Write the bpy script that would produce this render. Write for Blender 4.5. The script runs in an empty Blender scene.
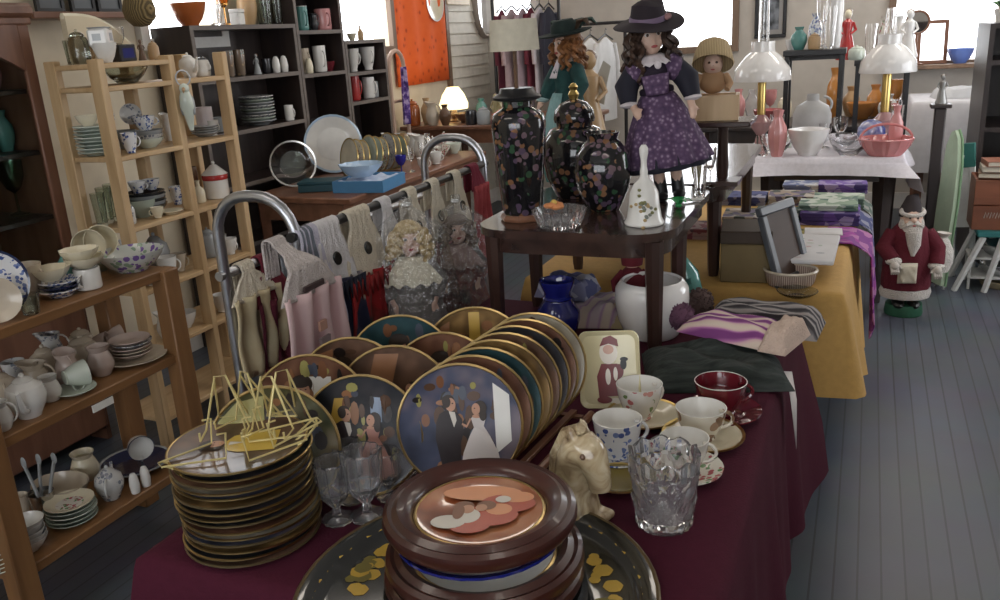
import bpy, bmesh, math, random
import numpy as np
from mathutils import Matrix, Vector
random.seed(7)
SC = bpy.context.scene
COL = SC.collection
PI = math.pi
# ---------------------------------------------------------------- camera solve
F, H = 851.5, 1.42
_d = np.array([165, 2750, 851.5]); _d /= np.linalg.norm(_d)
_y = np.array([372, -286, 851.5]); _y -= _d * (_y @ _d); _y /= np.linalg.norm(_y)
_x = np.cross(_d, _y)
if _x[0] < 0: _x = -_x
def ray(u, v):
    r = np.array([u - 500, v - 300, F]); return np.array([r @ _x, r @ _y, -(r @ _d)])
def P(u, v, z):
    r = ray(u, v); p = r * ((z - H) / r[2]); return (p[0], p[1], p[2] + H)
def PX(u, v, X):
    r = ray(u, v); p = r * (X / r[0]); return (p[0], p[1], p[2] + H)
def PY(u, v, Y):
    r = ray(u, v); p = r * (Y / r[1]); return (p[0], p[1], p[2] + H)
def mpp(p):
    c = p[0] * _x + p[1] * _y - (p[2] - H) * _d
    return c[2] / F
cam = bpy.data.cameras.new('camera'); cam.sensor_width = 36; cam.lens = F * 36 / 1000; cam.clip_start = .02
co = bpy.data.objects.new('camera', cam); COL.objects.link(co)
R = Matrix(((_x[0], -_x[1], -_x[2]), (_y[0], -_y[1], -_y[2]), (-_d[0], _d[1], _d[2])))
co.matrix_world = Matrix.Translation((0, 0, H)) @ R.to_4x4()
SC.camera = co
# ---------------------------------------------------------------- materials
MC = {}
def mat(key, col=(.8, .8, .8), rough=.5, metal=0, trans=0, ior=1.45, emit=None, es=1, bump=0, bscale=60, sheen=0, coat=0, alpha=1, spec=None):
    if key in MC: return MC[key]
    m = bpy.data.materials.new(key); m.use_nodes = True
    n = m.node_tree.nodes; l = m.node_tree.links; b = n['Principled BSDF']
    b.inputs['Base Color'].default_value = (*col, 1); b.inputs['Roughness'].default_value = rough
    b.inputs['Metallic'].default_value = metal; b.inputs['Transmission Weight'].default_value = trans
    b.inputs['IOR'].default_value = ior; b.inputs['Coat Weight'].default_value = coat
    b.inputs['Alpha'].default_value = alpha
    if spec is not None: b.inputs['Specular IOR Level'].default_value = spec
    if emit: b.inputs['Emission Color'].default_value = (*emit, 1); b.inputs['Emission Strength'].default_value = es
    tc = n.new('ShaderNodeTexCoord')
    nz = n.new('ShaderNodeTexNoise'); nz.inputs['Scale'].default_value = bscale; nz.inputs['Detail'].default_value = 3
    l.new(tc.outputs['Object'], nz.inputs['Vector'])
    if bump:
        bp = n.new('ShaderNodeBump'); bp.inputs['Strength'].default_value = bump; bp.inputs['Distance'].default_value = .01
        l.new(nz.outputs['Fac'], bp.inputs['Height']); l.new(bp.outputs['Normal'], b.inputs['Normal'])
    if not trans and not emit and alpha == 1:      # a little tonal wear so no surface is dead flat
        mx = n.new('ShaderNodeMix'); mx.data_type = 'RGBA'
        n2 = n.new('ShaderNodeTexNoise'); n2.inputs['Scale'].default_value = bscale * .3; l.new(tc.outputs['Object'], n2.inputs['Vector'])
        l.new(n2.outputs['Fac'], mx.inputs[0])
        mx.inputs[6].default_value = (*[c * .86 for c in col], 1); mx.inputs[7].default_value = (*[min(1, c * 1.14) for c in col], 1)
        l.new(mx.outputs[2], b.inputs['Base Color'])
    MC[key] = m; return m
def ramp_mat(key, kind, stops, scale=8, rough=.6, stretch=(1, 1, 1), dist=0, bump=0, detail=3, coat=0, rot=(0, 0, 0), interp='LINEAR', world=False, metal=0):
    """procedural texture (noise / wave / voronoi) through a colour ramp"""
    if key in MC: return MC[key]
    m = bpy.data.materials.new(key); m.use_nodes = True
    n = m.node_tree.nodes; l = m.node_tree.links; b = n['Principled BSDF']
    tc = n.new('ShaderNodeTexCoord'); mp = n.new('ShaderNodeMapping')
    mp.inputs['Scale'].default_value = stretch; mp.inputs['Rotation'].default_value = rot
    l.new(tc.outputs['Object'], mp.inputs['Vector'])
    if kind == 'noise':
        t = n.new('ShaderNodeTexNoise'); t.inputs['Scale'].default_value = scale; t.inputs['Detail'].default_value = detail; t.inputs['Distortion'].default_value = dist; out = t.outputs['Fac']
    elif kind == 'wave':
        t = n.new('ShaderNodeTexWave'); t.inputs['Scale'].default_value = scale; t.inputs['Distortion'].default_value = dist; t.inputs['Detail'].default_value = detail; out = t.outputs['Fac']
    else:
        t = n.new('ShaderNodeTexVoronoi'); t.inputs['Scale'].default_value = scale; out = t.outputs['Color' if kind == 'cells' else 'Distance']
    l.new(mp.outputs['Vector'], t.inputs['Vector'])
    r = n.new('ShaderNodeValToRGB'); e = r.color_ramp.elements; r.color_ramp.interpolation = interp
    if kind == 'cells':
        sp = n.new('ShaderNodeSeparateColor'); l.new(out, sp.inputs[0]); out = sp.outputs[0]
    while len(e) < len(stops): e.new(.5)
    for i, (p, c) in enumerate(stops): e[i].position = p; e[i].color = (*c, 1)
    l.new(out, r.inputs['Fac']); l.new(r.outputs['Color'], b.inputs['Base Color'])
    b.inputs['Roughness'].default_value = rough; b.inputs['Coat Weight'].default_value = coat; b.inputs['Metallic'].default_value = metal
    if bump:
        bp = n.new('ShaderNodeBump'); bp.inputs['Strength'].default_value = bump; bp.inputs['Distance'].default_value = .01
        l.new(out, bp.inputs['Height']); l.new(bp.outputs['Normal'], b.inputs['Normal'])
    MC[key] = m; return m
def wood(key, c1, c2, axis='Z', rough=.45, scale=5, coat=0):
    st = {'X': (.12, 1, 1), 'Y': (1, .12, 1), 'Z': (1, 1, .12)}[axis]
    return ramp_mat(key, 'noise', [(.3, c1), (.5, tuple((a + b) / 2 for a, b in zip(c1, c2))), (.72, c2)], scale=scale * 4, rough=rough, stretch=st, dist=.6, bump=.05, detail=6, coat=coat)
def spots(key, base, *acc, scale=45, thr=.3, rough=.2, coat=.3):
    """glazed china with small printed sprigs: voronoi dabs gated by a broad noise"""
    if key in MC: return MC[key]
    m = bpy.data.materials.new(key); m.use_nodes = True
    n = m.node_tree.nodes; l = m.node_tree.links; b = n['Principled BSDF']
    tc = n.new('ShaderNodeTexCoord'); v = n.new('ShaderNodeTexVoronoi'); v.inputs['Scale'].default_value = scale
    nz = n.new('ShaderNodeTexNoise'); nz.inputs['Scale'].default_value = scale * .35; nz.inputs['Detail'].default_value = 2
    l.new(tc.outputs['Object'], v.inputs['Vector']); l.new(tc.outputs['Object'], nz.inputs['Vector'])
    g = n.new('ShaderNodeMath'); g.operation = 'GREATER_THAN'; g.inputs[1].default_value = 1 - thr - .12; l.new(nz.outputs['Fac'], g.inputs[0])
    s = n.new('ShaderNodeMath'); s.operation = 'LESS_THAN'; s.inputs[1].default_value = .5; l.new(v.outputs['Distance'], s.inputs[0])
    mu = n.new('ShaderNodeMath'); mu.operation = 'MULTIPLY'; l.new(g.outputs[0], mu.inputs[0]); l.new(s.outputs[0], mu.inputs[1])
    sp = n.new('ShaderNodeSeparateColor'); l.new(v.outputs['Color'], sp.inputs[0])
    r = n.new('ShaderNodeValToRGB'); r.color_ramp.interpolation = 'CONSTANT'; e = r.color_ramp.elements
    while len(e) < len(acc): e.new(.5)
    if len(acc) == 1: e[0].color = e[1].color = (*acc[0], 1)
    else:
        for i, c in enumerate(acc): e[i].position = i / len(acc); e[i].color = (*c, 1)
    l.new(sp.outputs[0], r.inputs['Fac'])
    mx = n.new('ShaderNodeMix'); mx.data_type = 'RGBA'; mx.inputs[6].default_value = (*base, 1)
    l.new(mu.outputs[0], mx.inputs[0]); l.new(r.outputs['Color'], mx.inputs[7]); l.new(mx.outputs[2], b.inputs['Base Color'])
    b.inputs['Roughness'].default_value = rough; b.inputs['Coat Weight'].default_value = coat
    MC[key] = m; return m
def glass(key, col=(1, 1, 1), rough=.02, ior=1.45): return mat(key, col, rough, trans=1, ior=ior)
def metal(key, col, rough=.3): return mat(key, col, rough, metal=1)
# ---------------------------------------------------------------- geometry collector
class G:
    def __init__(s): s.v = []; s.f = []; s.m = []
    def add(s, V, Fc, m=0, M=None):
        b = len(s.v)
        for p in V:
            p = Vector(p)
            s.v.append(tuple(M @ p) if M is not None else tuple(p))
        for f in Fc: s.f.append([b + i for i in f]); s.m.append(m)
        return s
    def lathe(s, prof, m=0, n=22, at=(0, 0, 0), sx=1, sy=1, M=None, flute=0, nf=0, bands=None):
        V = []; Fc = []; idx = []; mm = []
        for r, z in prof:
            if r < 1e-6: idx.append([len(V)]); V.append((at[0], at[1], at[2] + z)); continue
            row = []
            for k in range(n):
                a = 2 * PI * k / n; rr = r * (1 + flute * math.cos(nf * a)) if nf else r
                row.append(len(V)); V.append((at[0] + rr * math.cos(a) * sx, at[1] + rr * math.sin(a) * sy, at[2] + z))
            idx.append(row)
        for i in range(len(idx) - 1):
            A, B = idx[i], idx[i + 1]; mi = bands[i] if bands else m
            for k in range(n):
                k2 = (k + 1) % n
                if len(A) == 1 and len(B) == 1: continue
                if len(A) == 1: f = (A[0], B[k2], B[k])
                elif len(B) == 1: f = (A[k], A[k2], B[0])
                else: f = (A[k], A[k2], B[k2], B[k])
                Fc.append(f); mm.append(mi)
        b = len(s.f); s.add(V, Fc, m, M); s.m[b:] = mm
        return s
    def box(s, x0, x1, y0, y1, z0, z1, m=0, b=0, M=None):
        if b <= 0:
            V = [(x, y, z) for x in (x0, x1) for y in (y0, y1) for z in (z0, z1)]
            return s.add(V, [(0, 1, 3, 2), (4, 6, 7, 5), (0, 4, 5, 1), (2, 3, 7, 6), (0, 2, 6, 4), (1, 5, 7, 3)], m, M)
        bm = bmesh.new()
        bm_v = []
        for x, sx in ((x0, 1), (x1, -1)):
            for y, sy in ((y0, 1), (y1, -1)):
                for z, sz in ((z0, 1), (z1, -1)):
                    bm.verts.new((x + b * sx, y + b * sy, z)); bm.verts.new((x + b * sx, y, z + b * sz)); bm.verts.new((x, y + b * sy, z + b * sz))
        bmesh.ops.convex_hull(bm, input=bm.verts)
        bmesh.ops.dissolve_limit(bm, angle_limit=.01, verts=bm.verts, edges=bm.edges)
        bm.verts.index_update()
        s.add([v.co for v in bm.verts], [[v.index for v in f.verts] for f in bm.faces], m, M); bm.free(); return s
    def tube(s, pts, r, m=0, n=8, closed=False, M=None, cap=True, flat=1):
        pts = [Vector(p) for p in pts]; N = len(pts); V = []; Fc = []
        rs = r if isinstance(r, (list, tuple)) else [r] * N
        up = None
        for i, p in enumerate(pts):
            if closed: t = pts[(i + 1) % N] - pts[i - 1]
            else: t = pts[min(i + 1, N - 1)] - pts[max(i - 1, 0)]
            t.normalize()
            if up is None:
                up = Vector((0, 0, 1)) if abs(t.z) < .9 else Vector((1, 0, 0))
            a = t.cross(up)
            if a.length < 1e-4: a = t.cross(Vector((.3, .8, .1)))
            a.normalize(); b2 = a.cross(t).normalized(); up = b2
            for k in range(n):
                th = 2 * PI * k / n
                V.append(p + a * (math.cos(th) * rs[i]) + b2 * (math.sin(th) * rs[i] * flat))
        for i in range(N if closed else N - 1):
            j = (i + 1) % N
            for k in range(n):
                k2 = (k + 1) % n
                Fc.append((i * n + k, i * n + k2, j * n + k2, j * n + k))
        if cap and not closed:
            Fc.append(tuple(range(n))[::-1]); Fc.append(tuple((N - 1) * n + k for k in range(n)))
        return s.add(V, Fc, m, M)
    def ball(s, c, r, m=0, n=16, M=None):
        rx, ry, rz = (r, r, r) if not isinstance(r, (tuple, list)) else r
        h = max(6, n // 2); prof = [(math.sin(PI * i / h), -math.cos(PI * i / h)) for i in range(h + 1)]
        T = Matrix.Translation(c) @ Matrix.Diagonal((rx, ry, rz, 1))
        if M is not None: T = M @ T
        return s.lathe([(max(0, a), b) for a, b in prof], m, n, M=T)
    def prism(s, out, y0, y1, m=0, M=None):
        """outline in XZ, extruded along Y"""
        n = len(out); V = [(x, y0, z) for x, z in out] + [(x, y1, z) for x, z in out]
        Fc = [tuple(range(n)), tuple(range(2 * n - 1, n - 1, -1))] + [(i, i + n, (i + 1) % n + n, (i + 1) % n) for i in range(n)]
        return s.add(V, Fc, m, M)
    def grid(s, fn, nu, nv, m=0, M=None, closed_u=False):
        V = [fn(i / (nu - (0 if closed_u else 1)), j / (nv - 1)) for j in range(nv) for i in range(nu)]
        Fc = [(j * nu + i, j * nu + (i + 1) % nu, (j + 1) * nu + (i + 1) % nu, (j + 1) * nu + i) for j in range(nv - 1) for i in range(nu if closed_u else nu - 1)]
        return s.add(V, Fc, m, M)
def rot(ax, a): return Matrix.Rotation(a, 4, ax)
def tr(x, y, z): return Matrix.Translation((x, y, z))
def build(name, g, mats, parent=None, smooth=True, ang=.7, loc=None, solid=0, sub=0, remesh=0):
    me = bpy.data.meshes.new(name)
    me.from_pydata(g.v, [], g.f)
    mats = mats if isinstance(mats, (list, tuple)) else [mats]
    for m in mats: me.materials.append(m)
    me.polygons.foreach_set('material_index', g.m)
    me.validate()
    bm = bmesh.new(); bm.from_mesh(me); bmesh.ops.remove_doubles(bm, verts=bm.verts, dist=1e-6)
    bmesh.ops.recalc_face_normals(bm, faces=bm.faces); bm.to_mesh(me); bm.free()
    if smooth:
        me.polygons.foreach_set('use_smooth', [True] * len(me.polygons)); me.set_sharp_from_angle(angle=ang)
    o = bpy.data.objects.new(name, me); COL.objects.link(o)
    if parent: o.parent = parent
    if loc: o.location = loc
    if solid: md = o.modifiers.new('solid', 'SOLIDIFY'); md.thickness = solid; md.offset = 0
    if remesh: md = o.modifiers.new('remesh', 'REMESH'); md.mode = 'VOXEL'; md.voxel_size = remesh; md.use_smooth_shade = True; ms = o.modifiers.new('smooth', 'SMOOTH'); ms.iterations = 4
    if sub: md = o.modifiers.new('sub', 'SUBSURF'); md.levels = sub; md.render_levels = sub
    return o
def tag(o, label, cat, group=None, kind=None):
    o['label'] = label; o['category'] = cat
    if group: o['group'] = group
    if kind: o['kind'] = kind
    return o
def thing(name, label, cat, loc=(0, 0, 0), rz=0, group=None, rx=0, ry=0):
    o = bpy.data.objects.new(name, None); COL.objects.link(o); o.empty_display_size = .02
    o.location = loc; o.rotation_euler = (rx, ry, rz)
    return tag(o, label, cat, group)
def solo(name, label, cat, g, mats, loc=(0, 0, 0), rz=0, group=None, rx=0, ry=0, **k):
    o = build(name, g, mats, **k); o.location = loc; o.rotation_euler = (rx, ry, rz)
    return tag(o, label, cat, group)
def struct(name, g, mats, **k):
    o = build(name, g, mats, smooth=False, **k); o['kind'] = 'structure'; return o
def dup(root, loc, rz=None, label=None):
    r = root.copy(); COL.objects.link(r); r.location = loc
    if rz is not None: r.rotation_euler.z = rz
    if label: r['label'] = label
    for ch in list(root.children):
        c = ch.copy(); COL.objects.link(c); c.parent = r
        for g in list(ch.children):
            d = g.copy(); COL.objects.link(d); d.parent = c
    return r
# ---------------------------------------------------------------- palette
W = {
 'maple': wood('maple_wood', (.42, .27, .13), (.62, .44, .25), 'Z'),
 'mapleY': wood('maple_wood_along', (.42, .27, .13), (.62, .44, .25), 'Y'),
 'oak': wood('brown_oak', (.16, .075, .028), (.28, .14, .055), 'Z'),
 'oakY': wood('brown_oak_along', (.16, .075, .028), (.28, .14, .055), 'Y'),
 'dark': wood('dark_walnut', (.018, .012, .012), (.04, .026, .022), 'Z', rough=.4),
 'darkedge': wood('worn_walnut_edge', (.10, .08, .07), (.16, .13, .11), 'Y', rough=.5),
 'hutch': wood('reddish_oak', (.13, .055, .032), (.21, .10, .06), 'Z'),
 'mahog': wood('dark_mahogany', (.028, .014, .011), (.055, .028, .022), 'Y', rough=.22, coat=.4),
 'mahogZ': wood('dark_mahogany_leg', (.028, .014, .011), (.055, .028, .022), 'Z', rough=.3, coat=.3),
 'redwood': wood('red_brown_table', (.15, .065, .035), (.24, .11, .065), 'Y', rough=.35),
 'pale': wood('pale_pine', (.62, .50, .34), (.74, .62, .45), 'Z'),
}
black = mat('black_paint', (.012, .012, .014), .35)
chrome = metal('brushed_steel', (.42, .43, .46), .32)
iron = mat('dark_rail', (.02, .02, .022), .35)
# ---------------------------------------------------------------- room
def wall(name, axis, pos, th, u0, u1, z1, holes, m):
    """wall slab with rectangular openings; axis 'x' = plane of constant X"""
    us = sorted({u0, u1, *[h[0] for h in holes], *[h[1] for h in holes]}); zs = sorted({0, z1, *[h[2] for h in holes], *[h[3] for h in holes]})
    g = G()
    for a, b in zip(us, us[1:]):
        for c, d in zip(zs, zs[1:]):
            um, zm = (a + b) / 2, (c + d) / 2
            if any(h[0] < um < h[1] and h[2] < zm < h[3] for h in holes): continue
            if axis == 'x': g.box(pos, pos + th, a, b, c, d)
            else: g.box(a, b, pos, pos + th, c, d)
    return struct(name, g, m)
WORLD = 6.0
# painted plank floor
def floor_mat():
    m = bpy.data.materials.new('grey_painted_planks'); m.use_nodes = True
    n = m.node_tree.nodes; l = m.node_tree.links; b = n['Principled BSDF']
    tc = n.new('ShaderNodeTexCoord'); mp = n.new('ShaderNodeMapping'); mp.inputs['Rotation'].default_value = (0, 0, PI / 2)
    br = n.new('ShaderNodeTexBrick'); br.inputs['Scale'].default_value = 1; br.inputs['Brick Width'].default_value = 9.5; br.inputs['Row Height'].default_value = .058
    br.inputs['Mortar Size'].default_value = .003; br.inputs['Color1'].default_value = (.086, .100, .126, 1); br.inputs['Color2'].default_value = (.102, .117, .145, 1); br.inputs['Mortar'].default_value = (.05, .055, .065, 1)
    nz = n.new('ShaderNodeTexNoise'); nz.inputs['Scale'].default_value = 3; nz.inputs['Detail'].default_value = 5
    mx = n.new('ShaderNodeMix'); mx.data_type = 'RGBA'; mx.blend_type = 'MULTIPLY'; mx.inputs[0].default_value = .5
    l.new(tc.outputs['Object'], mp.inputs[0]); l.new(mp.outputs[0], br.inputs['Vector']); l.new(tc.outputs['Object'], nz.inputs['Vector'])
    l.new(br.outputs['Color'], mx.inputs[6]); l.new(nz.outputs['Color'], mx.inputs[7]); l.new(mx.outputs[2], b.inputs['Base Color'])
    b.inputs['Roughness'].default_value = .42; return m
XL, YF, XR, YB, ZC = -3.05, 7.05, 2.4, -2.6, 2.75
struct('floor', G().box(XL - .1, XR + .1, YB, YF + .1, -.06, 0), floor_mat())
struct('ceiling', G().box(XL - .1, XR + .1, YB, YF + .1, ZC, ZC + .06), mat('ceiling_white', (.72, .70, .66), .8))
plaster = mat('cream_plaster', (.70, .62, .48), .8, bump=.05, bscale=30)
greige = mat('grey_beige_plaster', (.52, .48, .43), .8, bump=.05, bscale=30)
WIN = {1: ('x', 3.13, 3.62, 1.5, 2.4), 2: ('x', 4.72, 5.36, 1.40, 2.4), 3: ('y', -2.98, -2.62, 1.5, 2.4), 4: ('y', -1.62, -.985, 1.255, 2.4), 5: ('y', .16, .80, 1.075, 2.4), 6: ('r', 3.3, 5.6, .9, 2.3), 7: ('b', -2.2, 1.6, 1.0, 2.3)}  # right and back wall windows are unseen, added to bring in daylight fill
wall('wall_left', 'x', XL - .12, .12, YB, YF + .12, ZC, [w[1:] for w in WIN.values() if w[0] == 'x'], plaster)
wall('wall_far', 'y', YF, .12, XL, XR, ZC, [w[1:] for w in WIN.values() if w[0] == 'y'], greige)
wall('wall_back', 'y', YB - .12, .12, XL, XR, ZC, [w[1:] for w in WIN.values() if w[0] == 'b'], greige)
wall('wall_right', 'x', XR, .12, YB, YF + .12, ZC, [w[1:] for w in WIN.values() if w[0] == 'r'], greige)
brownframe = wood('brown_window_frame', (.16, .10, .065), (.24, .155, .10), 'Z')
whiteframe = mat('white_window_frame', (.75, .73, .70), .5)
pane_m = bpy.data.materials.new('window_glass'); pane_m.use_nodes = True
_n = pane_m.node_tree.nodes; _l = pane_m.node_tree.links; _n.remove(_n['Principled BSDF'])
_t = _n.new('ShaderNodeBsdfTransparent'); _g = _n.new('ShaderNodeBsdfGlossy'); _g.inputs['Roughness'].default_value = .02; _mx = _n.new('ShaderNodeMixShader'); _mx.inputs[0].default_value = .06
_l.new(_t.outputs[0], _mx.inputs[1]); _l.new(_g.outputs[0], _mx.inputs[2]); _l.new(_mx.outputs[0], _n['Material Output'].inputs[0])
def area(name, loc, rotn, sx, sy, power, col=(1, 1, 1)):
    L = bpy.data.lights.new(name, 'AREA'); L.shape = 'RECTANGLE'; L.size = sx; L.size_y = sy; L.energy = power; L.color = col
    o = bpy.data.objects.new(name, L); COL.objects.link(o); o.location = loc; o.rotation_euler = rotn; return o
for k, (ax, a, b, c, d) in WIN.items():
    g = G(); t = .05; e = .035
    fm = whiteframe if k in (1, 3) else brownframe
    if ax == 'b':
        for x0, x1, z0, z1 in ((a - t, a, c - t, d + t), (b, b + t, c - t, d + t), (a, b, c - t, c), (a, b, d, d + t)): g.box(x0, x1, YB, YB + e, z0, z1)
        for q in (1, 2): g.box(a + (b - a) * q / 3 - .02, a + (b - a) * q / 3 + .02, YB - .07, YB - .04, c, d)
        pane = G().box(a, b, YB - .056, YB - .05, c, d); lo, wd = ((a + b) / 2, YB - .13, (c + d) / 2), b - a
    elif ax == 'y':
        for x0, x1, z0, z1 in ((a - t, a, c - t, d + t), (b, b + t, c - t, d + t), (a, b, c - t, c), (a, b, d, d + t)): g.box(x0, x1, YF - e, YF, z0, z1)
        g.box(a, b, YF + .04, YF + .07, (c + d) / 2 + .12, (c + d) / 2 + .15)
        pane = G().box(a, b, YF + .05, YF + .056, c, d)
        lo, ro, wd = ((a + b) / 2, YF + .13, (c + d) / 2), (PI / 2, 0, PI), b - a
        ro = (-PI / 2, 0, 0)
    else:
        X = XL if ax == 'x' else XR; s = 1 if ax == 'x' else -1
        for y0, y1, z0, z1 in ((a - t, a, c - t, d + t), (b, b + t, c - t, d + t), (a, b, c - t, c), (a, b, d, d + t)): g.box(min(X, X + s * e), max(X, X + s * e), y0, y1, z0, z1)
        g.box(X - s * .07 if s > 0 else X + .04, X - s * .04 if s > 0 else X + .07, a, b, (c + d) / 2 + .12, (c + d) / 2 + .15)
        pane = G().box(min(X - s * .05, X - s * .056), max(X - s * .05, X - s * .056), a, b, c, d)
        lo, wd = (X - s * .13, (a + b) / 2, (c + d) / 2), b - a
        ro = (0, s * -PI / 2, 0)
    f = struct('window_%d' % k, g, fm); p = build('pane', pane, pane_m, f, smooth=False)
    A = (wd * (d - c))
    if ax == 'r': o_ = area('window_portal', lo, ro, d - c, wd, 1)
    elif ax == 'x': o_ = area('window_portal', lo, ro, d - c, wd, 1)
    elif ax == 'b': o_ = area('window_portal', lo, (PI / 2, 0, 0), wd, d - c, 1)
    else: o_ = area('window_portal', lo, ro, wd, d - c, 1)
    o_.data.cycles.is_portal = True
# clapboard stretch of the left wall past the orange panel, and a window sill shelf on the far wall
g = G()
for i in range(19): g.add([(XL, 6.27, .1 + i * .085), (XL + .016, 6.27, .1 + i * .085), (XL + .006, 6.27, .183 + i * .085), (XL, 6.27, .183 + i * .085), (XL, 7.04, .1 + i * .085), (XL + .016, 7.04, .1 + i * .085), (XL + .006, 7.04, .183 + i * .085), (XL, 7.04, .183 + i * .085)], [(0, 1, 2, 3), (7, 6, 5, 4), (1, 5, 6, 2), (0, 4, 5, 1), (2, 6, 7, 3)])
struct('trim_1', g, mat('clapboard_white', (.66, .63, .55), .6))
struct('trim_2', G().box(.08, .95, YF - .16, YF, 1.025, 1.055, b=.004), brownframe)
struct('baseboard_left', G().box(XL, XL + .02, YB, YF, 0, .12), whiteframe)
struct('baseboard_far', G().box(XL, XR, YF - .02, YF, 0, .12), whiteframe)
for x, y, pw in ((-1.6, .4, 5), (.6, .4, 5), (-1.6, 3.2, 6), (.6, 3.2, 7), (-1.2, 5.4, 9), (.6, 5.4, 19)):  # overhead lamps added out of view to brighten the room
    o = build('added_fill_housing', G().box(-.62, .62, -.16, .16, ZC - .05, ZC, b=.01), mat('fill_housing_white', (.8, .8, .8), .5)); o.location = (x, y, 0)
    tag(o, 'added white fill light housing out of view above the shop floor', 'ceiling light', 'added fill lights')
    area('added_fill_light', (x, y, ZC - .06), (0, 0, 0), 1.2, .28, pw, (1, .90, .78))
wd = bpy.data.worlds.new('sky'); SC.world = wd; wd.use_nodes = True
wd.node_tree.nodes['Background'].inputs[0].default_value = (.93, .96, 1, 1); wd.node_tree.nodes['Background'].inputs[1].default_value = WORLD
SC.view_settings.view_transform = 'Standard'; SC.view_settings.look = 'None'; SC.view_settings.gamma = 1; SC.view_settings.use_curve_mapping = False
SC.view_settings.exposure = 0
# ---------------------------------------------------------------- furniture
# low open shelf at the left
TS, MS, BS = .825, .565, .215
t = thing('display_shelf', 'brown wooden open three-tier shelf of white china at left front', 'shelf', (-2.0, 1.53, 0))
def L(g, o): # world coordinates -> local of thing o
    lx, ly, lz = o.location; g.v = [(x - lx, y - ly, z - lz) for x, y, z in g.v]; return g
for x0 in (-1.905, -2.16):
    for y0 in (1.175, 1.815): build('post', L(G().box(x0, x0 + .055, y0, y0 + .06, 0, .824, b=.004), t), W['oak'], t)
for z in (TS, MS, BS): build('shelf', L(G().box(-2.15, -1.865, 1.19, 1.865, z - .028, z, b=.003), t), W['oakY'], t)
build('price_card', L(G().box(-1.868, -1.864, 1.50, 1.57, .515, .535), t), mat('card_white', (.75, .74, .7), .7), t)['label'] = 'white price card hanging under the middle shelf'
# tall pale slatted bookcase
LZ = {'top': 1.41, 'top2': 1.335, 'up': 1.10, 'mid': .85, 'low': .615, 'base': .39, 'foot': .12}
t = thing('open_bookcase', 'tall pale maple open bookcase with square posts against left wall', 'bookcase', (-2.46, 2.45, 0))
for y0 in (2.185, 2.51, 2.80):
    for x0, m in ((-2.40, 'maple'), (-2.60, 'maple')): build('post', L(G().box(x0, x0 + .05, y0, y0 + .03, 0, 1.425, b=.003), t), W[m], t)
for nm, z, y0, y1 in (('top', 1.41, 2.19, 2.53), ('top2', 1.335, 2.19, 2.82), ('up', 1.10, 2.19, 2.82), ('mid', .85, 2.19, 2.82), ('low', .615, 2.19, 2.82), ('base', .39, 2.19, 2.82), ('foot', .12, 2.19, 2.82)):
    build('shelf', L(G().box(-2.595, -2.352, y0 + .002, y1, z - .018, z, b=.003), t), W['mapleY'], t)
# china cabinet, far left
t = thing('china_cabinet', 'reddish wood china cabinet with arched glass door at far left edge', 'cabinet', (-2.84, 1.72, 0))
g = G(); g.box(-3.03, -2.66, 1.22, 1.24, 0, 1.6); g.box(-3.03, -2.66, 2.14, 2.16, 0, 1.6); g.box(-3.03, -3.01, 1.24, 2.14, 0, 1.6); g.box(-3.01, -2.66, 1.24, 2.14, .60, .64)
build('carcass', L(g, t), W['hutch'], t, smooth=False)
g = G(); g.box(-3.05 + .005, -2.63, 1.19, 2.185, 1.575, 1.62, b=.012); g.box(-3.045, -2.64, 1.205, 2.17, 1.55, 1.575, b=.004)
build('crown_moulding', L(g, t), W['hutch'], t)
door = build('door', L(G().box(-2.66, -2.635, 2.105, 2.15, .66, 1.55, b=.004).box(-2.66, -2.635, 1.24, 1.36, .66, 1.55, b=.004).box(-2.66, -2.635, 1.36, 2.105, .66, .72), t), W['hutch'], t)
g = G(); out = [(1.36 - 0, 1.55)] + [(1.36 + .745 * i / 16, 1.40 + .09 * math.sin(PI * i / 16) + .02 * math.sin(3 * PI * i / 16)) for i in range(17)] + [(2.105, 1.55)]
g.prism(out, -2.66, -2.635); g.v = [(y, x, z) for x, y, z in g.v]
build('arched_rail', L(g, t), W['hutch'], door, smooth=False)
build('pane', L(G().box(-2.652, -2.648, 1.36, 2.105, .72, 1.46), t), glass('cabinet_glass', (.8, .88, .86), ior=1.1), door, smooth=False)
build('muntin', L(G().box(-2.648, -2.634, 1.672, 1.69, .72, 1.46), t), W['hutch'], door)
for z in (.9, 1.13, 1.34): build('shelf', L(G().box(-3.0, -2.68, 1.25, 2.13, z - .015, z), t), W['dark'], t, smooth=False)
build('lower_door', L(G().box(-2.66, -2.635, 1.24, 2.14, .06, .6, b=.01), t), W['hutch'], t)
t.location.y += .04
# dark bookcases along the left wall
def case(label, y0, y1, ztop, shelves, back=True, x0=-3.03, x1=-2.80):
    t = thing('dark_bookcase', label, 'bookcase', ((x0 + x1) / 2, (y0 + y1) / 2, 0))
    for y in (y0, y1 - .022): build('side_panel', L(G().box(x0, x1 - .004, y, y + .022, 0, ztop), t), W['dark'], t, smooth=False); build('edging', L(G().box(x1 - .004, x1, y, y + .022, 0, ztop), t), W['darkedge'], t, smooth=False)
    build('back_panel', L(G().box(x0, x0 + .01, y0 + .022, y1 - .022, 0, ztop), t), W['dark'], t, smooth=False)
    for z in shelves: s = build('shelf', L(G().box(x0 + .01, x1 - .004, y0 + .022, y1 - .022, z - .02, z), t), W['dark'], t, smooth=False); build('shelf_edging', L(G().box(x1 - .004, x1, y0 + .022, y1 - .022, z - .02, z), t), W['darkedge'], s, smooth=False)
    return t
case('wide near-black bookcase with glassware on top behind the maple bookcase', 3.15, 3.945, 1.545, (1.545, 1.305, 1.055, .80, .5, .1))
c2 = [PX(318, v, -2.80)[2] for v in (30, 73)]
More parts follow.
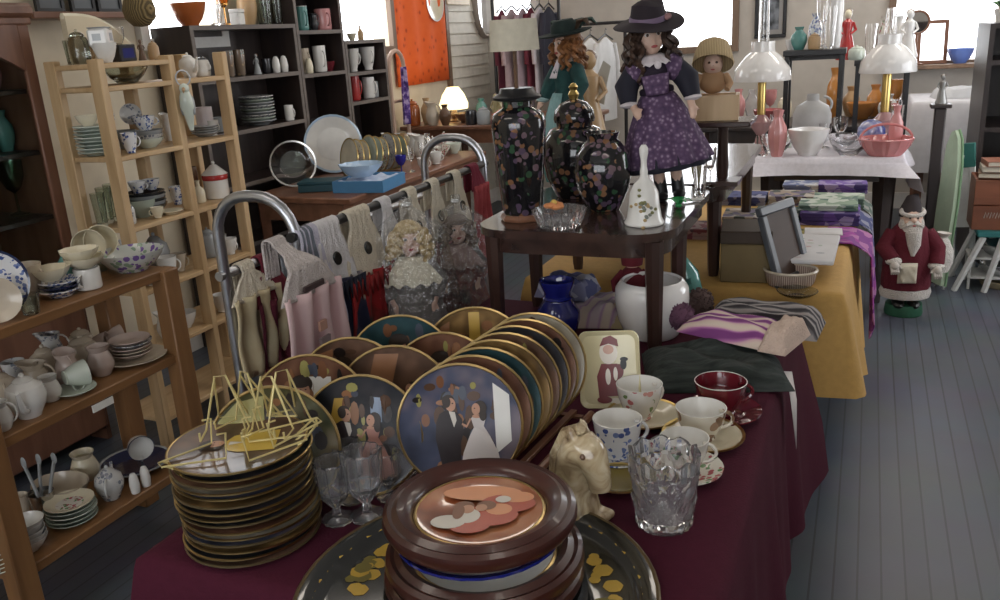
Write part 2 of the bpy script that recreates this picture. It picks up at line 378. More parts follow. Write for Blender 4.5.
case('tall narrow black bookcase, middle one of the three, with mugs inside', 3.95, 4.40, 1.95, (1.95, 1.72, c2[0], c2[1], 1.02, .7, .1))
c3 = [PX(367, v, -2.80)[2] for v in (71, 100)]
case('lowest black bookcase right of the tall one, white mugs on two shelves', 4.405, 4.87, 1.447, (1.447, c3[0], c3[1], .8, .45, .1))
# brown table in front of the dark bookcases
def table(name, label, x0, x1, y0, y1, z, m, th=.03, leg=.05, apron=.09, inset=.03, mleg=None, legs=True):
    t = thing(name, label, 'table', ((x0 + x1) / 2, (y0 + y1) / 2, 0)); mleg = mleg or m
    build('tabletop', L(G().box(x0, x1, y0, y1, z - th, z, b=.006), t), m, t)
    if apron:
        g = G(); i = inset + .01
        g.box(x0 + i, x1 - i, y0 + i, y0 + i + .02, z - th - apron, z - th); g.box(x0 + i, x1 - i, y1 - i - .02, y1 - i, z - th - apron, z - th)
        g.box(x0 + i, x0 + i + .02, y0 + i + .02, y1 - i - .02, z - th - apron, z - th); g.box(x1 - i - .02, x1 - i, y0 + i + .02, y1 - i - .02, z - th - apron, z - th)
        build('apron', L(g, t), m, t, smooth=False)
    for x in (x0 + inset, x1 - inset - leg):
        for y in (y0 + inset, y1 - inset - leg):
            xc, yc = x + leg / 2, y + leg / 2
            build('leg', L(G().lathe([(leg * .33, 0), (leg * .36, .02), (leg * .7, z - th - .001)], n=4, at=(xc, yc, 0)), t), mleg, t, smooth=False)
    return t
MT = .75; BT = .86
table('wooden_table', 'red-brown wooden table of crockery before the dark bookcases', -2.74, -2.148, 3.285, 4.86, MT, W['redwood'])
table('back_table', 'low-lit long wooden table of bric-a-brac beneath the glowing lamp', -2.98, -1.75, 5.27, 6.25, BT, W['redwood'])
# main table with maroon cloth
MZ = .755
table('folding_table', 'long folding table hidden under the maroon cloth', -.89, -.125, .76, 1.98, MZ - .006, mat('table_laminate', (.3, .25, .2), .5), apron=0, inset=.14)
def drape(x0, x1, y0, y1, z, drops, amp, wl, flare=.05, seed=0, corner=.10, n=260, rows=14, rad=.02):
    """tablecloth: flat top with rounded edge, folds hanging all round; drops = hem height above floor for (x0, x1, y0, y1) sides"""
    rnd = random.Random(seed); ph = [rnd.uniform(0, 6.28) for _ in range(6)]
    TT = {}; per = 2 * (x1 - x0) + 2 * (y1 - y0); pts = []
    for k in range(n):
        s = per * k / n; 
        if s < x1 - x0: p, nn, side, tt = (x0 + s, y0), (0, -1), 2, s / (x1 - x0)
        elif s < (x1 - x0) + (y1 - y0): q = s - (x1 - x0); p, nn, side, tt = (x1, y0 + q), (1, 0), 1, q / (y1 - y0)
        elif s < 2 * (x1 - x0) + (y1 - y0): q = s - (x1 - x0) - (y1 - y0); p, nn, side, tt = (x1 - q, y1), (0, 1), 3, q / (x1 - x0)
        else: q = s - 2 * (x1 - x0) - (y1 - y0); p, nn, side, tt = (x0, y1 - q), (-1, 0), 0, q / (y1 - y0)
        TT[s] = tt; L_ = (x1 - x0) if side in (2, 3) else (y1 - y0); dc = min(tt, 1 - tt) * L_
        cf = math.exp(-(dc / .10) ** 2)
        # blend normal towards the diagonal near a corner
        cx, cy = (x0 + x1) / 2, (y0 + y1) / 2
        dg = Vector((1 if p[0] > cx else -1, 1 if p[1] > cy else -1)).normalized()
        nv = Vector(nn).lerp(dg, cf * .8).normalized()
        pts.append((p, nv, side, cf, s))
    V = []; Fc = []
    for j in range(rows + 1):
        for (p, nv, side, cf, s) in pts:
            hem = drops[side]; hem = hem if not isinstance(hem, tuple) else hem[0] + (hem[1] - hem[0]) * TT[s]
            if j == 0: o, zz = -rad, z
            elif j == 1: o, zz = -rad * .3, z - rad * .25
            elif j == 2: o, zz = 0, z - rad
            else:
                f = (j - 2) / (rows - 2); zz = z - rad - (z - rad - hem) * f * (1 + .0 * cf)
                fold = math.sin(2 * PI * s / wl + ph[0]) * .6 + math.sin(2 * PI * s / (wl * .57) + ph[1]) * .3 + math.sin(2 * PI * s / (wl * 2.1) + ph[2]) * .4
                o = (flare + corner * cf) * f + amp * f * (fold + .9) * (1 - .7 * cf) + .004
            V.append((p[0] + nv.x * o, p[1] + nv.y * o, zz))
    for j in range(rows):
        for k in range(n): Fc.append((j * n + k, j * n + (k + 1) % n, (j + 1) * n + (k + 1) % n, (j + 1) * n + k))
    Fc.append(tuple(range(n)))
    g = G(); g.add(V, Fc); return g
maroon = mat('maroon_cloth', (.060, .010, .022), .9, bump=.15, bscale=250, spec=.15)
solo('tablecloth', 'maroon tablecloth draped over the front table of plates', 'tablecloth', drape(-.908, -.118, .74, 2.0, MZ, (.12, .34, .12, .45), .02, .23, flare=.012, seed=3, corner=.09), maroon, ang=1.2)
# ochre table behind it
OY0, OY1 = 2.20, 3.62
table('side_buffet', 'folding table hidden under the ochre yellow cloth', -.86, -.03, OY0 + .02, OY1 - .02, MZ - .006, mat('table_laminate'), apron=0, inset=.14)
ochre = mat('ochre_cloth', (.50, .30, .09), .8, bump=.12, bscale=200)
solo('tablecloth', 'ochre yellow cloth on the table heaped with folded fabrics', 'tablecloth', drape(-.88, -.015, OY0, OY1, MZ, (.2, (.50, .12), (.42, .50), .12), .02, .3, flare=.03, seed=8, corner=.03), ochre, ang=1.2)
# dark side tables standing on the two cloth-covered tables
SZ = 1.02
def side_table(label, x0, x1, y0, y1, zb, rc, legs):
    t = thing('side_table', label, 'table', ((x0 + x1) / 2, (y0 + y1) / 2, zb))
    out = []
    for cx, cy, a0 in ((x1 - rc, y0 + rc, -PI / 2), (x1 - rc, y1 - rc, 0), (x0 + rc, y1 - rc, PI / 2), (x0 + rc, y0 + rc, PI)):
        for k in range(7): a = a0 + PI / 2 * k / 6; out.append((cx + rc * math.cos(a), cy + rc * math.sin(a)))
    def slab(z0, z1, ins):
        cx, cy = (x0 + x1) / 2, (y0 + y1) / 2; s = lambda p: (cx + (p[0] - cx) * (1 - ins), cy + (p[1] - cy) * (1 - ins))
        n = len(out); q = [s(p) for p in out]
        V = [(x, y, z0) for x, y in q] + [(x, y, z1) for x, y in q]
        return G().add(V, [tuple(range(n))[::-1], tuple(range(n, 2 * n))] + [(i, (i + 1) % n, (i + 1) % n + n, i + n) for i in range(n)])
    build('tabletop', L(slab(SZ - .018, SZ, 0), t), W['mahog'], t, ang=.5)
    build('apron', L(slab(SZ - .055, SZ - .018, .07), t), W['mahog'], t, ang=.5)
    for lx, ly in legs: build('leg', L(G().lathe([(.013, zb), (.016, zb + .02), (.021, SZ - .02)], n=8, at=(lx, ly, 0)), t), W['mahogZ'], t)
    return t
side_table('dark polished side table holding the urn, bell and purple doll', -.79, -.345, 1.655, 2.22, MZ, .09, ((-.385, 1.695), (-.745, 1.695), (-.385, 1.95), (-.745, 1.95)))
side_table('dark side table standing behind the urn table on the ochre cloth', -.80, -.315, 2.25, 3.05, MZ, .05, ((-.36, 2.31), (-.75, 2.31), (-.36, 3.0), (-.75, 3.0)))
# white-clothed table
WY0 = 4.50
table('dining_table', 'dark wooden table under the white cloth at the back', -.50, .17, WY0 + .02, 5.33, MZ - .006, W['dark'], leg=.07)
whitecloth = mat('white_cloth', (.74, .72, .78), .8, bump=.1, bscale=200)
solo('tablecloth', 'white cloth on the back table under glass and stands', 'tablecloth', drape(-.525, .195, WY0, 5.36, MZ, (.66, .59, .672, .64), .006, .2, flare=.012, seed=5, corner=.09), whitecloth, ang=1.2)
# towel rail: two steel hoops joined by rails
t = thing('towel_rail', 'steel hoop towel rail left of the maroon table', 'rack', (-1.18, 1.93, 0))
def hoop(y):
    xs = (-1.29, -1.085); r = .088; zt = 1.128; pts = [(xs[0] + (.0), y, 0), (xs[0], y, zt - r)]
    pts += [(xs[0] + r - r * math.cos(a), y, zt - r + r * math.sin(a)) for a in [PI / 2 * k / 6 for k in range(1, 7)]]
    pts += [(xs[1] - r + r * math.sin(a), y, zt - r + r * math.cos(a)) for a in [PI / 2 * k / 6 for k in range(0, 7)]]
    return pts + [(xs[1], y, 0)]
for y in (1.44, 2.42): build('hoop', L(G().tube(hoop(y), .0125, n=10), t), chrome, t)
for x, z, m in ((-1.085, 1.045, iron), (-1.29, .95, chrome)): build('rail', L(G().tube([(x, 1.42, z), (x, 2.44, z)], .011, n=10), t), m, t)
# ---------------------------------------------------------------- china palette
C = {
 'white': mat('white_china', (.74, .73, .70), .18, coat=.3), 'cream': mat('cream_china', (.72, .66, .50), .2, coat=.3),
 'beige': mat('beige_china', (.50, .43, .34), .25, coat=.2), 'pinkish': mat('pinkish_china', (.52, .42, .37), .25, coat=.2),
 'grey': mat('grey_china', (.34, .36, .37), .25, coat=.2), 'sage': mat('sage_china', (.38, .44, .38), .25, coat=.2), 'greenwhite': mat('green_white_china', (.60, .66, .58), .22, coat=.2),
 'navy': mat('navy_china', (.02, .028, .075), .15, coat=.5), 'cobalt': mat('cobalt_glaze', (.01, .015, .16), .08, coat=.6), 'dark': mat('dark_glaze', (.03, .03, .035), .15, coat=.5),
 'brown': mat('brown_glaze', (.13, .07, .04), .3, coat=.3), 'maroon': mat('maroon_glaze', (.13, .012, .02), .12, coat=.6), 'red': mat('red_glaze', (.42, .03, .03), .25, coat=.3),
 'teal': mat('teal_glaze', (.10, .26, .24), .25, coat=.3), 'gold': metal('gold_trim', (.62, .45, .16), .28), 'silver': metal('silver_plate', (.55, .54, .52), .22),
 'bluefloral': spots('blue_floral_china', (.72, .73, .75), (.06, .10, .30), (.16, .22, .45), scale=95, thr=.38),
 'floral': spots('mixed_floral_china', (.72, .69, .62), (.42, .10, .12), (.12, .25, .10), (.45, .25, .22), scale=100, thr=.36),
 'roses': spots('rose_sprig_china', (.74, .71, .66), (.50, .16, .16), (.60, .30, .26), (.18, .25, .10), scale=85, thr=.36),
 'greysprig': spots('grey_sprig_china', (.56, .56, .55), (.20, .22, .27), (.30, .30, .34), scale=90, thr=.36),
 'darkfloral': spots('black_floral_lacquer', (.010, .010, .012), (.20, .10, .05), (.14, .09, .11), (.03, .075, .04), (.09, .06, .10), scale=62, thr=.40, rough=.12),
 'tan': mat('tan_ceramic', (.45, .30, .16), .35), 'orange': mat('orange_glass_opaque', (.40, .11, .03), .1, coat=.5), 'pink': mat('pink_china', (.60, .28, .28), .2, coat=.3),
 'milk': mat('milk_glass', (.78, .77, .76), .12, coat=.4), 'paleblue': mat('pale_blue_glass', (.42, .56, .72), .15, coat=.4), 'khaki': mat('khaki_ceramic', (.34, .29, .15), .4),
}
GL = {'clear': glass('clear_glass'), 'crystal': glass('cut_crystal', (.97, .97, 1), .03, 1.52), 'green': glass('green_glass', (.55, .75, .6)), 'amber': glass('amber_glass', (.9, .45, .12)),
      'pink': glass('pink_glass', (.95, .55, .55), .08), 'blue': glass('blue_glass', (.4, .5, .95)), 'smoke': glass('smoky_glass', (.72, .76, .70))}
def getm(m): return C.get(m) or GL.get(m) or W.get(m) or MC.get(m) if isinstance(m, str) else m
def sm(p): return p
# profiles (r = 1, h = 1 units scaled by caller)
def pr(r, h, pts): return [(a * r, b * h) for a, b in pts]
CUP = [(0, 0), (.5, 0), (.56, .04), (.52, .09), (.72, .30), (.9, .62), (1, 1), (.955, 1), (.85, .62), (.66, .32), (.4, .14), (0, .12)]
MUG = [(0, 0), (.9, 0), (.97, .03), (1, .1), (1, .95), (.98, 1), (.93, 1), (.91, .95), (.9, .1), (0, .07)]
BOWL = [(0, 0), (.45, 0), (.48, .08), (.7, .3), (.92, .72), (1, 1), (.97, 1), (.88, .74), (.64, .34), (.3, .17), (0, .15)]
PLATE = [(0, 0), (.55, 0), (.6, .2), (.8, .6), (1, 1), (1, 1.2), (.8, .85), (.62, .45), (.5, .3), (0, .3)]
TUMB = [(0, 0), (.72, 0), (.78, .04), (1, 1), (.95, 1), (.74, .1), (0, .08)]
GOB = [(0, 0), (.8, 0), (.8, .03), (.12, .08), (.1, .42), (.55, .5), (.95, .72), (1, 1), (.95, 1), (.88, .72), (.5, .54), (0, .5)]
VASE = [(0, 0), (.55, 0), (.6, .03), (.9, .28), (1, .45), (.9, .64), (.5, .8), (.42, .86), (.6, 1), (.54, 1), (.36, .86), (.42, .8), (.8, .6), (.88, .45), (.5, .06), (0, .05)]
TALL = [(0, 0), (.7, 0), (.75, .03), (.9, .5), (1, .85), (.95, 1), (.88, 1), (.92, .85), (.8, .5), (.65, .06), (0, .05)]
POT = [(0, 0), (.55, 0), (.58, .05), (.9, .35), (1, .58), (.88, .84), (.5, .98), (.46, 1), (.40, .98), (0, .97)]
JUG = [(0, 0), (.62, 0), (.68, .04), (.95, .28), (1, .42), (.8, .68), (.66, .82), (.82, 1), (.76, 1), (.58, .82), (.7, .66), (.85, .42), (.5, .08), (0, .06)]
JAR = [(0, 0), (.85, 0), (.95, .05), (1, .2), (1, .62), (.85, .76), (.62, .8), (.62, .84), (0, .84)]
SHAKE = [(0, 0), (.8, 0), (.9, .06), (1, .4), (.85, .75), (.5, .95), (0, 1)]
BOTTLE = [(0, 0), (.9, 0), (1, .05), (1, .5), (.8, .62), (.35, .74), (.3, .94), (.4, .95), (.4, 1), (0, 1)]
PROF = {'cup': CUP, 'mug': MUG, 'bowl': BOWL, 'tumbler': TUMB, 'goblet': GOB, 'vase': VASE, 'tall_vase': TALL, 'shaker': SHAKE, 'bottle': BOTTLE}
def loop(g, r, zlo, zhi, out, th, m=0, n=9, a0=0):
    """ear-shaped handle on the +x side"""
    pts = []
    for k in range(n):
        a = -PI / 2 + PI * k / (n - 1); pts.append((r + out * math.cos(a), 0, (zlo + zhi) / 2 + (zhi - zlo) / 2 * math.sin(a)))
    return g.tube(pts, th, m, 6, M=rot('Z', a0))
def vessel(kind, label, cat, loc, r, h, m='white', hand=None, a=0, group=None, sx=1, rx=0, ry=0, flute=0, nf=0, name=None, n=20, rim=None):
    name = name or {'tumbler': 'glass_tumbler', 'tall_vase': 'vase'}.get(kind, kind)
    m = getm(m)
    if hand is None and not rim: 
        return solo(name, label, cat, G().lathe(pr(r, h, PROF[kind]), 0, n, sx=sx, flute=flute, nf=nf), m, loc, a, group, rx, ry)
    t = thing(name, label, cat, loc, a, group, rx, ry)
    build('body', G().lathe(pr(r, h, PROF[kind]), 0, n, sx=sx, flute=flute, nf=nf), m, t)
    if hand:
        if kind == 'cup': build('handle', loop(G(), r * .72, h * .3, h * .85, r * .55, r * .075), m, t)
        else: build('handle', loop(G(), r * .93, h * .2, h * .8, r * .6, r * .11), m, t)
    if rim: build('rim_band', G().lathe([(r * 1.003, h * .99), (r * 1.0, h * 1.01), (r * .95, h * 1.01), (r * .955, h * .99)], 0, n, sx=sx), getm(rim), t)
    return t
def plate(label, loc, r, m='white', th=.012, group=None, rx=0, ry=0, rz=0, cat='plate', name='plate', center=None, rim=None, sx=1):
    m = getm(m); g = G().lathe(pr(r, th, PLATE), 0, 28, sx=sx)
    if not center and not rim: return solo(name, label, cat, g, m, loc, rz, group, rx, ry)
    t = thing(name, label, cat, loc, rz, group, rx, ry); build('body', g, m, t)
    if center: build('centre', G().lathe([(0, th * .34), (r * .56, th * .38), (r * .56, th * .42), (0, th * .40)], 0, 24, sx=sx), getm(center), t)
    if rim: build('rim_band', G().lathe([(r * 1.004, th), (r * 1.004, th * 1.24), (r * .93, th * 1.14), (r * .95, th * 1.0)], 0, 28, sx=sx), getm(rim), t)
    return t
def stack(n, labels, loc, r, m, group, dz=.008, th=.014, cat='plate', name='plate', kind='plate', jit=.003):
    """a pile: every piece its own object; labels = format with {k} ordinal words from the top"""
    ordn = ['top', 'second', 'third', 'fourth', 'fifth', 'sixth', 'seventh', 'eighth', 'ninth', 'tenth', 'eleventh', 'twelfth', 'thirteenth', 'fourteenth', 'fifteenth', 'sixteenth']
    mm = [getm(x) for x in (m if isinstance(m, (list, tuple)) else [m])]; z = loc[2]; out = []
    for i in range(n):
        k = n - 1 - i; w = ordn[k] if k else 'topmost'
        if i == n - 1 and n > 1: w = 'topmost'
        elif i == 0 and n > 2: w = 'bottom'
        p = pr(r, th, PLATE if kind == 'plate' else BOWL)
        o = solo(name, labels.format(k=w), cat, G().lathe(p, 0, 26), mm[i % len(mm)], (loc[0] + random.uniform(-jit, jit), loc[1] + random.uniform(-jit, jit), z), group=group); out.append(o); z += dz
    return z - dz + th * (1.2 if kind == 'plate' else 1)
def teapot(label, loc, r, h, m='white', a=0, lid=None, group=None, name='teapot', cat='teapot'):
    m = getm(m); t = thing(name, label, cat, loc, a, group)
    build('body', G().lathe(pr(r, h * .82, POT), 0, 20), m, t)
    l = build('lid', G().lathe([(0, h * .80), (r * .50, h * .80), (r * .50, h * .825), (r * .3, h * .89), (0, h * .91)], 0, 18), getm(lid) if lid else m, t)
    build('knob', G().ball((0, 0, h * .945), (r * .14, r * .14, h * .055), 0, 10), m, l)
    build('spout', G().tube([(-r * .85, 0, h * .25), (-r * 1.25, 0, h * .36), (-r * 1.45, 0, h * .6), (-r * 1.7, 0, h * .78)], [r * .24, r * .18, r * .13, r * .10], 0, 8), m, t)
    build('handle', loop(G(), r * .85, h * .2, h * .72, r * .7, r * .085), m, t)
    return t
def jug(label, loc, r, h, m='white', a=0, name='milk_jug', cat='jug', group=None):
    m = getm(m); t = thing(name, label, cat, loc, a, group)
    g = G().lathe(pr(r, h, JUG), 0, 20)
    g.v = [(x - max(0, (z / h - .82)) * r * 2.6 * max(0, -x / r) , y, z + max(0, (z / h - .82)) * h * .5 * max(0, -x / r)) for x, y, z in g.v]
    build('body', g, m, t); build('handle', loop(G(), r * .75, h * .25, h * .92, r * .62, r * .085), m, t); return t
def lidjar(label, loc, r, h, m='white', lid=None, a=0, name='lidded_jar', cat='jar', ears=False):
    m = getm(m); t = thing(name, label, cat, loc, a)
    build('body', G().lathe(pr(r, h, JAR), 0, 20), m, t)
    l = build('lid', G().lathe(pr(r, h, [(0, .8), (.72, .8), (.72, .84), (.5, .9), (.2, .93), (0, .93)]), 0, 18), getm(lid) if lid else m, t)
    build('knob', G().ball((0, 0, h * .965), (r * .16, r * .16, h * .04), 0, 10), getm(lid) if lid else m, l)
    if ears:
        for q in (0, PI): build('handle', loop(G(), r * .93, h * .25, h * .6, r * .4, r * .09, a0=q), m, t)
    return t
def figurine(label, loc, h, m='white', a=0, head=None, cat='figurine', name='figurine'):
    """small china figure: skirted body with arms and a head"""
    m = getm(m); t = thing(name, label, cat, loc, a); r = h * .2
    g = G().lathe(pr(r, h, [(0, 0), (1, 0), (1.02, .04), (.86, .12), (.6, .38), (.42, .52), (.52, .66), (.5, .74), (.2, .8), (.16, .84), (0, .84)]), 0, 14)
    for s in (-1, 1): g.tube([(s * r * .5, 0, h * .72), (s * r * .8, -r * .25, h * .58), (s * r * .35, -r * .75, h * .5)], [r * .16, r * .13, r * .1], 0, 6)
    build('body', g, m, t); hd = build('head', G().ball((0, -r * .05, h * .89), (h * .075, h * .08, h * .095), 0, 12), getm(head) if head else m, t)
    build('hair', G().ball((0, r * .12, h * .92), (h * .085, h * .08, h * .08), 0, 10), getm('brown'), hd); return t
def carton(label, loc, sx, sy, sz, m, a=0, name='box', cat='box', lid=None, group=None, b=.003):
    t = thing(name, label, cat, loc, a, group)
    build('body', G().box(-sx / 2, sx / 2, -sy / 2, sy / 2, 0, sz * (.75 if lid else 1), b=b), getm(m), t)
    if lid: build('lid', G().box(-sx / 2 - .002, sx / 2 + .002, -sy / 2 - .002, sy / 2 + .002, sz * .75, sz, b=b), getm(lid), t)
    return t
# ---- positions: foot of a thing seen at (u, v), standing on a shelf at height z in the vertical plane x = X
class Zone:
    def __init__(s, X, z, y0=-9): s.X, s.z, s.y0 = X, z, y0
    def __call__(s, u, v, dx=0):
        p = PX(u, v, s.X + dx); return (s.X + dx, max(s.y0, p[1]), s.z + .001)
    def k(s, u, v, dx=0): return mpp(PX(u, v, s.X + dx))
def T(u, v, z): p = P(u, v, z); return (p[0], p[1], z + .001)
def on(Z, kind, u, v, w, h, label, cat, m, dx=0, **k):
    """vessel on zone Z, w x h given in photo pixels"""
    s = Z.k(u, v, dx); lo = Z(u, v, dx)
    if 'dz' in k: dz = k.pop('dz'); lo = (lo[0], lo[1], lo[2] + dz)
    return MAKE[kind](label, cat, lo, w * s / 2, h * s, m, **k)
def _v(kind): return lambda label, cat, lo, r, h, m, **k: vessel(kind, label, cat, lo, r, h, m, **k)
MAKE = {k: _v(k) for k in PROF}
MAKE['teapot'] = lambda label, cat, lo, r, h, m, **k: teapot(label, lo, r, h, m, **k)
MAKE['jug'] = lambda label, cat, lo, r, h, m, **k: jug(label, lo, r, h, m, cat=cat, **k)
MAKE['lidjar'] = lambda label, cat, lo, r, h, m, **k: lidjar(label, lo, r, h, m, cat=cat, **k)
MAKE['figurine'] = lambda label, cat, lo, r, h, m, **k: figurine(label, lo, h, m, cat=cat, **k)
MAKE['plate'] = lambda label, cat, lo, r, h, m, **k: plate(label, lo, r, m, cat=cat, **k)
LOOSE = []
def _reg(fn):
    def g(label, cat, lo, r, h, m, **k):
        o = fn(label, cat, lo, r, h, m, **k); LOOSE.append([o, r * max(1, k.get('sx', 1)), lo[2], lo[2] + h, BND[0]]); return o
    return g
BND = [None]
for _k in list(MAKE): MAKE[_k] = _reg(MAKE[_k])
def upright(label, loc, r, m, yaw, lean=.25, **k):
    """plate standing on its edge: loc = lowest point, yaw = direction its face looks (0 = -Y)"""
    th = k.pop('th', .014); t = plate(label, (0, 0, 0), r, m, th=th, **k)
    M = tr(*loc) @ rot('Z', yaw) @ rot('X', PI / 2 - lean) @ tr(0, r, 0)
    t.matrix_world = M; return t
# ================================================================ low display shelf
BND[0] = (-2.17, -1.855, 1.15, 1.94)
Z1 = Zone(-1.98, TS)
upright('navy-rimmed plate standing at the left end of the low shelf top', (-1.955, PX(2, 330, -1.955)[1], TS + .001), .085, 'bluefloral', 1.0, lean=.12, rim='navy')
upright('smaller beige fluted plate leaning before the navy-rimmed plate', (-1.905, PX(4, 332, -1.905)[1] , TS + .001), .055, 'beige', 1.0, lean=.2)
on(Z1, 'cup', 30, 300, 34, 36, 'beige cup with open dark mouth beside the navy-rimmed plate', 'cup', 'beige', hand=1, a=.4, dx=-.03)
on(Z1, 'tumbler', 33, 318, 20, 20, 'small clear glass pot at the front edge of the low shelf top', 'glass', 'smoke', dx=.09)
p = Z1(64, 303, .03)
zt = stack(3, '{k} blue transferware saucer under the cream scalloped dish, low shelf', p, .052, ['bluefloral', 'navy', 'bluefloral'], 'blue saucers on the low shelf', dz=.012, th=.018)
vessel('bowl', 'cream scalloped dish lying on the blue transferware saucers', 'dish', (p[0] - .01, p[1] - .012, zt), .050, .035, 'cream', flute=.07, nf=8)
p = Z1(92, 298, .05)
vessel('mug', 'plain white mug carrying the cream bowls on the low shelf', 'mug', p, .034, .058, 'white', hand=1, a=-1.2)
vessel('bowl', 'cream fluted bowl stacked on the white mug', 'bowl', (p[0], p[1], p[2] + .060), .052, .030, 'cream', flute=.04, nf=10)
vessel('bowl', 'topmost cream fluted bowl of the tower on the white mug', 'bowl', (p[0] - .004, p[1] - .008, p[2] + .078), .050, .035, 'cream', flute=.04, nf=10)
p = Z1(113, 286, -.07)
for i, (dy, lab) in enumerate(((0, 'cream cup lying on its side, gaping towards the aisle'), (-.028, 'cream cup nested behind the sideways cream cup'))):
    c = vessel('cup', lab, 'cup', (0, 0, 0), .048, .055, 'cream', hand=1)
    c.matrix_world = tr(p[0] - .02, p[1] + dy * 1.6, p[2] + .085 - i * .004) @ rot('Z', -.55) @ rot('Y', PI / 2 - .12) @ tr(0, 0, -.03)
vessel('bowl', 'low grey-green bowl holding up the sideways cream cups', 'bowl', (p[0] - .02, p[1] - .02, TS), .05, .036, 'sage')
on(Z1, 'bowl', 137, 290, 64, 20, 'wide shallow bowl with purple flowers at right end of low shelf', 'bowl', spots('purple_flower_china', (.58, .60, .57), (.20, .12, .35), (.25, .35, .25), scale=55, thr=.34), sx=1.0, dx=.02)
on(Z1, 'vase', 68, 275, 15, 26, 'little dark green vase behind the cream scalloped dish', 'vase', 'teal', dx=-.12)
BND[0] = (-2.15, -1.865, 1.17, 1.875)
# middle shelf
Z2 = Zone(-1.97, MS)
on(Z2, 'teapot', 33, 428, 38, 46, 'round white teapot at the front of the middle shelf', 'teapot', 'white', dx=.055, a=2.3)
on(Z2, 'jug', 6, 438, 24, 30, 'white milk jug at the far left of the middle shelf', 'jug', 'white', dx=.06, a=.6)
on(Z2, 'teapot', 8, 410, 30, 42, 'beige teapot behind the white jug at the left shelf end', 'teapot', 'beige', dx=-.05, a=-.5)
p = Z2(78, 405, .045)
plate('pale green saucer under the overturned cup on the middle shelf', p, .056, 'greenwhite', cat='saucer', name='saucer')
c = vessel('cup', 'pale green cup lying overturned on its saucer', 'cup', (0, 0, 0), .036, .058, 'greenwhite', hand=1)
c.matrix_world = tr(p[0], p[1] + .012, p[2] + .047) @ rot('Z', 1.2) @ rot('Y', PI / 2) @ tr(0, 0, -.03)
for i, (u, v, w, h, kind, m, dx, a, lab) in enumerate((
  (40, 392, 28, 34, 'jug', 'beige', -.04, .5, 'beige creamer behind the round white teapot'),
  (54, 388, 30, 40, 'teapot', 'beige', -.09, 2.2, 'taller beige teapot in the middle of the jumbled creamers'),
  (67, 392, 26, 34, 'jug', 'pinkish', -.04, -.4, 'pinkish creamer left of the overturned cup'),
  (80, 384, 30, 36, 'lidjar', 'beige', -.08, .3, 'lidded beige sugar bowl behind the overturned cup'),
  (95, 386, 26, 30, 'jug', 'pinkish', -.03, 2.9, 'pinkish creamer beside the stack of tea plates'),
  (27, 388, 22, 30, 'cup', 'greysprig', -.13, .3, 'grey sprigged cup at the back left of the middle shelf'), (60, 376, 24, 40, 'jug', 'greysprig', -.14, 1.0, 'tall grey sprigged jug at the back of the jumbled creamers'), (52, 402, 22, 26, 'jug', 'white', .02, 2.6, 'white creamer between the round teapot and the green cup'), (88, 372, 24, 34, 'lidjar', 'beige', -.14, .4, 'beige lidded pot at the back before the tipped teacups'))):
    k = {'hand': 1} if kind == 'cup' else {}
    on(Z2, kind, u, v, w, h, lab, {'teapot': 'teapot', 'jug': 'jug', 'lidjar': 'jar', 'cup': 'cup'}[kind], m, dx=dx, a=a, **k)
p = Z2(139, 378, .02)
plate('wide pale platter under the stack of tea plates', p, .092, 'beige', name='platter', cat='platter', th=.014)
stack(5, '{k} pinkish tea plate in the pile on the pale platter', (p[0] - .008, p[1] + .004, p[2] + .012), .058, ['pinkish', 'beige', 'pinkish', 'greysprig', 'pinkish'], 'tea plates on the middle shelf', dz=.010)
for dy, dz, lab in ((0, 0, 'pinkish teacup tipped over at the back of the platter pile'), (.06, .0, 'second pinkish teacup behind the tipped one')):
    c = vessel('cup', lab, 'cup', (0, 0, 0), .04, .052, 'pinkish', hand=1); q = Z2(104, 372, -.1)
    c.matrix_world = tr(q[0], q[1] + dy, q[2] + .040) @ rot('Z', .6 + dy * 8) @ rot('Y', PI / 2 - .05) @ tr(0, 0, -.026)
# bottom shelf
Z3 = Zone(-1.97, BS)
stack(6, '{k} off-white plate of the pile behind the left post, bottom shelf', Z3(4, 585, .03), .062, 'greenwhite', 'plates by the left post', dz=.012)
stack(5, '{k} white soup bowl of the nested stack on the bottom shelf', Z3(32, 552, .04), .046, ['white', 'greysprig'], 'nested soup bowls', dz=.013, th=.036, cat='bowl', name='soup_bowl', kind='bowl')
stack(4, '{k} sage-edged plate of the stack in the middle of the bottom shelf', Z3(77, 535, .03), .066, ['sage', 'sage', 'greenwhite', 'sage'], 'sage-edged dinner plates', dz=.012)
q = Z3(77, 535, .03); plate('cream floral plate lying on the sage-edged stack', (q[0], q[1], q[2] + .049), .064, 'cream', center='floral')
p = Z3(42, 500, -.06)
t = thing('utensil_jar', 'grey metal jar of upright kitchen tools at the back', 'jar', p)
build('body', G().lathe(pr(.035, .08, TUMB), 0, 16), getm('silver'), t)
for i, (x, y, l) in enumerate(((-.012, .004, .02), (.010, -.006, -.025), (.0, .012, .045))):
    g = G().tube([(x, y, .012), (x + l * .5, y + l * .2, .10), (x + l, y + l * .4, .17)], .005, 0, 6).ball((x + l, y + l * .4, .175), (.011, .004, .017), 0, 8)
    build('utensil', g, getm('grey'), t)
on(Z3, 'bowl', 75, 497, 46, 22, 'cream oval vegetable dish behind the sage-edged plate stack', 'bowl', 'beige', dx=-.09, sx=1.3)
on(Z3, 'jug', 82, 490, 28, 30, 'beige gravy jug at the back of the bottom shelf', 'jug', 'cream', dx=-.11, a=2.6)
on(Z3, 'teapot', 112, 512, 28, 36, 'white sprigged teapot right of the sage-edged plate stack', 'teapot', 'greysprig', dx=.03, a=-.9)
p = Z3(140, 487, -.04)
plate('large navy oval platter at right end of the bottom shelf', p, .105, 'navy', name='platter', cat='platter', rim='grey', th=.018)
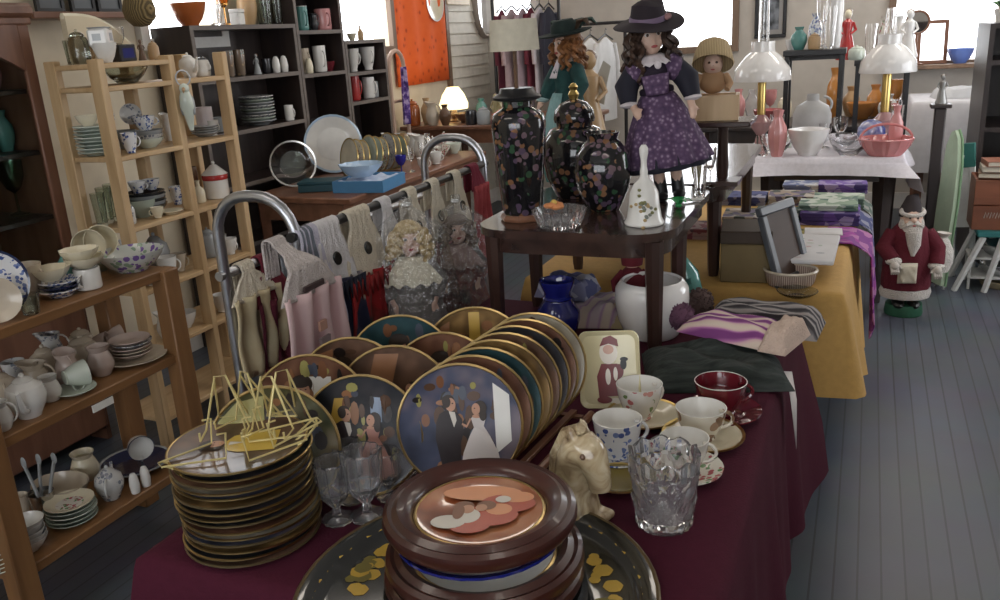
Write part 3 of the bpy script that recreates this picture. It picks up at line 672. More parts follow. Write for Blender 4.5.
c = vessel('cup', 'navy-banded white cup lying on the navy platter', 'cup', (0, 0, 0), .040, .055, 'white', hand=1, rim='navy')
c.matrix_world = tr(p[0] - .005, p[1] + .03, p[2] + .056) @ rot('Z', -.5) @ rot('Y', PI / 2) @ tr(0, 0, -.03)
for i, u in enumerate((137, 148)):
    on(Z3, 'shaker', u, 497 - i * 6, 10, 22, ('white shaker nearer the teapot, before the navy platter', 'white shaker right of its twin, before the navy platter')[i], 'shaker', 'white', dx=.085)
on(Z3, 'tumbler', 25, 520, 16, 30, 'slim beige beaker left of the metal tool jar', 'beaker', 'beige', dx=-.1)
BND[0] = (-2.595, -2.352, 2.19, 2.82)
# ================================================================ tall pale bookcase
def Zb(z, X=-2.47): return Zone(X, LZ[z], 2.245)
Z = Zb('top')
on(Z, 'tumbler', 52, 66, 14, 24, 'greenish glass tumbler at left on the pale bookcase top', 'glass', 'smoke', dx=-.05)
on(Z, 'lidjar', 66, 64, 20, 34, 'greenish glass lidded jar on the pale bookcase top', 'jar', 'smoke')
on(Z, 'mug', 82, 60, 13, 22, 'brown-banded mug between glass jar and white bowl', 'mug', 'tan', hand=1, rim='brown', dx=-.03)
on(Z, 'bowl', 102, 61, 24, 19, 'white china bowl under the sketched square jar', 'bowl', 'white', dx=.05)
p = Z(101, 41, .05); s = mpp(p)
t = thing('square_jar', 'square white jar with dark sketch standing in the white bowl', 'jar', (p[0], p[1], LZ['top'] + .052), .5)
build('body', G().box(-.034, .034, -.034, .034, 0, .062, b=.008), getm('white'), t); build('sketch', G().box(.0341, .0346, -.012, .016, .02, .046).box(-.016, .012, -.0346, -.0341, .022, .044), getm('grey'), t); build('rim_band', G().box(-.031, .031, -.031, .031, .062, .066, b=.002), getm('grey'), t)
on(Z, 'goblet', 121, 60, 15, 33, 'clear goblet behind the dark blue-labelled box', 'goblet', 'clear', dx=-.06)
p = Z(124, 58, .04); t = carton('dark box with a blue label on the pale bookcase top', p, .05, .075, .058, 'dark', a=0)
build('blue_label', G().box(.025, .0255, -.025, .025, .012, .045), getm('cobalt'), t)['label'] = 'cobalt blue label'
on(Z, 'figurine', 143, 60, 14, 20, 'small red-brown figurine beside the blue-labelled box', 'figurine', 'brown', a=.8)
on(Z, 'lidjar', 155, 60, 11, 18, 'small tan pot at the right end of the bookcase top', 'jar', 'tan')
# scalloped arch panel and the wicker ball above
p = Z(150, 62, -.04)
t = thing('arched_panel', 'cream basketwork arched panel curving over the bookcase top', 'panel', (-2.54, 2.38, LZ['top'] + .001))
out = [(-.13, 0)] + [(-.13 + .32 * i / 12, .16 * math.cos(PI / 2 * (i / 12) ** 1.6)) for i in range(12)] + [(.19, 0)]
build('panel', G().prism(out, -.012, .012, M=rot('Z', PI / 2)), ramp_mat('basketwork', 'wave', [(.3, (.42, .34, .22)), (.7, (.66, .57, .41))], scale=60, rough=.7, bump=.4), t, smooth=False)
build('border', G().tube([(x, 0, z) for x, z in out[1:-1]], .011, 0, 6, M=rot('Z', PI / 2)), getm('cream'), t)
p = PX(142, 27, -2.62)
t = thing('hanging_basket', 'round brown wicker ball basket hung beside the bright window', 'basket', p)
build('body', G().lathe([(0, 0), (.03, .004), (.055, .03), (.062, .065), (.052, .1), (.03, .118), (0, .12)], 0, 18), ramp_mat('wicker', 'wave', [(.2, (.08, .055, .02)), (.8, (.24, .17, .07))], scale=40, rough=.8, bump=.6, dist=2), t)
build('cord', G().tube([(0, 0, .118), (0, 0, ZC - p[2])], .003, 0, 6), getm('brown'), t)
Zt2 = Zb('top2')
on(Zt2, 'bowl', 128, 84, 44, 18, 'large pressed-glass bowl under the bookcase top board', 'bowl', 'smoke', dx=-.02, flute=.03, nf=14)
on(Zt2, 'teapot', 193, 79, 19, 24, 'white teapot on the right-hand top shelf of the bookcase', 'teapot', 'white', a=2.9, dx=.02)
on(Zt2, 'lidjar', 208, 77, 15, 20, 'white sugar bowl with dark finial beside the white teapot', 'jar', 'white', lid='dark', ears=True, dx=.03)
Zu = Zb('up')
p = Zu(80, 157, -.02)
zt = stack(8, '{k} sage plate of the tall pile at left, pale bookcase', p, .068, ['sage', 'greenwhite', 'sage'], 'sage plates in the pale bookcase', dz=.0125)
vessel('bowl', 'cream bowl on top of the sage plate pile', 'bowl', (p[0], p[1] - .02, zt), .038, .036, 'cream')
vessel('cup', 'small blue sprigged cup on the sage plate pile', 'cup', (p[0] + .03, p[1] + .045, zt), .022, .032, 'bluefloral', hand=1)
on(Zu, 'cup', 127, 155, 16, 20, 'white cup beside the bookcase post, upper shelf', 'cup', 'bluefloral', hand=1, dx=.08, a=1)
on(Zu, 'lidjar', 97, 158, 16, 22, 'white lidded pot in front of the sage plate pile', 'jar', 'white', dx=.07)
p = Zu(149, 149, .02)
zt = stack(3, '{k} grey-blue bowl of the nest under the white cup', p, .058, ['greenwhite', 'greysprig', 'grey'], 'grey-blue bowls', dz=.014, th=.035, cat='bowl', name='bowl', kind='bowl')
vessel('cup', 'white cup standing on the grey-blue bowls', 'cup', (p[0], p[1], zt), .040, .052, 'bluefloral', hand=1, a=1)
upright('grey patterned saucer propped behind the white cup', (p[0] - .05, p[1] - .01, zt + .022), .038, 'greysprig', .9, lean=.1, cat='saucer', name='saucer')
on(Zu, 'bowl', 126, 146, 24, 18, 'grey bowl behind the bookcase post, upper shelf', 'bowl', 'grey', dx=-.06)
p = Zu(207, 139, .0)
zt = stack(4, '{k} grey saucer under the pinkish mug, right of the bookcase', p, .058, 'grey', 'grey saucers', dz=.009, cat='saucer', name='saucer')
vessel('mug', 'tapered pinkish-white mug on the grey saucers', 'mug', (p[0], p[1] + .005, zt), .034, .072, mat('pinkish_white', (.66, .60, .62), .2), hand=None)
# parrot figurine hanging on the post
p = PX(183, 106, -2.345); t = thing('parrot_figurine', 'pale green china parrot perched on the bookcase post', 'figurine', (-2.325, p[1], p[2] - .055), .6)
g = G().tube([(0, 0, .115), (0, -.004, .09), (0, 0, .055), (0, .012, .02), (0, .02, -.035)], [.014, .022, .026, .018, .008], 0, 10)
build('body', g, getm('greenwhite'), t); hd = build('head', G().ball((0, -.006, .118), .019, 0, 10), getm('greenwhite'), t); build('beak', G().tube([(0, -.022, .118), (0, -.034, .112), (0, -.033, .102)], [.007, .005, .001], 0, 6), getm('tan'), hd)
for s in (-1, 1): build('wing', G().ball((s * .02, .01, .055), (.008, .018, .036), 0, 8), getm('grey'), t)
build('perch_ring', G().tube([(.025 * math.cos(a), .0, .125 + .03 + .028 * math.sin(a)) for a in [2 * PI * k / 14 for k in range(14)]], .003, 0, 5, closed=True), getm('grey'), t)
Zm = Zb('mid')
for i, (u, w, h, m, lab) in enumerate(((80, 14, 34, 'smoke', 'clear tumbler nearest the cabinet on the middle bookcase shelf'), (93, 14, 38, 'smoke', 'taller clear tumbler second along the middle bookcase shelf'), (106, 14, 36, 'smoke', 'clear tumbler beside the first post, middle bookcase shelf'), (122, 16, 36, 'smoke', 'clear tumbler right of the first post, middle bookcase shelf'))):
    on(Zm, 'tumbler', u, 226 - i, w, h, lab, 'glass', m, dx=-.05)
p = Zm(150, 216, -.02)
zt = stack(5, '{k} dark bowl nested under the blue cups', p, .072, ['dark', 'grey'], 'dark bowls', dz=.012, th=.04, cat='bowl', name='bowl', kind='bowl')
vessel('cup', 'blue and white cup on the dark bowls, left one', 'cup', (p[0], p[1] - .035, zt), .032, .044, 'bluefloral', hand=1, a=.3)
vessel('cup', 'blue and white cup on the dark bowls, right one', 'cup', (p[0], p[1] + .035, zt), .032, .040, 'bluefloral', hand=1, a=2)
p = Zm(171, 212, .07)
plate('pale yellow saucer at the front of the middle bookcase shelf', p, .045, 'cream', cat='saucer', name='saucer')
p = Zm(158, 216, .075); vessel('cup', 'pale yellow cup beside its saucer, middle bookcase shelf', 'cup', p, .024, .04, 'cream', hand=1, a=-2)
t = thing('house_jar', 'white jar with pointed roof and red band between bookcase posts', 'jar', Zm(219, 203, .02), .3)
build('body', G().lathe([(0, 0), (.046, 0), (.050, .01), (.050, .075), (0, .075)], 0, 18), getm('white'), t); build('red_band', G().lathe([(.0505, .075), (.052, .078), (.052, .094), (.0505, .096)], 0, 18), getm('red'), t)
l = build('roof_lid', G().lathe([(0, .075), (.050, .078), (.050, .096), (.054, .097), (.012, .135), (0, .138)], 0, 18), getm('white'), t); build('knob', G().ball((0, 0, .143), .008, 0, 8), getm('white'), l)
on(Zm, 'bottle', 201, 206, 12, 22, 'small beige bottle left of the red-banded jar', 'bottle', 'cream', dx=.02)
on(Zm, 'tall_vase', 197, 208, 12, 32, 'brown beaker vase behind the beige bottle', 'vase', 'brown', dx=-.06)
on(Zm, 'bowl', 137, 222, 30, 18, 'grey-green bowl right of the tumblers, middle bookcase shelf', 'bowl', 'sage', dx=-.02)
on(Zm, 'lidjar', 100, 222, 15, 24, 'pale grey lidded pot in front of the tumblers', 'jar', 'greysprig', dx=.06)
on(Zm, 'cup', 180, 214, 14, 18, 'blue sprigged cup by the middle post, middle bookcase shelf', 'cup', 'bluefloral', hand=1, dx=-.05)
on(Zu, 'jug', 171, 147, 13, 26, 'white milk jug by the middle post, upper bookcase shelf', 'jug', 'white', dx=-.06)
on(Zu, 'cup', 226, 138, 13, 15, 'white cup by the right post, upper bookcase shelf', 'cup', 'white', hand=1, dx=.04)
Zl = Zb('low')
on(Zl, 'bowl', 150, 288, 26, 14, 'grey bowl before the blue and white pitcher', 'bowl', 'greysprig', dx=.08)
on(Zl, 'cup', 238, 262, 15, 16, 'white cup at the right end of the lower bookcase shelf', 'cup', 'white', hand=1, dx=.06)
on(Zl, 'jug', 144, 288, 20, 44, 'tall blue and white pitcher on the lower bookcase shelf', 'pitcher', 'bluefloral', dx=.03, a=2, name='pitcher')
on(Zl, 'teapot', 166, 284, 26, 40, 'dark pewter teapot on the lower bookcase shelf', 'teapot', 'grey', dx=-.04, a=2.4)
on(Zl, 'cup', 167, 281, 20, 22, 'white cup before the pewter teapot', 'cup', 'white', hand=1, dx=.07, a=.8)
on(Zl, 'cup', 184, 277, 16, 18, 'white cup at the right of the pewter teapot', 'cup', 'beige', hand=1, dx=.04, a=.3)
on(Zl, 'lidjar', 213, 269, 16, 30, 'grey lidded pot past the second post, lower shelf', 'jar', 'grey', dx=.0)
on(Zl, 'cup', 228, 263, 16, 18, 'grey cup beyond the lidded pot, lower shelf', 'cup', 'greysprig', hand=1, dx=.02)
Zf = Zb('base')
on(Zf, 'jug', 170, 349, 18, 26, 'white jug on the bottom visible bookcase shelf', 'jug', 'white', dx=.06, a=.5)
on(Zf, 'bowl', 193, 338, 24, 16, 'white bowl on the bottom visible bookcase shelf', 'bowl', 'white', dx=.05)
on(Zf, 'cup', 225, 320, 18, 18, 'white cup at the end of the bottom bookcase shelf', 'cup', 'white', hand=1, dx=.05)
BND[0] = (-3.0, -2.70, 1.30, 2.17)
# ================================================================ china cabinet contents
for u, v, z, kind, w, h, m, lab in ((3, 78, 1.34, 'vase', 22, 34, 'pink', 'pink rose vase behind the cabinet glass'), (20, 82, 1.34, 'bowl', 22, 16, 'greenwhite', 'pale green dish behind the cabinet glass'), (24, 150, 1.13, 'goblet', 22, 46, 'green', 'green goblet on the middle shelf inside the cabinet'), (10, 150, 1.13, 'vase', 20, 40, 'teal', 'dark teal vase beside the green goblet in the cabinet'), (26, 225, .9, 'goblet', 24, 54, 'green', 'green goblet on the lowest shelf inside the cabinet'), (42, 158, 1.13, 'bottle', 12, 40, 'smoke', 'smoky bottle at the right inside the cabinet')):
    on(Zone(-2.80, z), kind, u, v, w, h, lab, {'vase': 'vase', 'bowl': 'dish', 'goblet': 'goblet', 'bottle': 'bottle'}[kind], m)
# ledge on the cream wall with dark frames
t = struct('trim_3', G().box(XL, XL + .14, 2.45, 3.08, 1.585, 1.61, b=.003), W['redwood'])
fm = mat('photo_grey', (.10, .11, .12), .3)
for i, (y, w, h) in enumerate(((2.60, .13, .13), (2.76, .12, .14), (2.90, .13, .13))):
    t = thing('picture_frame', ('black-framed photograph at the left on the wall ledge', 'black-framed photograph in the middle of the wall ledge', 'black-framed photograph nearest the wicker ball on the ledge')[i], 'picture frame', (XL + .06, y, 1.613), PI / 2, rx=0, ry=0)
    f = .014
    g = G().box(-w / 2, w / 2, -.008, .008, 0, f).box(-w / 2, w / 2, -.008, .008, h - f, h).box(-w / 2, -w / 2 + f, -.008, .008, f, h - f).box(w / 2 - f, w / 2, -.008, .008, f, h - f)
    build('frame', g, black, t, smooth=False); build('photograph', G().box(-w / 2 + f, w / 2 - f, -.002, .006, f, h - f), fm, t, smooth=False)
# ================================================================ dark bookcases
BND[0] = (-3.03, -2.80, 3.15, 3.945)
Zd = Zone(-2.90, 1.545)
on(Zd, 'bowl', 193, 27, 36, 22, 'amber-orange glass bowl on the wide dark bookcase', 'bowl', 'orange', dx=.03)
on(Zd, 'vase', 216, 24, 16, 40, 'tall clear vase with orange tint beside the amber bowl', 'vase', 'clear')
on(Zd, 'goblet', 226, 24, 15, 40, 'orange-stemmed glass goblet on the wide dark bookcase', 'goblet', 'amber', dx=-.03)
p = Zd(238, 23, .04); carton('white cardboard box among glassware on the dark bookcase', p, .05, .06, .075, 'white', a=.2, lid='white')
on(Zd, 'vase', 254, 22, 20, 40, 'tall amber flared vase right of the white box', 'vase', 'tan', dx=-.02)
for i, u in enumerate((264, 275, 286)): on(Zd, 'tall_vase', u, 22 - i * .5, 13, 38, ('tall pale glass cylinder, nearest the amber flared vase', 'tall pale glass cylinder in the middle of three', 'tall pale glass cylinder at the bookcase corner')[i], 'vase', 'smoke')
BND[0] = (-3.015, -2.805, 3.175, 3.92)
Zd = Zone(-2.90, 1.305)
for i, u in enumerate((230, 241)): on(Zd, 'tall_vase', u, 74 - i, 12, 25, ('brown patterned beaker at left in the dark bookcase', 'brown patterned beaker right of its twin in the dark bookcase')[i], 'beaker', spots('brown_sprig', (.20, .15, .11), (.35, .25, .15), (.05, .07, .04), scale=60), dx=.0)
on(Zd, 'figurine', 258, 73, 9, 20, 'small grey-white figurine in the dark bookcase', 'figurine', 'grey', dx=.02)
on(Zd, 'mug', 268, 73, 10, 14, 'dark mug left of the white shakers', 'mug', 'dark', hand=1)
for i, u in enumerate((277, 285)): on(Zd, 'shaker', u, 72, 8, 16, ('white pepper shaker left of its twin in the dark bookcase', 'white salt shaker right of its twin in the dark bookcase')[i], 'shaker', 'white', dx=.05)
Zd = Zone(-2.89, 1.055)
p = Zd(260, 126)
stack(9, '{k} grey plate of the tall stack in the dark bookcase', p, .088, ['grey', 'sage', 'greysprig'], 'grey plates in the dark bookcase', dz=.015, th=.02)
on(Zd, 'mug', 290, 120, 9, 15, 'white mug right of the grey plate stack', 'mug', 'white', hand=1, dx=.06)
on(Zd, 'bowl', 220, 128, 18, 14, 'grey bowl left of the grey plate stack', 'bowl', 'grey')
BND[0] = (-3.015, -2.805, 3.975, 4.375)
Zd = Zone(-2.88, c2[0])
on(Zd, 'mug', 303, 31, 13, 23, 'pale green banded mug on the upper middle bookcase shelf', 'mug', 'teal', hand=1, rim='white', a=-.4)
on(Zd, 'jug', 315, 31, 9, 16, 'tiny dark jug between green and pink mugs', 'jug', 'dark')
on(Zd, 'mug', 327, 30, 16, 20, 'dusty pink mug on the upper middle bookcase shelf', 'mug', 'pink', hand=1, a=-.4)
Zd = Zone(-2.88, c2[1])
on(Zd, 'cup', 305, 75, 14, 24, 'white footed cup at left of the lower mug shelf', 'cup', 'beige', hand=1)
on(Zd, 'shaker', 310, 75, 8, 15, 'cream shaker before the white footed cup', 'shaker', 'cream', dx=.05)
on(Zd, 'mug', 323, 73, 13, 25, 'tall white mug on the lower mug shelf', 'mug', 'white', hand=1, a=-.4)
on(Zd, 'bowl', 338, 71, 14, 9, 'dark red dish right of the tall white mug', 'dish', 'maroon')
BND[0] = (-3.015, -2.805, 4.43, 4.845)
Zd = Zone(-2.88, c3[0])
on(Zd, 'cup', 354, 73, 14, 22, 'white cup at left on the upper shelf of the low bookcase', 'cup', 'white', hand=1)
on(Zd, 'cup', 369, 71, 15, 22, 'white cup at right on the upper shelf of the low bookcase', 'cup', 'white', hand=1, a=-.4)
Zd = Zone(-2.88, c3[1])
on(Zd, 'mug', 356, 104, 11, 25, 'red and white mug on the low bookcase', 'mug', 'red', hand=1, rim='white')
on(Zd, 'mug', 371, 102, 12, 20, 'white mug right of the red and white mug', 'mug', 'white', hand=1)
on(Zd, 'mug', 381, 99, 8, 15, 'small grey-white mug at the end of the low bookcase', 'mug', 'grey')
BND[0] = (-3.03, -2.80, 4.41, 4.87)
Zd = Zone(-2.92, 1.447)
on(Zd, 'bottle', 361, 40, 6, 14, 'tan candle against the bright window on the low bookcase', 'candle', 'tan', name='candle')
on(Zd, 'bowl', 352, 40, 10, 7, 'yellow dish beside the tan candle', 'dish', 'cream')
BND[0] = None
# ================================================================ wooden table before the dark bookcases
def face(p): return math.atan2(-p[0], p[1])     # yaw that turns a -Y facing thing to look back at the aisle
p = T(296, 187, MT); upright('cut-crystal plate standing at the corner of the wooden table', p, .116, 'crystal', face(p), lean=.2, rim='silver', center='smoke')
p = T(329, 173, MT); p = (p[0] + .05, p[1], p[2]); upright('large white platter with grey-blue border standing behind the crystal plate', p, .158, 'white', face(p), lean=.18, center='white', rim='paleblue', name='platter', cat='platter', th=.022)
a0, a1 = T(351, 178, MT), T(400, 169, MT)
ms = ['cream', 'floral', 'cream', 'sage', 'greenwhite', 'floral', 'greysprig', 'cream', 'sage']
od = ['first', 'second', 'third', 'fourth', 'fifth', 'sixth', 'seventh', 'eighth', 'last']
for i in range(9):
    f = i / 8; q = (a0[0] + (a1[0] - a0[0]) * f, a0[1] + (a1[1] - a0[1]) * f + .0, MT + .001)
    upright('%s small gilt plate from the left in the standing row on the wooden table' % od[i], q, .104 - .005 * (i % 3), ms[i], -.55, lean=.16, rim='gold')
t = carton('dark teal flat box beside the crystal plate', T(322, 190, MT), .20, .13, .05, mat('teal_card', (.015, .065, .085), .5), a=.35, lid=mat('teal_card'))
p = T(372, 188, MT); p = (p[0] - .01, p[1] + .0, p[2])
t = thing('box', 'bright blue open box under the pale blue dish', 'box', p, .12); bc = mat('blue_card', (.07, .22, .42), .5)
build('body', G().box(-.13, .13, -.14, .14, 0, .012).box(-.13, -.12, -.14, .14, .012, .055).box(.12, .13, -.14, .14, .012, .055).box(-.12, .12, -.14, -.13, .012, .055).box(-.12, .12, .13, .14, .012, .055), bc, t, smooth=False)
build('tissue', G().grid(lambda a, b: ((a - .5) * .236, (b - .5) * .256, .045 + .012 * math.sin(a * 17 + b * 5) * math.sin(b * 13 + a * 3)), 16, 16), mat('pale_tissue', (.55, .63, .78), .8), t)
vessel('bowl', 'ruffled pale blue glass dish in the blue box', 'dish', (p[0] - .03, p[1] - .02, p[2] + .06), .105, .062, 'paleblue', flute=.07, nf=9)
vessel('goblet', 'cobalt blue goblet at the edge of the wooden table', 'goblet', T(402, 174, MT), .03, .10, mat('cobalt_glass', (.02, .02, .25), .06, coat=.6))
def Tc(u, v, z, x0=-2.85):
    p = T(u, v, z)
    if p[0] < x0: q = PX(u, v, x0); p = (x0, q[1], z + .001)
    lo, hi = (5.33, 6.18) if z > .8 else (3.3, 4.79)
    p = (p[0], min(hi, max(lo, p[1])), p[2])
    return p
BND[0] = (-2.72, -2.16, 3.3, 4.85)
for u, v, kind, w, h, m, lab, k in (
 (412, 172, 'goblet', 9, 24, 'clear', 'clear wine glass right of the cobalt goblet', {}), (424, 166, 'goblet', 9, 24, 'clear', 'clear wine glass farther along the table edge', {}),
 (436, 164, 'cup', 14, 12, 'white', 'white cup near the far corner of the wooden table', {'hand': 1}), (398, 152, 'jug', 14, 22, 'white', 'white jug behind the standing row of plates', {}),
 (412, 150, 'bowl', 20, 12, 'floral', 'flowered bowl behind the wine glasses', {}), (428, 147, 'teapot', 16, 20, 'roses', 'rose-sprigged teapot behind the wine glasses', {}),
 (446, 150, 'bowl', 16, 10, 'greenwhite', 'pale green bowl at the far end of the wooden table', {}), (385, 137, 'lidjar', 14, 20, 'grey', 'grey lidded jar far behind the plate row', {}), (372, 133, 'cup', 13, 13, 'white', 'white cup far behind the plate row', {'hand': 1}),
 (401, 138, 'vase', 11, 22, 'tan', 'tan vase far behind the plate row', {}), (417, 137, 'cup', 12, 12, 'beige', 'beige cup before the pale wooden stand', {'hand': 1}), (430, 136, 'vase', 10, 20, 'silver', 'pewter vase at the far edge of the wooden table', {}), (443, 137, 'cup', 12, 12, 'white', 'white cup beside the pewter vase', {'hand': 1}),
 (359, 141, 'bowl', 18, 10, 'greysprig', 'grey bowl left of the far lidded jar', {}), (421, 158, 'jug', 14, 22, 'white', 'white milk jug among the wine glasses', {}), (441, 156, 'bowl', 20, 10, 'floral', 'flowered bowl behind the far white cup', {}), (432, 170, 'cup', 13, 12, 'roses', 'rose-sprigged cup at the front edge of the wooden table', {'hand': 1}),
 (438, 160, 'tumbler', 10, 16, 'clear', 'clear tumbler at the far corner of the wooden table', {}), (404, 160, 'mug', 12, 14, 'white', 'white mug just behind the cobalt goblet', {'hand': 1}), (389, 147, 'vase', 12, 24, 'greysprig', 'grey sprigged vase right behind the plate row', {}), (422, 143, 'jug', 13, 20, 'white', 'white cream jug left of the rose teapot', {}), (408, 143, 'lidjar', 13, 20, 'cream', 'cream lidded jar behind the flowered bowl', {}),
 (378, 141, 'jug', 14, 22, 'grey', 'grey jug behind the middle of the plate row', {}), (345, 150, 'lidjar', 16, 24, 'beige', 'beige lidded jar behind the white platter', {})):
    q = Tc(u, v, MT, -2.66); s = mpp(q); MAKE[kind](lab, {'goblet': 'glass', 'lidjar': 'jar'}.get(kind, kind), q, w * s / 2, h * s, m, **k)
BND[0] = (-2.96, -1.76, 5.28, 6.24)
# ---- back table
for u, v, kind, w, h, m, lab, k in (
 (398, 128, 'lidjar', 15, 26, 'orange', 'orange-brown lidded jar at left of the back table', {}), (413, 126, 'vase', 12, 26, 'tan', 'tan vase beside the orange-brown jar', {}), (425, 128, 'jug', 14, 22, 'beige', 'beige jug before the glowing lamp', {}),
 (438, 126, 'vase', 12, 20, 'brown', 'brown vase left of the glowing lamp foot', {}), (466, 122, 'bowl', 26, 9, 'brown', 'wide brown dish right of the glowing lamp', {}), (478, 130, 'figurine', 12, 30, 'khaki', 'khaki figurine at right on the back table', {}),
 (489, 128, 'figurine', 12, 34, 'cream', 'cream figurine at the right end of the back table', {}), (468, 131, 'lidjar', 14, 18, 'grey', 'grey lidded pot before the wide brown dish', {}), (452, 131, 'mug', 12, 14, 'dark', 'dark mug in front of the glowing lamp', {}), (482, 117, 'vase', 12, 18, 'teal', 'teal vase behind the khaki figurine', {}),
 (500, 122, 'vase', 14, 26, 'khaki', 'khaki vase beyond the cream figurine', {}), (512, 126, 'bowl', 22, 12, 'cream', 'cream bowl at the far right of the back table', {})):
    q = Tc(u, v, BT); s = mpp(q); MAKE[kind](lab, {'lidjar': 'jar'}.get(kind, kind), q, w * s / 2, h * s, m, **k)
q = Tc(455, 121, BT, -2.7); s = mpp(q)
t = thing('table_lamp', 'lit table lamp with glowing milk-glass shade on the back table', 'lamp', q)
build('base', G().lathe(pr(8 * s, 13 * s, [(0, 0), (.9, 0), (.9, .08), (.3, .2), (.5, .5), (.25, .9), (0, .92)]), 0, 16), getm('brown'), t)
build('lamp_shade', G().lathe([(14 * s, 12 * s), (14.5 * s, 17 * s), (11 * s, 26 * s), (6 * s, 33 * s), (5.5 * s, 33 * s), (10.5 * s, 25.5 * s), (13.5 * s, 17 * s), (13.4 * s, 12 * s)], 0, 22), mat('lit_shade', (.9, .8, .55), .4, emit=(1, .84, .45), es=2.0), t)
build('socket', G().lathe([(0, 11 * s), (2 * s, 11 * s), (2 * s, 18 * s), (0, 19 * s)], 0, 10), getm('gold'), t)
BND[0] = None
# pale wooden stand with purple scarf
q = T(400, 134, MT)
t = thing('clothes_stand', 'pale wooden stand with hooped top before the orange hanging', 'stand', (-2.91, 4.98, 0))
y0 = 4.94
pa, pb = PX(388, 60, -2.85), PX(403, 60, -2.85)
g = G(); yl, yr = pa[1] - 4.98, pb[1] - 4.98
pts = [(.06, yl, 0), (.06, yl, 1.27)] + [(.06, (yl + yr) / 2 - (yr - yl) / 2 * math.cos(a), 1.27 + .1 * math.sin(a)) for a in [PI * k / 8 for k in range(1, 8)]] + [(.06, yr, 1.27), (.06, yr, 0)]
build('frame', g.tube(pts, .014, 0, 8), mat('pinkish_wood', (.52, .36, .28), .5), t)
for z in (.3, .82, 1.05): build('crossbar', G().tube([(.06, yl, z), (.06, yr, z)], .01, 0, 8), mat('pinkish_wood'), t)
p = PX(404, 70, -2.80)
g = G().grid(lambda a, b: (.014 * math.sin(a * 9 + b * 2) , (a - .5) * .10 * (.55 + .55 * min(1, b * 2.2)), -b * .37), 12, 14)
solo('hanging_scarf', 'purple and violet scarf hanging from the pale wooden stand', 'scarf', g, ramp_mat('violet_print', 'noise', [(.35, (.02, .012, .08)), (.5, (.10, .04, .25)), (.62, (.45, .35, .55))], scale=25, rough=.8), (-2.81, p[1], p[2] + .02), solid=.006)
# ---- on the left wall
t = thing('wall_hanging', 'bright orange printed cloth hanging on the left wall', 'wall hanging', (XL + .012, 5.8, 1.12))
build('cloth', G().grid(lambda a, b: (.012 + .006 * math.sin(a * 22), (a - .5) * .82, b * 1.05), 40, 8), ramp_mat('orange_print', 'voronoi', [(.0, (.42, .035, .01)), (.16, (.60, .08, .015)), (.3, (.82, .13, .02)), (1, (.86, .15, .025))], scale=16, rough=.85), t, solid=.004)
build('hanging_rod', G().tube([(.015, -.45, 1.06), (.015, .45, 1.06)], .012, 0, 8), getm('brown'), t)
struct('trim_4', G().box(XL, XL + .03, 6.215, 6.265, 0, 2.2), brownframe)
p = PX(433, 2, XL + .02); upright('white oval-looking plate hung on the pale clapboard wall', (XL + .025, p[1], p[2] - .14), .14, 'cream', PI / 2, lean=.02, rim='white')
p = PX(483, 3, XL + .02)
t = thing('oval_mirror', 'oval mirror in a carved grey frame on the clapboard wall', 'mirror', (XL + .022, p[1], p[2] - .02), PI / 2)
el = lambda r1, r2, n=32: [(r1 * math.cos(2 * PI * k / n), 0, r2 * math.sin(2 * PI * k / n)) for k in range(n)]
build('frame', G().tube(el(.19, .25), .035, 0, 10, closed=True, flat=.5), mat('grey_carved', (.33, .29, .25), .5, bump=.4), t)
build('mirror_glass', G().prism([(a, c) for a, b, c in el(.17, .23)], -.004, .002), metal('mirror_silver', (.8, .8, .8), .04), t)
p = PX(457, 1, XL + .02); solo('wall_sign', 'tan wooden plaque high on the clapboard wall', 'plaque', G().box(-.008, .008, -.21, .21, 0, .16, b=.004), W['pale'], (XL + .028, p[1], p[2] - .03))
# ---- clothes on a rail at the far wall
rail = thing('clothes_rail', 'black clothes rail near the far left window', 'clothes rail', (-2.2, 6.55, 0))
xr = [PY(u, 20, 6.55)[0] + 2.2 for u in (493, 559)]
for x in xr: build('upright', G().tube([(x, 0, 0), (x, 0, 1.72)], .014, 0, 8), iron, rail); build('foot', G().tube([(x, -.22, .015), (x, .22, .015)], .014, 0, 8), iron, rail)
build('rail', G().tube([(xr[0] - .02, 0, 1.72), (xr[1] + .02, 0, 1.72)], .013, 0, 8), iron, rail)
def garment(lab, x, y, z, w, h, m, seed, cat='garment'):
    rnd = random.Random(seed); a = rnd.uniform(0, 6)
    t = thing('hanging_garment', lab, cat, (x, y, z - .052), 1.35)
    def fn(u, v):
        ww = w * (.10 + .9 * min(1, v * 7) ** .5) if v < .14 else w * (1 + .12 * v)
        ang = 2 * PI * u; dd = .022 * (.4 + .6 * min(1, v * 6)) * (1 + .25 * math.sin(5 * ang + a))
        return (ww / 2 * math.cos(ang), dd * math.sin(ang), -.03 - v * h)
    build('body', G().grid(fn, 28, 14, closed_u=True), m, t)
    for s in (-1, 1): build('sleeve', G().tube([(s * w * .42, 0, -.08), (s * w * .60, 0, -.22), (s * w * .64, -.01, -.45)], [.026, .024, .02], 0, 10), m, t)
    build('hanger', G().tube([(-w * .4, 0, -.05), (0, 0, -.005), (w * .4, 0, -.05)], .006, 0, 6).tube([(0, 0, -.005), (0, 0, .02), (.012, 0, .034), (.022, 0, .024)], .003, 0, 5), iron, t)
    return t
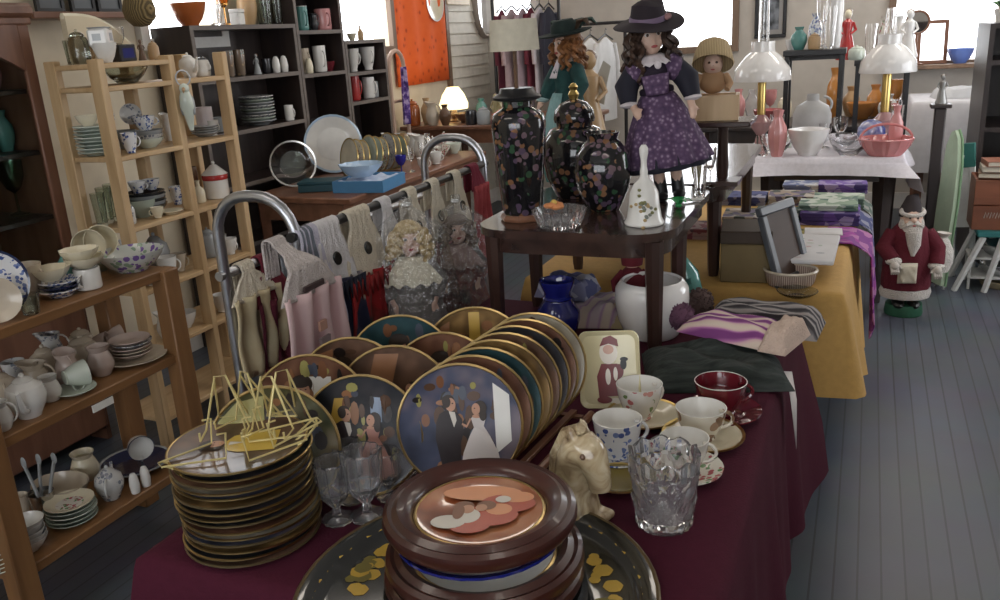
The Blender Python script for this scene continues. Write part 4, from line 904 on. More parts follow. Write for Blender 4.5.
for i, (u, w, h, c, lab) in enumerate(((502, .16, .75, (.16, .04, .07), 'maroon garment at the left of the clothes rail'), (512, .24, .8, (.42, .33, .35), 'mauve-grey dress on the rail under the pale lampshade'), (523, .20, .75, (.38, .30, .34), 'dusty mauve coat behind the lamp pole'), (531, .15, .6, (.15, .03, .05), 'maroon blouse right of the lamp pole'), (540, .18, .7, (.55, .52, .56), 'pale grey shirt beside the green doll'), (549, .2, .62, (.03, .03, .045), 'black jacket behind the green doll'))):
    p = PY(u, 20, 6.55); garment(lab, p[0], 6.55 , 1.70, w, h, mat('cloth_%d' % i, c, .9, bump=.2, bscale=90), i)
for i, (u, c, lab) in enumerate(((590, (.70, .69, .67), 'white sheet-like dress behind the brown fairy figure'), (605, (.62, .62, .62), 'pale grey dress beside the purple doll hat'))):
    p = PY(u, 30, 6.55); garment(lab, p[0], 6.55, 1.70 - .25, .30, .62, mat('pale_cloth_%d' % i, c, .9), 40 + i)
r2 = thing('clothes_rail', 'short low clothes rail in the middle of the far wall', 'clothes rail', (-1.9, 6.55, 0))
xs = [PY(u, 30, 6.55)[0] for u in (573, 625)]
for x in xs: build('upright', G().tube([(x + 1.9, 0, 0), (x + 1.9, 0, 1.47)], .014, 0, 8), iron, r2)
build('rail', G().tube([(xs[0] + 1.88, 0, 1.47), (xs[1] + 1.92, 0, 1.47)], .012, 0, 8), iron, r2)
# picture on the far wall
p = PY(770, 38, YF - .012)
t = thing('picture_frame', 'black framed picture on the far wall left of the glassware', 'picture frame', (p[0], YF - .016, p[2]))
g = G().box(-.115, .115, -.014, .012, 0, .026, b=.004).box(-.115, .115, -.014, .012, .35, .376, b=.004).box(-.115, -.089, -.014, .012, .026, .35, b=.004).box(.089, .115, -.014, .012, .026, .35, b=.004)
build('frame', g, black, t); build('mount', G().box(-.089, .089, -.004, .01, .026, .35), mat('grey_mount', (.30, .29, .28), .6), t, smooth=False)
build('picture', G().box(-.06, .06, -.006, -.004, .06, .32), ramp_mat('dark_picture', 'noise', [(.4, (.03, .035, .04)), (.6, (.22, .24, .27))], scale=14), t, smooth=False)
# ================================================================ maroon table: collector plates
ZT = MZ + .001
gilt = metal('gilt_rim', (.55, .40, .18), .3)
skin = mat('painted_skin', (.48, .26, .17), .4); hairm = mat('painted_dark_hair', (.03, .018, .012), .4); suit = mat('painted_dark_coat', (.025, .018, .02), .4); shirt = mat('painted_white', (.62, .58, .52), .4)
def pic(key, *cols, scale=18): return ramp_mat('scene_' + key, 'noise', [(.3 + .4 * i / (len(cols) - 1), c) for i, c in enumerate(cols)], scale=scale, rough=.3, coat=.2, detail=2)
def poly(g, pts, y, m): # painted shape on the plate face: outline in the plate plane
    g.add([(a, b, y) for a, b in pts], [tuple(range(len(pts)))], m)
def ell(cx, cy, rx, ry, n=18, a0=0): return [(cx + rx * math.cos(a0 + 2 * PI * k / n), cy + ry * math.sin(a0 + 2 * PI * k / n)) for k in range(n)]
def couple(g, y, s, seed, dress):
    """a painted man in a dark coat and a lady in a gown; unit plate coordinates scaled by s"""
    s *= 1.22; rnd = random.Random(seed); o = rnd.uniform(-.08, .08); S = lambda pts: [(a * s, b * s) for a, b in pts]; mx, wx = -.24 + o, .24 + o
    poly(g, S([(mx - .17, -.66), (mx + .15, -.66), (mx + .17, -.3), (mx + .23, -.12), (mx + .21, .10), (mx + .13, .21), (mx + .05, .26), (mx - .06, .26), (mx - .16, .20), (mx - .22, .06), (mx - .25, -.2)]), y, 1)
    poly(g, S([(mx, .24), (mx + .10, .22), (mx + .12, .08), (mx + .07, -.04)]), y + .0004, 2)
    poly(g, S(ell(mx + .0, .42, .105, .10)), y + .0005, 4); poly(g, S(ell(mx + .035, .35, .085, .115)), y + .0006, 3); poly(g, S(ell(mx - .03, .40, .07, .10)), y + .0008, 4)
    poly(g, S(ell(mx + .07, .37, .016, .011, 8)), y + .0009, 4)
    poly(g, S([(wx - .33, -.72), (wx - .1, -.76), (wx + .12, -.75), (wx + .33, -.66), (wx + .30, -.5), (wx + .18, -.22), (wx + .08, -.04), (wx - .07, -.04), (wx - .16, -.2), (wx - .28, -.48)]), y + .0003, 5)
    for k in range(5): poly(g, S([(wx - .22 + .1 * k, -.70), (wx - .18 + .1 * k, -.70), (wx - .02 + .03 * k, -.12)]), y + .0004, 2)
    poly(g, S([(wx - .08, -.06), (wx + .08, -.06), (wx + .13, .10), (wx + .05, .15), (wx - .05, .15), (wx - .12, .10)]), y + .0005, 5); poly(g, S(ell(wx - .01, .13, .09, .035)), y + .0006, 3)
    poly(g, S([(wx - .11, .09), (wx - .20, -.06), (wx - .28, .0), (wx - .27, .03), (wx - .20, -.01), (wx - .14, .10)]), y + .0006, 3)
    poly(g, S(ell(wx + .04, .26, .11, .13)), y + .0006, 4); poly(g, S(ell(wx + .08, .14, .06, .10)), y + .0007, 4); poly(g, S(ell(wx - .03, .25, .07, .10)), y + .0008, 3); poly(g, S(ell(wx - .05, .265, .014, .010, 8)), y + .0009, 4)
def portrait(g, y, s, seed, dress):
    o = random.Random(seed).uniform(-.32, .32); S = lambda pts: [(a * s, (b + .30) * s) for a, b in pts]
    poly(g, S([(o - .46, -1.1), (o + .46, -1.1), (o + .44, -.36), (o + .34, -.14), (o + .12, -.02), (o - .12, -.02), (o - .34, -.14), (o - .44, -.36)]), y, 5 if seed % 2 else 1)
    poly(g, S([(o - .10, -.1), (o + .08, -.1), (o - .01, -.42)]), y + .0003, 2)
    poly(g, S(ell(o - .02, .34, .24, .20)), y + .0004, 4); poly(g, S(ell(o - .17, .22, .09, .2)), y + .0005, 4); poly(g, S(ell(o + .01, .19, .145, .19)), y + .0007, 3); poly(g, S(ell(o - .03, .36, .2, .10)), y + .0009, 4)
    for q in (-1, 1): poly(g, S(ell(o + .01 + q * .055, .22, .022, .014, 8)), y + .0010, 4)
    poly(g, S(ell(o + .01, .09, .04, .013, 8)), y + .0010, 5)
def collector(label, loc, r, scene, dress, yaw, lean, seed, kind='couple', extra=()):
    """gilt-rimmed picture plate standing on its edge"""
    M = tr(*loc) @ rot('Z', yaw) @ rot('X', PI / 2 - lean) @ tr(0, r, 0)
    t = thing('collector_plate', label, 'plate', (0, 0, 0), group='picture plates on the maroon table'); th = .012
    build('body', G().lathe([(0, 0), (.55 * r, 0), (.62 * r, .002), (r * .97, .010), (r, .013), (r * .985, .0155), (r * .93, .0145), (r * .64, .008), (0, .007)], 0, 40), scene, t)
    build('gilt_rim', G().lathe([(r * 1.003, .0125), (r * 1.004, .0155), (r * .975, .0168), (r * .96, .0152)], 0, 40), gilt, t)
    g = G(); (couple if kind == 'couple' else portrait)(g, .0085, r * .78, seed, dress)
    # follow the dish of the plate
    def lift(x, y, z):
        q = math.hypot(x, y) / r; return (x, y, z + max(0, q - .64) * .0065 / .29 + .0004)
    g.v = [lift(*v) for v in g.v]
    pc = build('painted_figures', g, [scene, suit, shirt, skin, hairm, dress], t, smooth=False)
    if extra is not None:
        g = G(); rnd = random.Random(seed * 7 + 1)
        for pts, m in extra: poly(g, [(a * r, b * r) for a, b in pts], .0080, m)
        for k in range(46):                        # loose brushwork round the figures
            rr_, aa_ = .80 * math.sqrt(rnd.random()), rnd.uniform(0, 2 * PI); cx, cy = rr_ * math.cos(aa_), rr_ * math.sin(aa_)
            sx_, sy_ = rnd.uniform(.03, .11), rnd.uniform(.04, .20); sx_ = min(sx_, .9 - rr_ + .02); sy_ = min(sy_, .9 - rr_ + .02)
            poly(g, [(a * r, b * r) for a, b in ell(cx, cy, sx_, sy_, 10, .3)], .00815 + k * 4e-6, rnd.choice((6, 6, 7, 8, 9, 3, 4, 7)) )
        g.v = [lift(*v) for v in g.v]; build('painted_scenery', g, [gilt, C['white'], mat('painted_gold_window', (.50, .32, .06), .3), mat('painted_curtain', (.28, .13, .06), .35), mat('painted_olive', (.33, .30, .10), .35), mat('painted_sky', (.22, .28, .38), .3), mat('painted_shadow', (.018, .013, .012), .35), mat('painted_umber', (.09, .045, .025), .35), mat('painted_russet', (.20, .085, .04), .35), mat('painted_slate', (.07, .08, .11), .35)], t, smooth=False)
    t.matrix_world = M; return t
def ptop(u, v, r, lean):
    """foot of a standing plate of radius r whose top edge shows at (u, v)"""
    p = P(u, v, ZT + 2 * r * math.cos(lean)); return (p[0], p[1] - 2 * r * math.sin(lean), ZT)
gowns = [mat('gown_%d' % i, c, .4) for i, c in enumerate(((.42, .20, .16), (.55, .50, .48), (.30, .06, .05), (.12, .20, .12), (.45, .38, .22), (.20, .12, .25)))]
S1 = {'night': pic('night', (.008, .010, .012), (.02, .022, .028), (.05, .045, .05)), 'blue': pic('blue', (.02, .025, .05), (.06, .07, .12), (.16, .13, .16)), 'olive': pic('olive', (.02, .025, .01), (.06, .06, .02), (.12, .09, .04)),
      'rust': pic('rust', (.06, .025, .015), (.14, .06, .035), (.24, .12, .07)), 'brown': pic('brown', (.04, .025, .016), (.10, .055, .035), (.20, .11, .07)), 'teal': pic('teal', (.008, .03, .035), (.015, .05, .06), (.03, .08, .09)), 'amber': pic('amber', (.05, .03, .012), (.16, .09, .03), (.36, .22, .08)), 'pale': pic('pale', (.20, .17, .13), (.34, .31, .24), (.45, .42, .34))}
rp, ln = .0955, .22
FR = []
win = [([(-.55, .1), (-.2, .1), (-.2, .62), (-.42, .62)], 2), ([(.15, .2), (.33, .2), (.33, .6), (.15, .62)], 5)]
collector('picture plate with dark couple before a glowing window, front row middle', ptop(369, 373, .095, ln), .095, S1['night'], gowns[0], .35, ln, 1, extra=win)
collector('olive picture plate behind the wire stands, front row left', ptop(283, 384, .098, ln), .098, S1['olive'], gowns[2], .45, ln, 3, 'portrait', extra=[([(-.9, -.2), (-.15, -.35), (-.1, .85), (-.5, .78), (-.8, .5)], 4)])
collector('rust picture plate with a pale panel, second row left', ptop(319, 353, .098, ln), .098, S1['rust'], gowns[4], .4, ln, 4, 'portrait', extra=[([(-.05, .05), (.35, .05), (.35, .6), (-.05, .62)], 1)])
collector('rose-brown picture plate between the rows, second row middle', ptop(402, 344, .098, ln), .098, S1['brown'], gowns[5], .35, ln, 6, 'couple', extra=[([(-.6, -.2), (-.2, -.3), (.1, .85), (-.3, .86)], 3)])
collector('brown curtained picture plate, third row left', ptop(359, 336, .098, ln), .098, S1['brown'], gowns[3], .35, ln, 8, 'portrait', extra=[([(-.75, -.2), (-.35, -.3), (-.3, .8), (-.6, .7)], 3)])
collector('dark teal picture plate standing at the back left', ptop(408, 314, .100, ln), .100, S1['teal'], gowns[3], .35, ln, 9, 'portrait')
collector('rust-red picture plate behind the rose-brown one', ptop(450, 331, .095, ln), .095, S1['rust'], gowns[2], .35, ln, 11, 'portrait')
collector('amber curtained picture plate at the back right of the group', ptop(482, 306, .100, ln), .100, S1['amber'], gowns[4], .35, ln, 12, 'couple', extra=[([(-.7, -.3), (-.5, -.4), (-.45, .75), (-.62, .65)], 3), ([(-.1, .0), (.1, .0), (.1, .9), (-.1, .9)], 2)])
# the row in the wooden plate rack, running back to the right
seq = [('blue', 'front plate of the racked row, gentleman and lady in pale gown', 1, 'couple'), ('rust', 'second plate of the racked row, rust-brown', 2, 'couple'), ('teal', 'third plate of the racked row, dark teal edge', 3, 'portrait'), ('amber', 'fourth plate of the racked row, amber brown', 4, 'couple'), ('brown', 'fifth plate of the racked row, brown', 5, 'portrait'), ('night', 'sixth plate of the racked row, near black', 0, 'couple'), ('rust', 'seventh plate of the racked row, red-brown', 2, 'portrait'), ('pale', 'rearmost plate of the racked row, pale with a white edge', 1, 'portrait')]
f0, f1 = ptop(467, 369, rp, .2), ptop(538, 318, rp, .2)
for i, (sc, lab, gi, kd) in enumerate(seq):
    f = i / (len(seq) - 1); q = (f0[0] + (f1[0] - f0[0]) * f, f0[1] + (f1[1] - f0[1]) * f, ZT + .012)
    collector(lab, q, rp, S1[sc], gowns[gi], .42, .2, 20 + i, kd, extra=[([(.55, -.5), (.8, -.3), (.8, .45), (.55, .65)], 1)] if i == 0 else ())
dx, dy = f1[0] - f0[0], f1[1] - f0[1]; LL = math.hypot(dx, dy); an = math.atan2(dy, dx)
t = thing('plate_rack', 'low wooden rack holding the row of picture plates', 'plate rack', (f0[0], f0[1], ZT), an)
for y in (-.05, .05): build('rail', G().box(-.06, LL + .06, y - .006, y + .006, .004, .011 if y > 0 else .011, b=.001), W['redwood'], t)
for x in (-.05, LL + .045): build('crosspiece', G().box(x, x + .012, -.07, .07, 0, .004), W['redwood'], t)
build('side_bar', G().tube([(-.05, -.088, .012), (LL + .05, -.088, .012)], .007, 0, 8), W['redwood'], t)
# ---- big stack of gilt plates with wire stands on top
px_, py_ = -.776, .845
edges = [S1['brown'], S1['night'], S1['amber'], S1['blue'], S1['pale'], S1['rust'], S1['night']]
zz = ZT; ordn = ['topmost', 'second', 'third', 'fourth', 'fifth', 'sixth', 'seventh', 'eighth', 'ninth', 'tenth', 'eleventh', 'twelfth', 'thirteenth', 'fourteenth', 'bottom']
for i in range(15):
    k = 14 - i; r = .0955
    t = thing('collector_plate', '%s gilt-edged picture plate in the tall stack by the wire stands' % ordn[k], 'plate', (px_ + random.uniform(-.003, .003), py_ + random.uniform(-.003, .003), zz), random.uniform(0, 6), 'tall stack of gilt plates', rx=.0)
    build('body', G().lathe([(0, 0), (.55 * r, 0), (.62 * r, .0015), (r * .985, .0066), (r, .0072), (r, .0084), (r * .93, .0084), (r * .64, .004), (0, .0035)], 0, 44), edges[i % 7], t)
    build('gilt_rim', G().lathe([(r * 1.004, .0064), (r * 1.006, .0086), (r * .985, .0092), (r * .97, .0084)], 0, 44), gilt if i % 3 else mat('dull_bronze', (.20, .15, .08), .35, metal=.7), t)
    if k == 0:
        g = G(); portrait(g, .0045, r * .7, 5, gowns[1]); g.v = [(x, y, z + max(0, math.hypot(x, y) / r - .64) * .012) for x, y, z in g.v]
        build('painted_figures', g, [S1['amber'], suit, shirt, skin, hairm, mat('painted_yellow', (.60, .42, .08), .3)], t, smooth=False)
    zz += .0098
zz += .0015
brass = mat('brass_wire', (.66, .56, .26), .35, metal=.35)
def wire_stand(label, loc, rz, lying=False):
    t = thing('wire_plate_stand', label, 'plate stand', loc, rz, 'wire stands on the plate stack'); w, h, d = .030, .078, .06; r = .0016
    pts = [(-w, -d * .5, .012), (-w, -d * .5, .0), (-w, d * .1, .0), (-w * .25, d * .16, h), (w * .25, d * .16, h), (w, d * .1, .0), (w, -d * .5, .0), (w, -d * .5, .012)]
    build('front_wire', G().tube(pts, r, 0, 6), brass, t)
    build('back_leg', G().tube([(-w * .3, d * .16, h * .92), (-w * .7, d * .8, .0), (w * .7, d * .8, .0), (w * .3, d * .16, h * .92)], r, 0, 6), brass, t)
    if lying: t.rotation_euler = (-1.45, 0, rz)
    return t
for dx, dy, rz, ly, lab in ((-.03, .01, .5, 0, 'tall brass wire stand at left on the plate stack'), (-.012, .03, -.2, 0, 'brass wire stand just right of the tall left one'), (.035, .025, .3, 0, 'brass wire stand standing at right on the plate stack'), (.048, .052, .9, 0, 'brass wire stand at the back right of the stack'), (.030, -.02, -.9, 1, 'brass wire stand lying flat at the right front of the stack'), (.045, .0, -.6, 1, 'brass wire stand lying folded across another'), (-.012, -.030, 2.6, 1, 'brass wire stand lying at the left front of the stack')):
    wire_stand(lab, (px_ + dx, py_ + dy, zz + (.012 if ly and dx == .045 else .002) + (.004 if not ly else 0)), rz, ly)
# ---- black tole tray with framed plates
tx, ty = -.405, .80
t = thing('serving_tray', 'round black tray with gold floral border on the front edge', 'tray', (tx, ty, ZT), .2)
tm = ramp_mat('tole_black', 'noise', [(.4, (.008, .009, .009)), (.7, (.02, .022, .02))], scale=20, rough=.12, coat=.6)
build('body', G().lathe([(0, 0), (.185, 0), (.20, .006), (.215, .017), (.222, .019), (.222, .021), (.212, .020), (.198, .009), (.184, .004), (0, .004)], 0, 48), tm, t)
build('rim_band', G().lathe([(.222, .0185), (.2245, .0205), (.222, .0225), (.219, .021)], 0, 48), mat('bronze_rim', (.14, .10, .05), .3, metal=.6), t)
g = G(); rnd = random.Random(4); gm = [mat('gold_leaf_paint', (.50, .32, .05), .4), mat('olive_leaf_paint', (.16, .13, .03), .4)]
for c0 in (2.75, 4.1, 5.2, .15, 1.35):
  for k in range(26):
    a = c0 + rnd.gauss(0, .20); r = .168 + rnd.gauss(0, .011); s = rnd.uniform(.006, .014); r = min(.183, max(.135, r))
    o = rnd.uniform(0, 3); pts = [(r * math.cos(a) + s * math.cos(o + q) * (1 if j % 2 else .92), r * math.sin(a) + s * math.sin(o + q) * (1 if j % 2 else .92)) for j, q in enumerate([2 * PI * n / 12 for n in range(12)])]
    if max(math.hypot(*q) for q in pts) > .184: continue
    g.add([(x, y, .0046 + k * 4e-6) for x, y in pts], [tuple(range(12))], k % 3 == 0)
for k in range(70):
    a = 2 * PI * k / 70; g.add([(.203 * math.cos(a + e) + 0, .203 * math.sin(a + e), .0132) if q == 0 else (.209 * math.cos(a + e), .209 * math.sin(a + e), .0172) for q, e in ((0, -.02), (1, -.012), (1, .012), (0, .02))], [(0, 1, 2, 3)], 0)
build('floral_pattern', g, gm, t, smooth=False)
mah = wood('cherry_frame', (.030, .008, .006), (.060, .016, .011), 'X', rough=.28, coat=.25)
def framed(label, z, R_, ri, x, y, face, rx=0, tilt=0, pics=None):
    t = thing('framed_plate', label, 'framed plate', (x, y, z), .3, 'wooden framed plates on the black tray')
    t.rotation_euler = (tilt, 0, .3)
    build('wooden_frame', G().lathe([(ri, .004), (R_ * .86, 0), (R_ * .97, .002), (R_, .010), (R_ * .985, .019), (R_ * .94, .023), (R_ * .90, .021), (R_ * .84, .026), (R_ * .78, .023), (ri * 1.06, .019), (ri, .012), (ri, .004)], 0, 56), mah, t)
    build('plate', G().lathe([(0, .006), (ri * .999, .006), (ri * .999, .0125), (ri * .9, .0135), (ri * .6, .010), (0, .010)], 0, 44), face, t)
    build('gilt_rim', G().lathe([(ri * .999, .0128), (ri * .97, .0142), (ri * .95, .0134), (ri * .96, .0122)], 0, 44), gilt, t)
    if pics:
        g = G(); 
        for i_, (pts, m) in enumerate(pics): poly(g, [(a * ri, b * ri) for a, b in pts], .0148 + i_ * 6e-5, m)
        build('painted_figures', g, [mat('sunset_red', (.38, .06, .03), .25), skin, mat('warm_brown_hair', (.19, .075, .035), .3), shirt, mat('sunset_glow', (.62, .26, .12), .25)], t, smooth=False)
    return t
fx, fy = -.413, .845
framed('bottom maroon wooden frame of the stack on the black tray', ZT + .006, .128, .092, fx, fy, C['white'])
framed('second maroon wooden frame up from the black tray', ZT + .033, .126, .092, fx + .004, fy - .003, C['white'])
plate('white plate with blue bar poking out between the wooden frames', (fx, fy - .006, ZT + .061), .106, 'white', center='bluefloral', rim='cobalt', th=.016)
sun = ramp_mat('sunset_scene', 'noise', [(.3, (.10, .03, .015)), (.5, (.34, .10, .04)), (.7, (.52, .24, .12))], scale=14, rough=.08, coat=.8, detail=2)
framed('top dark wooden frame round a red sunset couple picture', ZT + .090, .122, .083, fx, fy, sun, pics=[
  (ell(.0, .42, .62, .22), 4), (ell(.42, .12, .42, .26), 0), (ell(.2, -.2, .4, .3), 0), (ell(.55, .30, .26, .16), 4), (ell(.30, -.05, .2, .16), 4), (ell(-.10, -.50, .30, .20), 0), (ell(-.42, -.40, .26, .18), 3),
  (ell(-.16, -.24, .20, .20), 3), (ell(-.24, .02, .16, .15), 2), (ell(-.17, -.06, .10, .12), 1), (ell(.10, .05, .15, .13), 2), (ell(.03, -.02, .09, .10), 1), (ell(-.30, -.14, .09, .2), 2), (ell(.34, .22, .12, .10), 3)])
# ---- crystal
GL['crystal'] = mat('cut_lead_crystal', (.95, .95, .97), .05, trans=.95, ior=1.5)
def cut_bowl(label, loc, r, h, name='crystal_vase', cat='vase'):
    g = G().lathe(pr(r, h, [(0, 0), (.62, 0), (.66, .05), (.74, .3), (.88, .75), (1, 1), (.93, 1), (.80, .75), (.66, .3), (.55, .12), (0, .10)]), 0, 48, flute=.055, nf=12)
    return solo(name, label, cat, g, GL['crystal'], loc, ang=.35)
def cut_tumbler(label, loc, r, h):
    """heavy cut glass: panelled wall with a scalloped rim and star cuts"""
    g = G(); n = 72; rows = 22
    def fn(a, b):
        th = 2 * PI * a; rr = r * (.78 + .22 * b ** .8) * (1 + (.030 * math.cos(9 * th + b * 16) + .030 * math.cos(9 * th - b * 16) if .1 < b < .8 else .03 * math.cos(18 * th))); z = h * b + (.03 * h * math.cos(10 * th) if b > .97 else 0)
        return (rr * math.cos(th), rr * math.sin(th), z)
    g.grid(fn, n, rows, closed_u=True)
    g.add([(r * .76 * math.cos(2 * PI * k / n), r * .76 * math.sin(2 * PI * k / n), 0) for k in range(n)], [tuple(range(n))[::-1]])
    def fi(a, b): th = 2 * PI * a; rr = r * (.66 + .25 * b); return (rr * math.cos(th), rr * math.sin(th), h * (.14 + .86 * b) + (.03 * h * math.cos(10 * th) if b > .97 else 0))
    b0 = len(g.v); g.grid(lambda a, b: fi(a, 1 - b), n, 6, closed_u=True); g.add([fi(k / n, 0) for k in range(n)], [tuple(range(n))])
    m0 = (rows - 1) * n; g.f += [[m0 + k, m0 + (k + 1) % n, b0 + (k + 1) % n, b0 + k] for k in range(n)]; g.m += [0] * n
    return solo('crystal_tumbler', label, 'glass', g, GL['crystal'], loc, ang=.3)
p = T(664, 522, MZ); cut_tumbler('heavy cut-crystal tumbler at the right front of the maroon table', p, .049, .108)
for u, v, w, h, lab in ((338, 520, 36, 66, 'cut-crystal goblet beside the gilt plate stack'), (368, 517, 40, 74, 'cut-crystal goblet behind the black tray, middle one'), (352, 500, 32, 62, 'cut-crystal goblet at the back of the crystal group'), (390, 498, 28, 52, 'small crystal glass before the glowing-window plate'), (410, 490, 24, 46, 'small crystal glass beside the front racked plate')):
    q = T(u, v, MZ); s = mpp(q); solo('crystal_goblet', lab, 'glass', G().lathe(pr(w * s / 2, h * s, [(0, 0), (.85, 0), (.85, .04), (.25, .09), (.2, .22), (.4, .28), (.85, .45), (1, .98), (.93, 1), (.8, .5), (.4, .36), (0, .34)]), 0, 40, flute=.05, nf=10), GL['crystal'], q, ang=.35, group='cut crystal goblets')
# ---- horse head in onyx
q = T(584, 519, MZ)
t = thing('horse_head', 'mottled tan onyx horse head bookend behind the framed plates', 'ornament', q, -.35)
onyx = ramp_mat('onyx', 'noise', [(.3, (.20, .13, .07)), (.5, (.46, .36, .22)), (.7, (.62, .54, .38))], scale=28, rough=.25, coat=.4, dist=1.5)
g = G()
g.box(-.036, .036, -.03, .03, 0, .014, b=.004)
g.tube([(-.010, 0, .008), (-.016, 0, .05), (-.014, 0, .09), (.000, 0, .118)], [.034, .030, .027, .026], 0, 14)
g.tube([(-.004, 0, .118), (.018, 0, .103), (.028, 0, .078), (.031, 0, .056)], [.025, .0235, .018, .0155], 0, 14)
g.ball((.012, 0, .115), (.024, .022, .020), 0, 14)
for s in (-1, 1): g.tube([(-.004, s * .013, .128), (-.008, s * .014, .142), (-.012, s * .013, .150)], [.008, .006, .001], 0, 6)
build('head', g, onyx, t, remesh=.0028)
build('mane', G().tube([(.0, 0, .142), (-.024, 0, .125), (-.041, 0, .09), (-.046, 0, .05), (-.042, 0, .016)], [.008, .013, .014, .013, .01], 0, 8), onyx, t)
for s in (-1, 1): build('eye', G().ball((.018, s * .0215, .112), .0045, 0, 8), getm('brown'), t)
# ---- cups and saucers
def cupset(label, u, v, m, ms, a, r=.040, h=.062, rs=.066, du=0, dvv=0, rim=None):
    q = T(u, v, MZ); plate('saucer under the %s' % label, q, rs, ms, cat='saucer', name='saucer', rim=rim, th=.012)
    c = vessel('cup', label, 'cup', (q[0] + du, q[1] + dvv, q[2] + .0042), r, h, m, hand=1, a=a, n=28)
    build('white_lining', G().lathe([(r * .995, h * 1.004), (r * .955, h * 1.008), (r * .845, h * .63), (r * .65, h * .33), (r * .38, h * .15), (0, h * .13)], 0, 28), C['white'], c)
    return c
cupset('rose-sprigged white teacup nearest the santa tile', 644, 420, 'roses', 'cream', .9, r=.041, h=.064, rim='gold', du=-.008)
cupset('white teacup with blue flowers left of the crystal tumbler', 618, 458, 'bluefloral', 'bluefloral', .6, r=.040, h=.066, rs=.058)
cupset('ivory teacup with brown sprig between the rose and maroon cups', 703, 441, spots('brown_sprig_china', (.70, .66, .56), (.22, .13, .08), (.35, .22, .14), scale=40, thr=.42), 'cream', .4, r=.042, h=.056, rs=.068, rim='gold', du=-.004)
cupset('plain white teacup just behind the crystal tumbler', 684, 474, 'floral', 'floral', .2, r=.038, h=.058, rs=.060)
q = T(722, 416, MZ); plate('deep maroon saucer under the maroon teacup', q, .068, 'maroon', cat='saucer', name='saucer')
c = vessel('cup', 'deep maroon teacup with white inside, rear right of the cups', 'cup', (q[0] - .004, q[1] + .004, q[2] + .0042), .046, .060, 'maroon', hand=1, a=.5, n=28)
build('white_lining', G().lathe([(.0455, .0605), (.0442, .0612), (.040, .038), (.030, .0195), (0, .0095)], 0, 28), C['white'], c)
q = T(620, 486, MZ); plate('small gilded green saucer between horse head and tumbler', q, .046, mat('gilt_green', (.17, .13, .03), .2, coat=.4), cat='saucer', name='saucer', rim='gold')
# ---- santa tile plate
q = T(612, 410, MZ)
t = thing('square_plate', 'cream rounded square plate painted with a red santa', 'plate', (0, 0, 0))
rr = .066; rc = .016; out = []
for cx, cy, a0 in ((1, -1, -PI / 2), (1, 1, 0), (-1, 1, PI / 2), (-1, -1, PI)):
    for k in range(6): a = a0 + PI / 2 * k / 5; out.append((cx * (rr * .86 - rc) + rc * math.cos(a), cy * (rr * 1.08 - rc) + rc * math.sin(a)))
n = len(out)
g = G().add([(x * .8, y * .8, 0) for x, y in out] + [(x, y, .008) for x, y in out] + [(x * .98, y * .98, .011) for x, y in out] + [(x * .86, y * .88, .006) for x, y in out], [tuple(range(n))[::-1]] + [(j * n + i, j * n + (i + 1) % n, (j + 1) * n + (i + 1) % n, (j + 1) * n + i) for j in range(3) for i in range(n)] + [tuple(range(3 * n, 4 * n))])
build('body', g, mat('ivory_tile', (.66, .60, .38), .25, coat=.3), t, ang=.5)
g = G(); k = .050
def sp(pts, z, m): poly(g, [(a * k, b * k) for a, b in pts], z, m)
sp([(-.42, -1.0), (.38, -.95), (.42, -.2), (.30, .22), (-.30, .22), (-.48, -.25)], .0066, 0)
sp(ell(-.02, .62, .34, .42), .0068, 1); sp(ell(-.02, .74, .2, .17), .0071, 2)
sp([(-.34, .86), (-.2, 1.16), (.08, 1.25), (.32, 1.1), (.36, .84), (.0, .95)], .0073, 0)
sp(ell(.36, -.05, .16, .26), .0070, 0); sp(ell(.52, .2, .12, .2), .0072, 3); sp(ell(.55, .38, .15, .08), .0074, 3); sp(ell(-.06, -.25, .10, .30), .0071, 1); sp(ell(.22, -.15, .08, .25), .0073, 1)
sp(ell(-.22, -1.1, .28, .13), .0070, 0); sp(ell(.2, -1.14, .22, .11), .0069, 1)
build('painted_santa', g, [mat('santa_red', (.17, .018, .02), .3), mat('santa_beard', (.80, .74, .66), .3), mat('santa_face', (.60, .36, .28), .3), black], t, smooth=False)
t.matrix_world = tr(*q) @ rot('Z', .05) @ rot('X', PI / 2 - .30) @ rot('Z', .09) @ tr(0, rr * 1.08 * 1.03, 0)
# ---- vases under the side table
q = T(645, 357, MZ); solo('vase', 'big squat white ceramic vase under the side table', 'vase', G().lathe([(0, 0), (.056, 0), (.062, .006), (.076, .04), (.083, .085), (.081, .112), (.070, .128), (.066, .130), (.062, .126), (.075, .108), (.076, .08), (.045, .02), (0, .015)], 0, 36, at=(0, 0, 0)), C['milk'], (-.415, 1.803, q[2]))
q = T(559, 336, MZ); t = thing('vase', 'cobalt blue glass vase with flared neck', 'vase', q)
build('body', G().lathe([(0, 0), (.036, 0), (.040, .005), (.050, .04), (.050, .06), (.032, .086), (.030, .105), (.040, .128), (.040, .134), (.036, .134), (.026, .105), (.028, .088), (.045, .06), (.03, .01), (0, .008)], 0, 30), C['cobalt'], t); build('neck_ring', G().lathe([(.031, .088), (.0345, .092), (.031, .096)], 0, 24), C['cobalt'], t)
# white paper tag over the table edge
solo('paper_tag', 'white pointed paper hanging over the right edge of the maroon cloth', 'paper', G().add([(-.045, -.030, .004), (-.045, .030, .004), (.004, .040, .003), (.004, -.030, .003), (.016, .028, -.05), (.013, -.020, -.06), (.022, -.005, -.14)], [(0, 1, 2, 3), (3, 2, 4, 5), (5, 4, 6)]), mat('paper_white', (.66, .62, .60), .8), (-.105, 1.60, ZT + .001), solid=.0012)
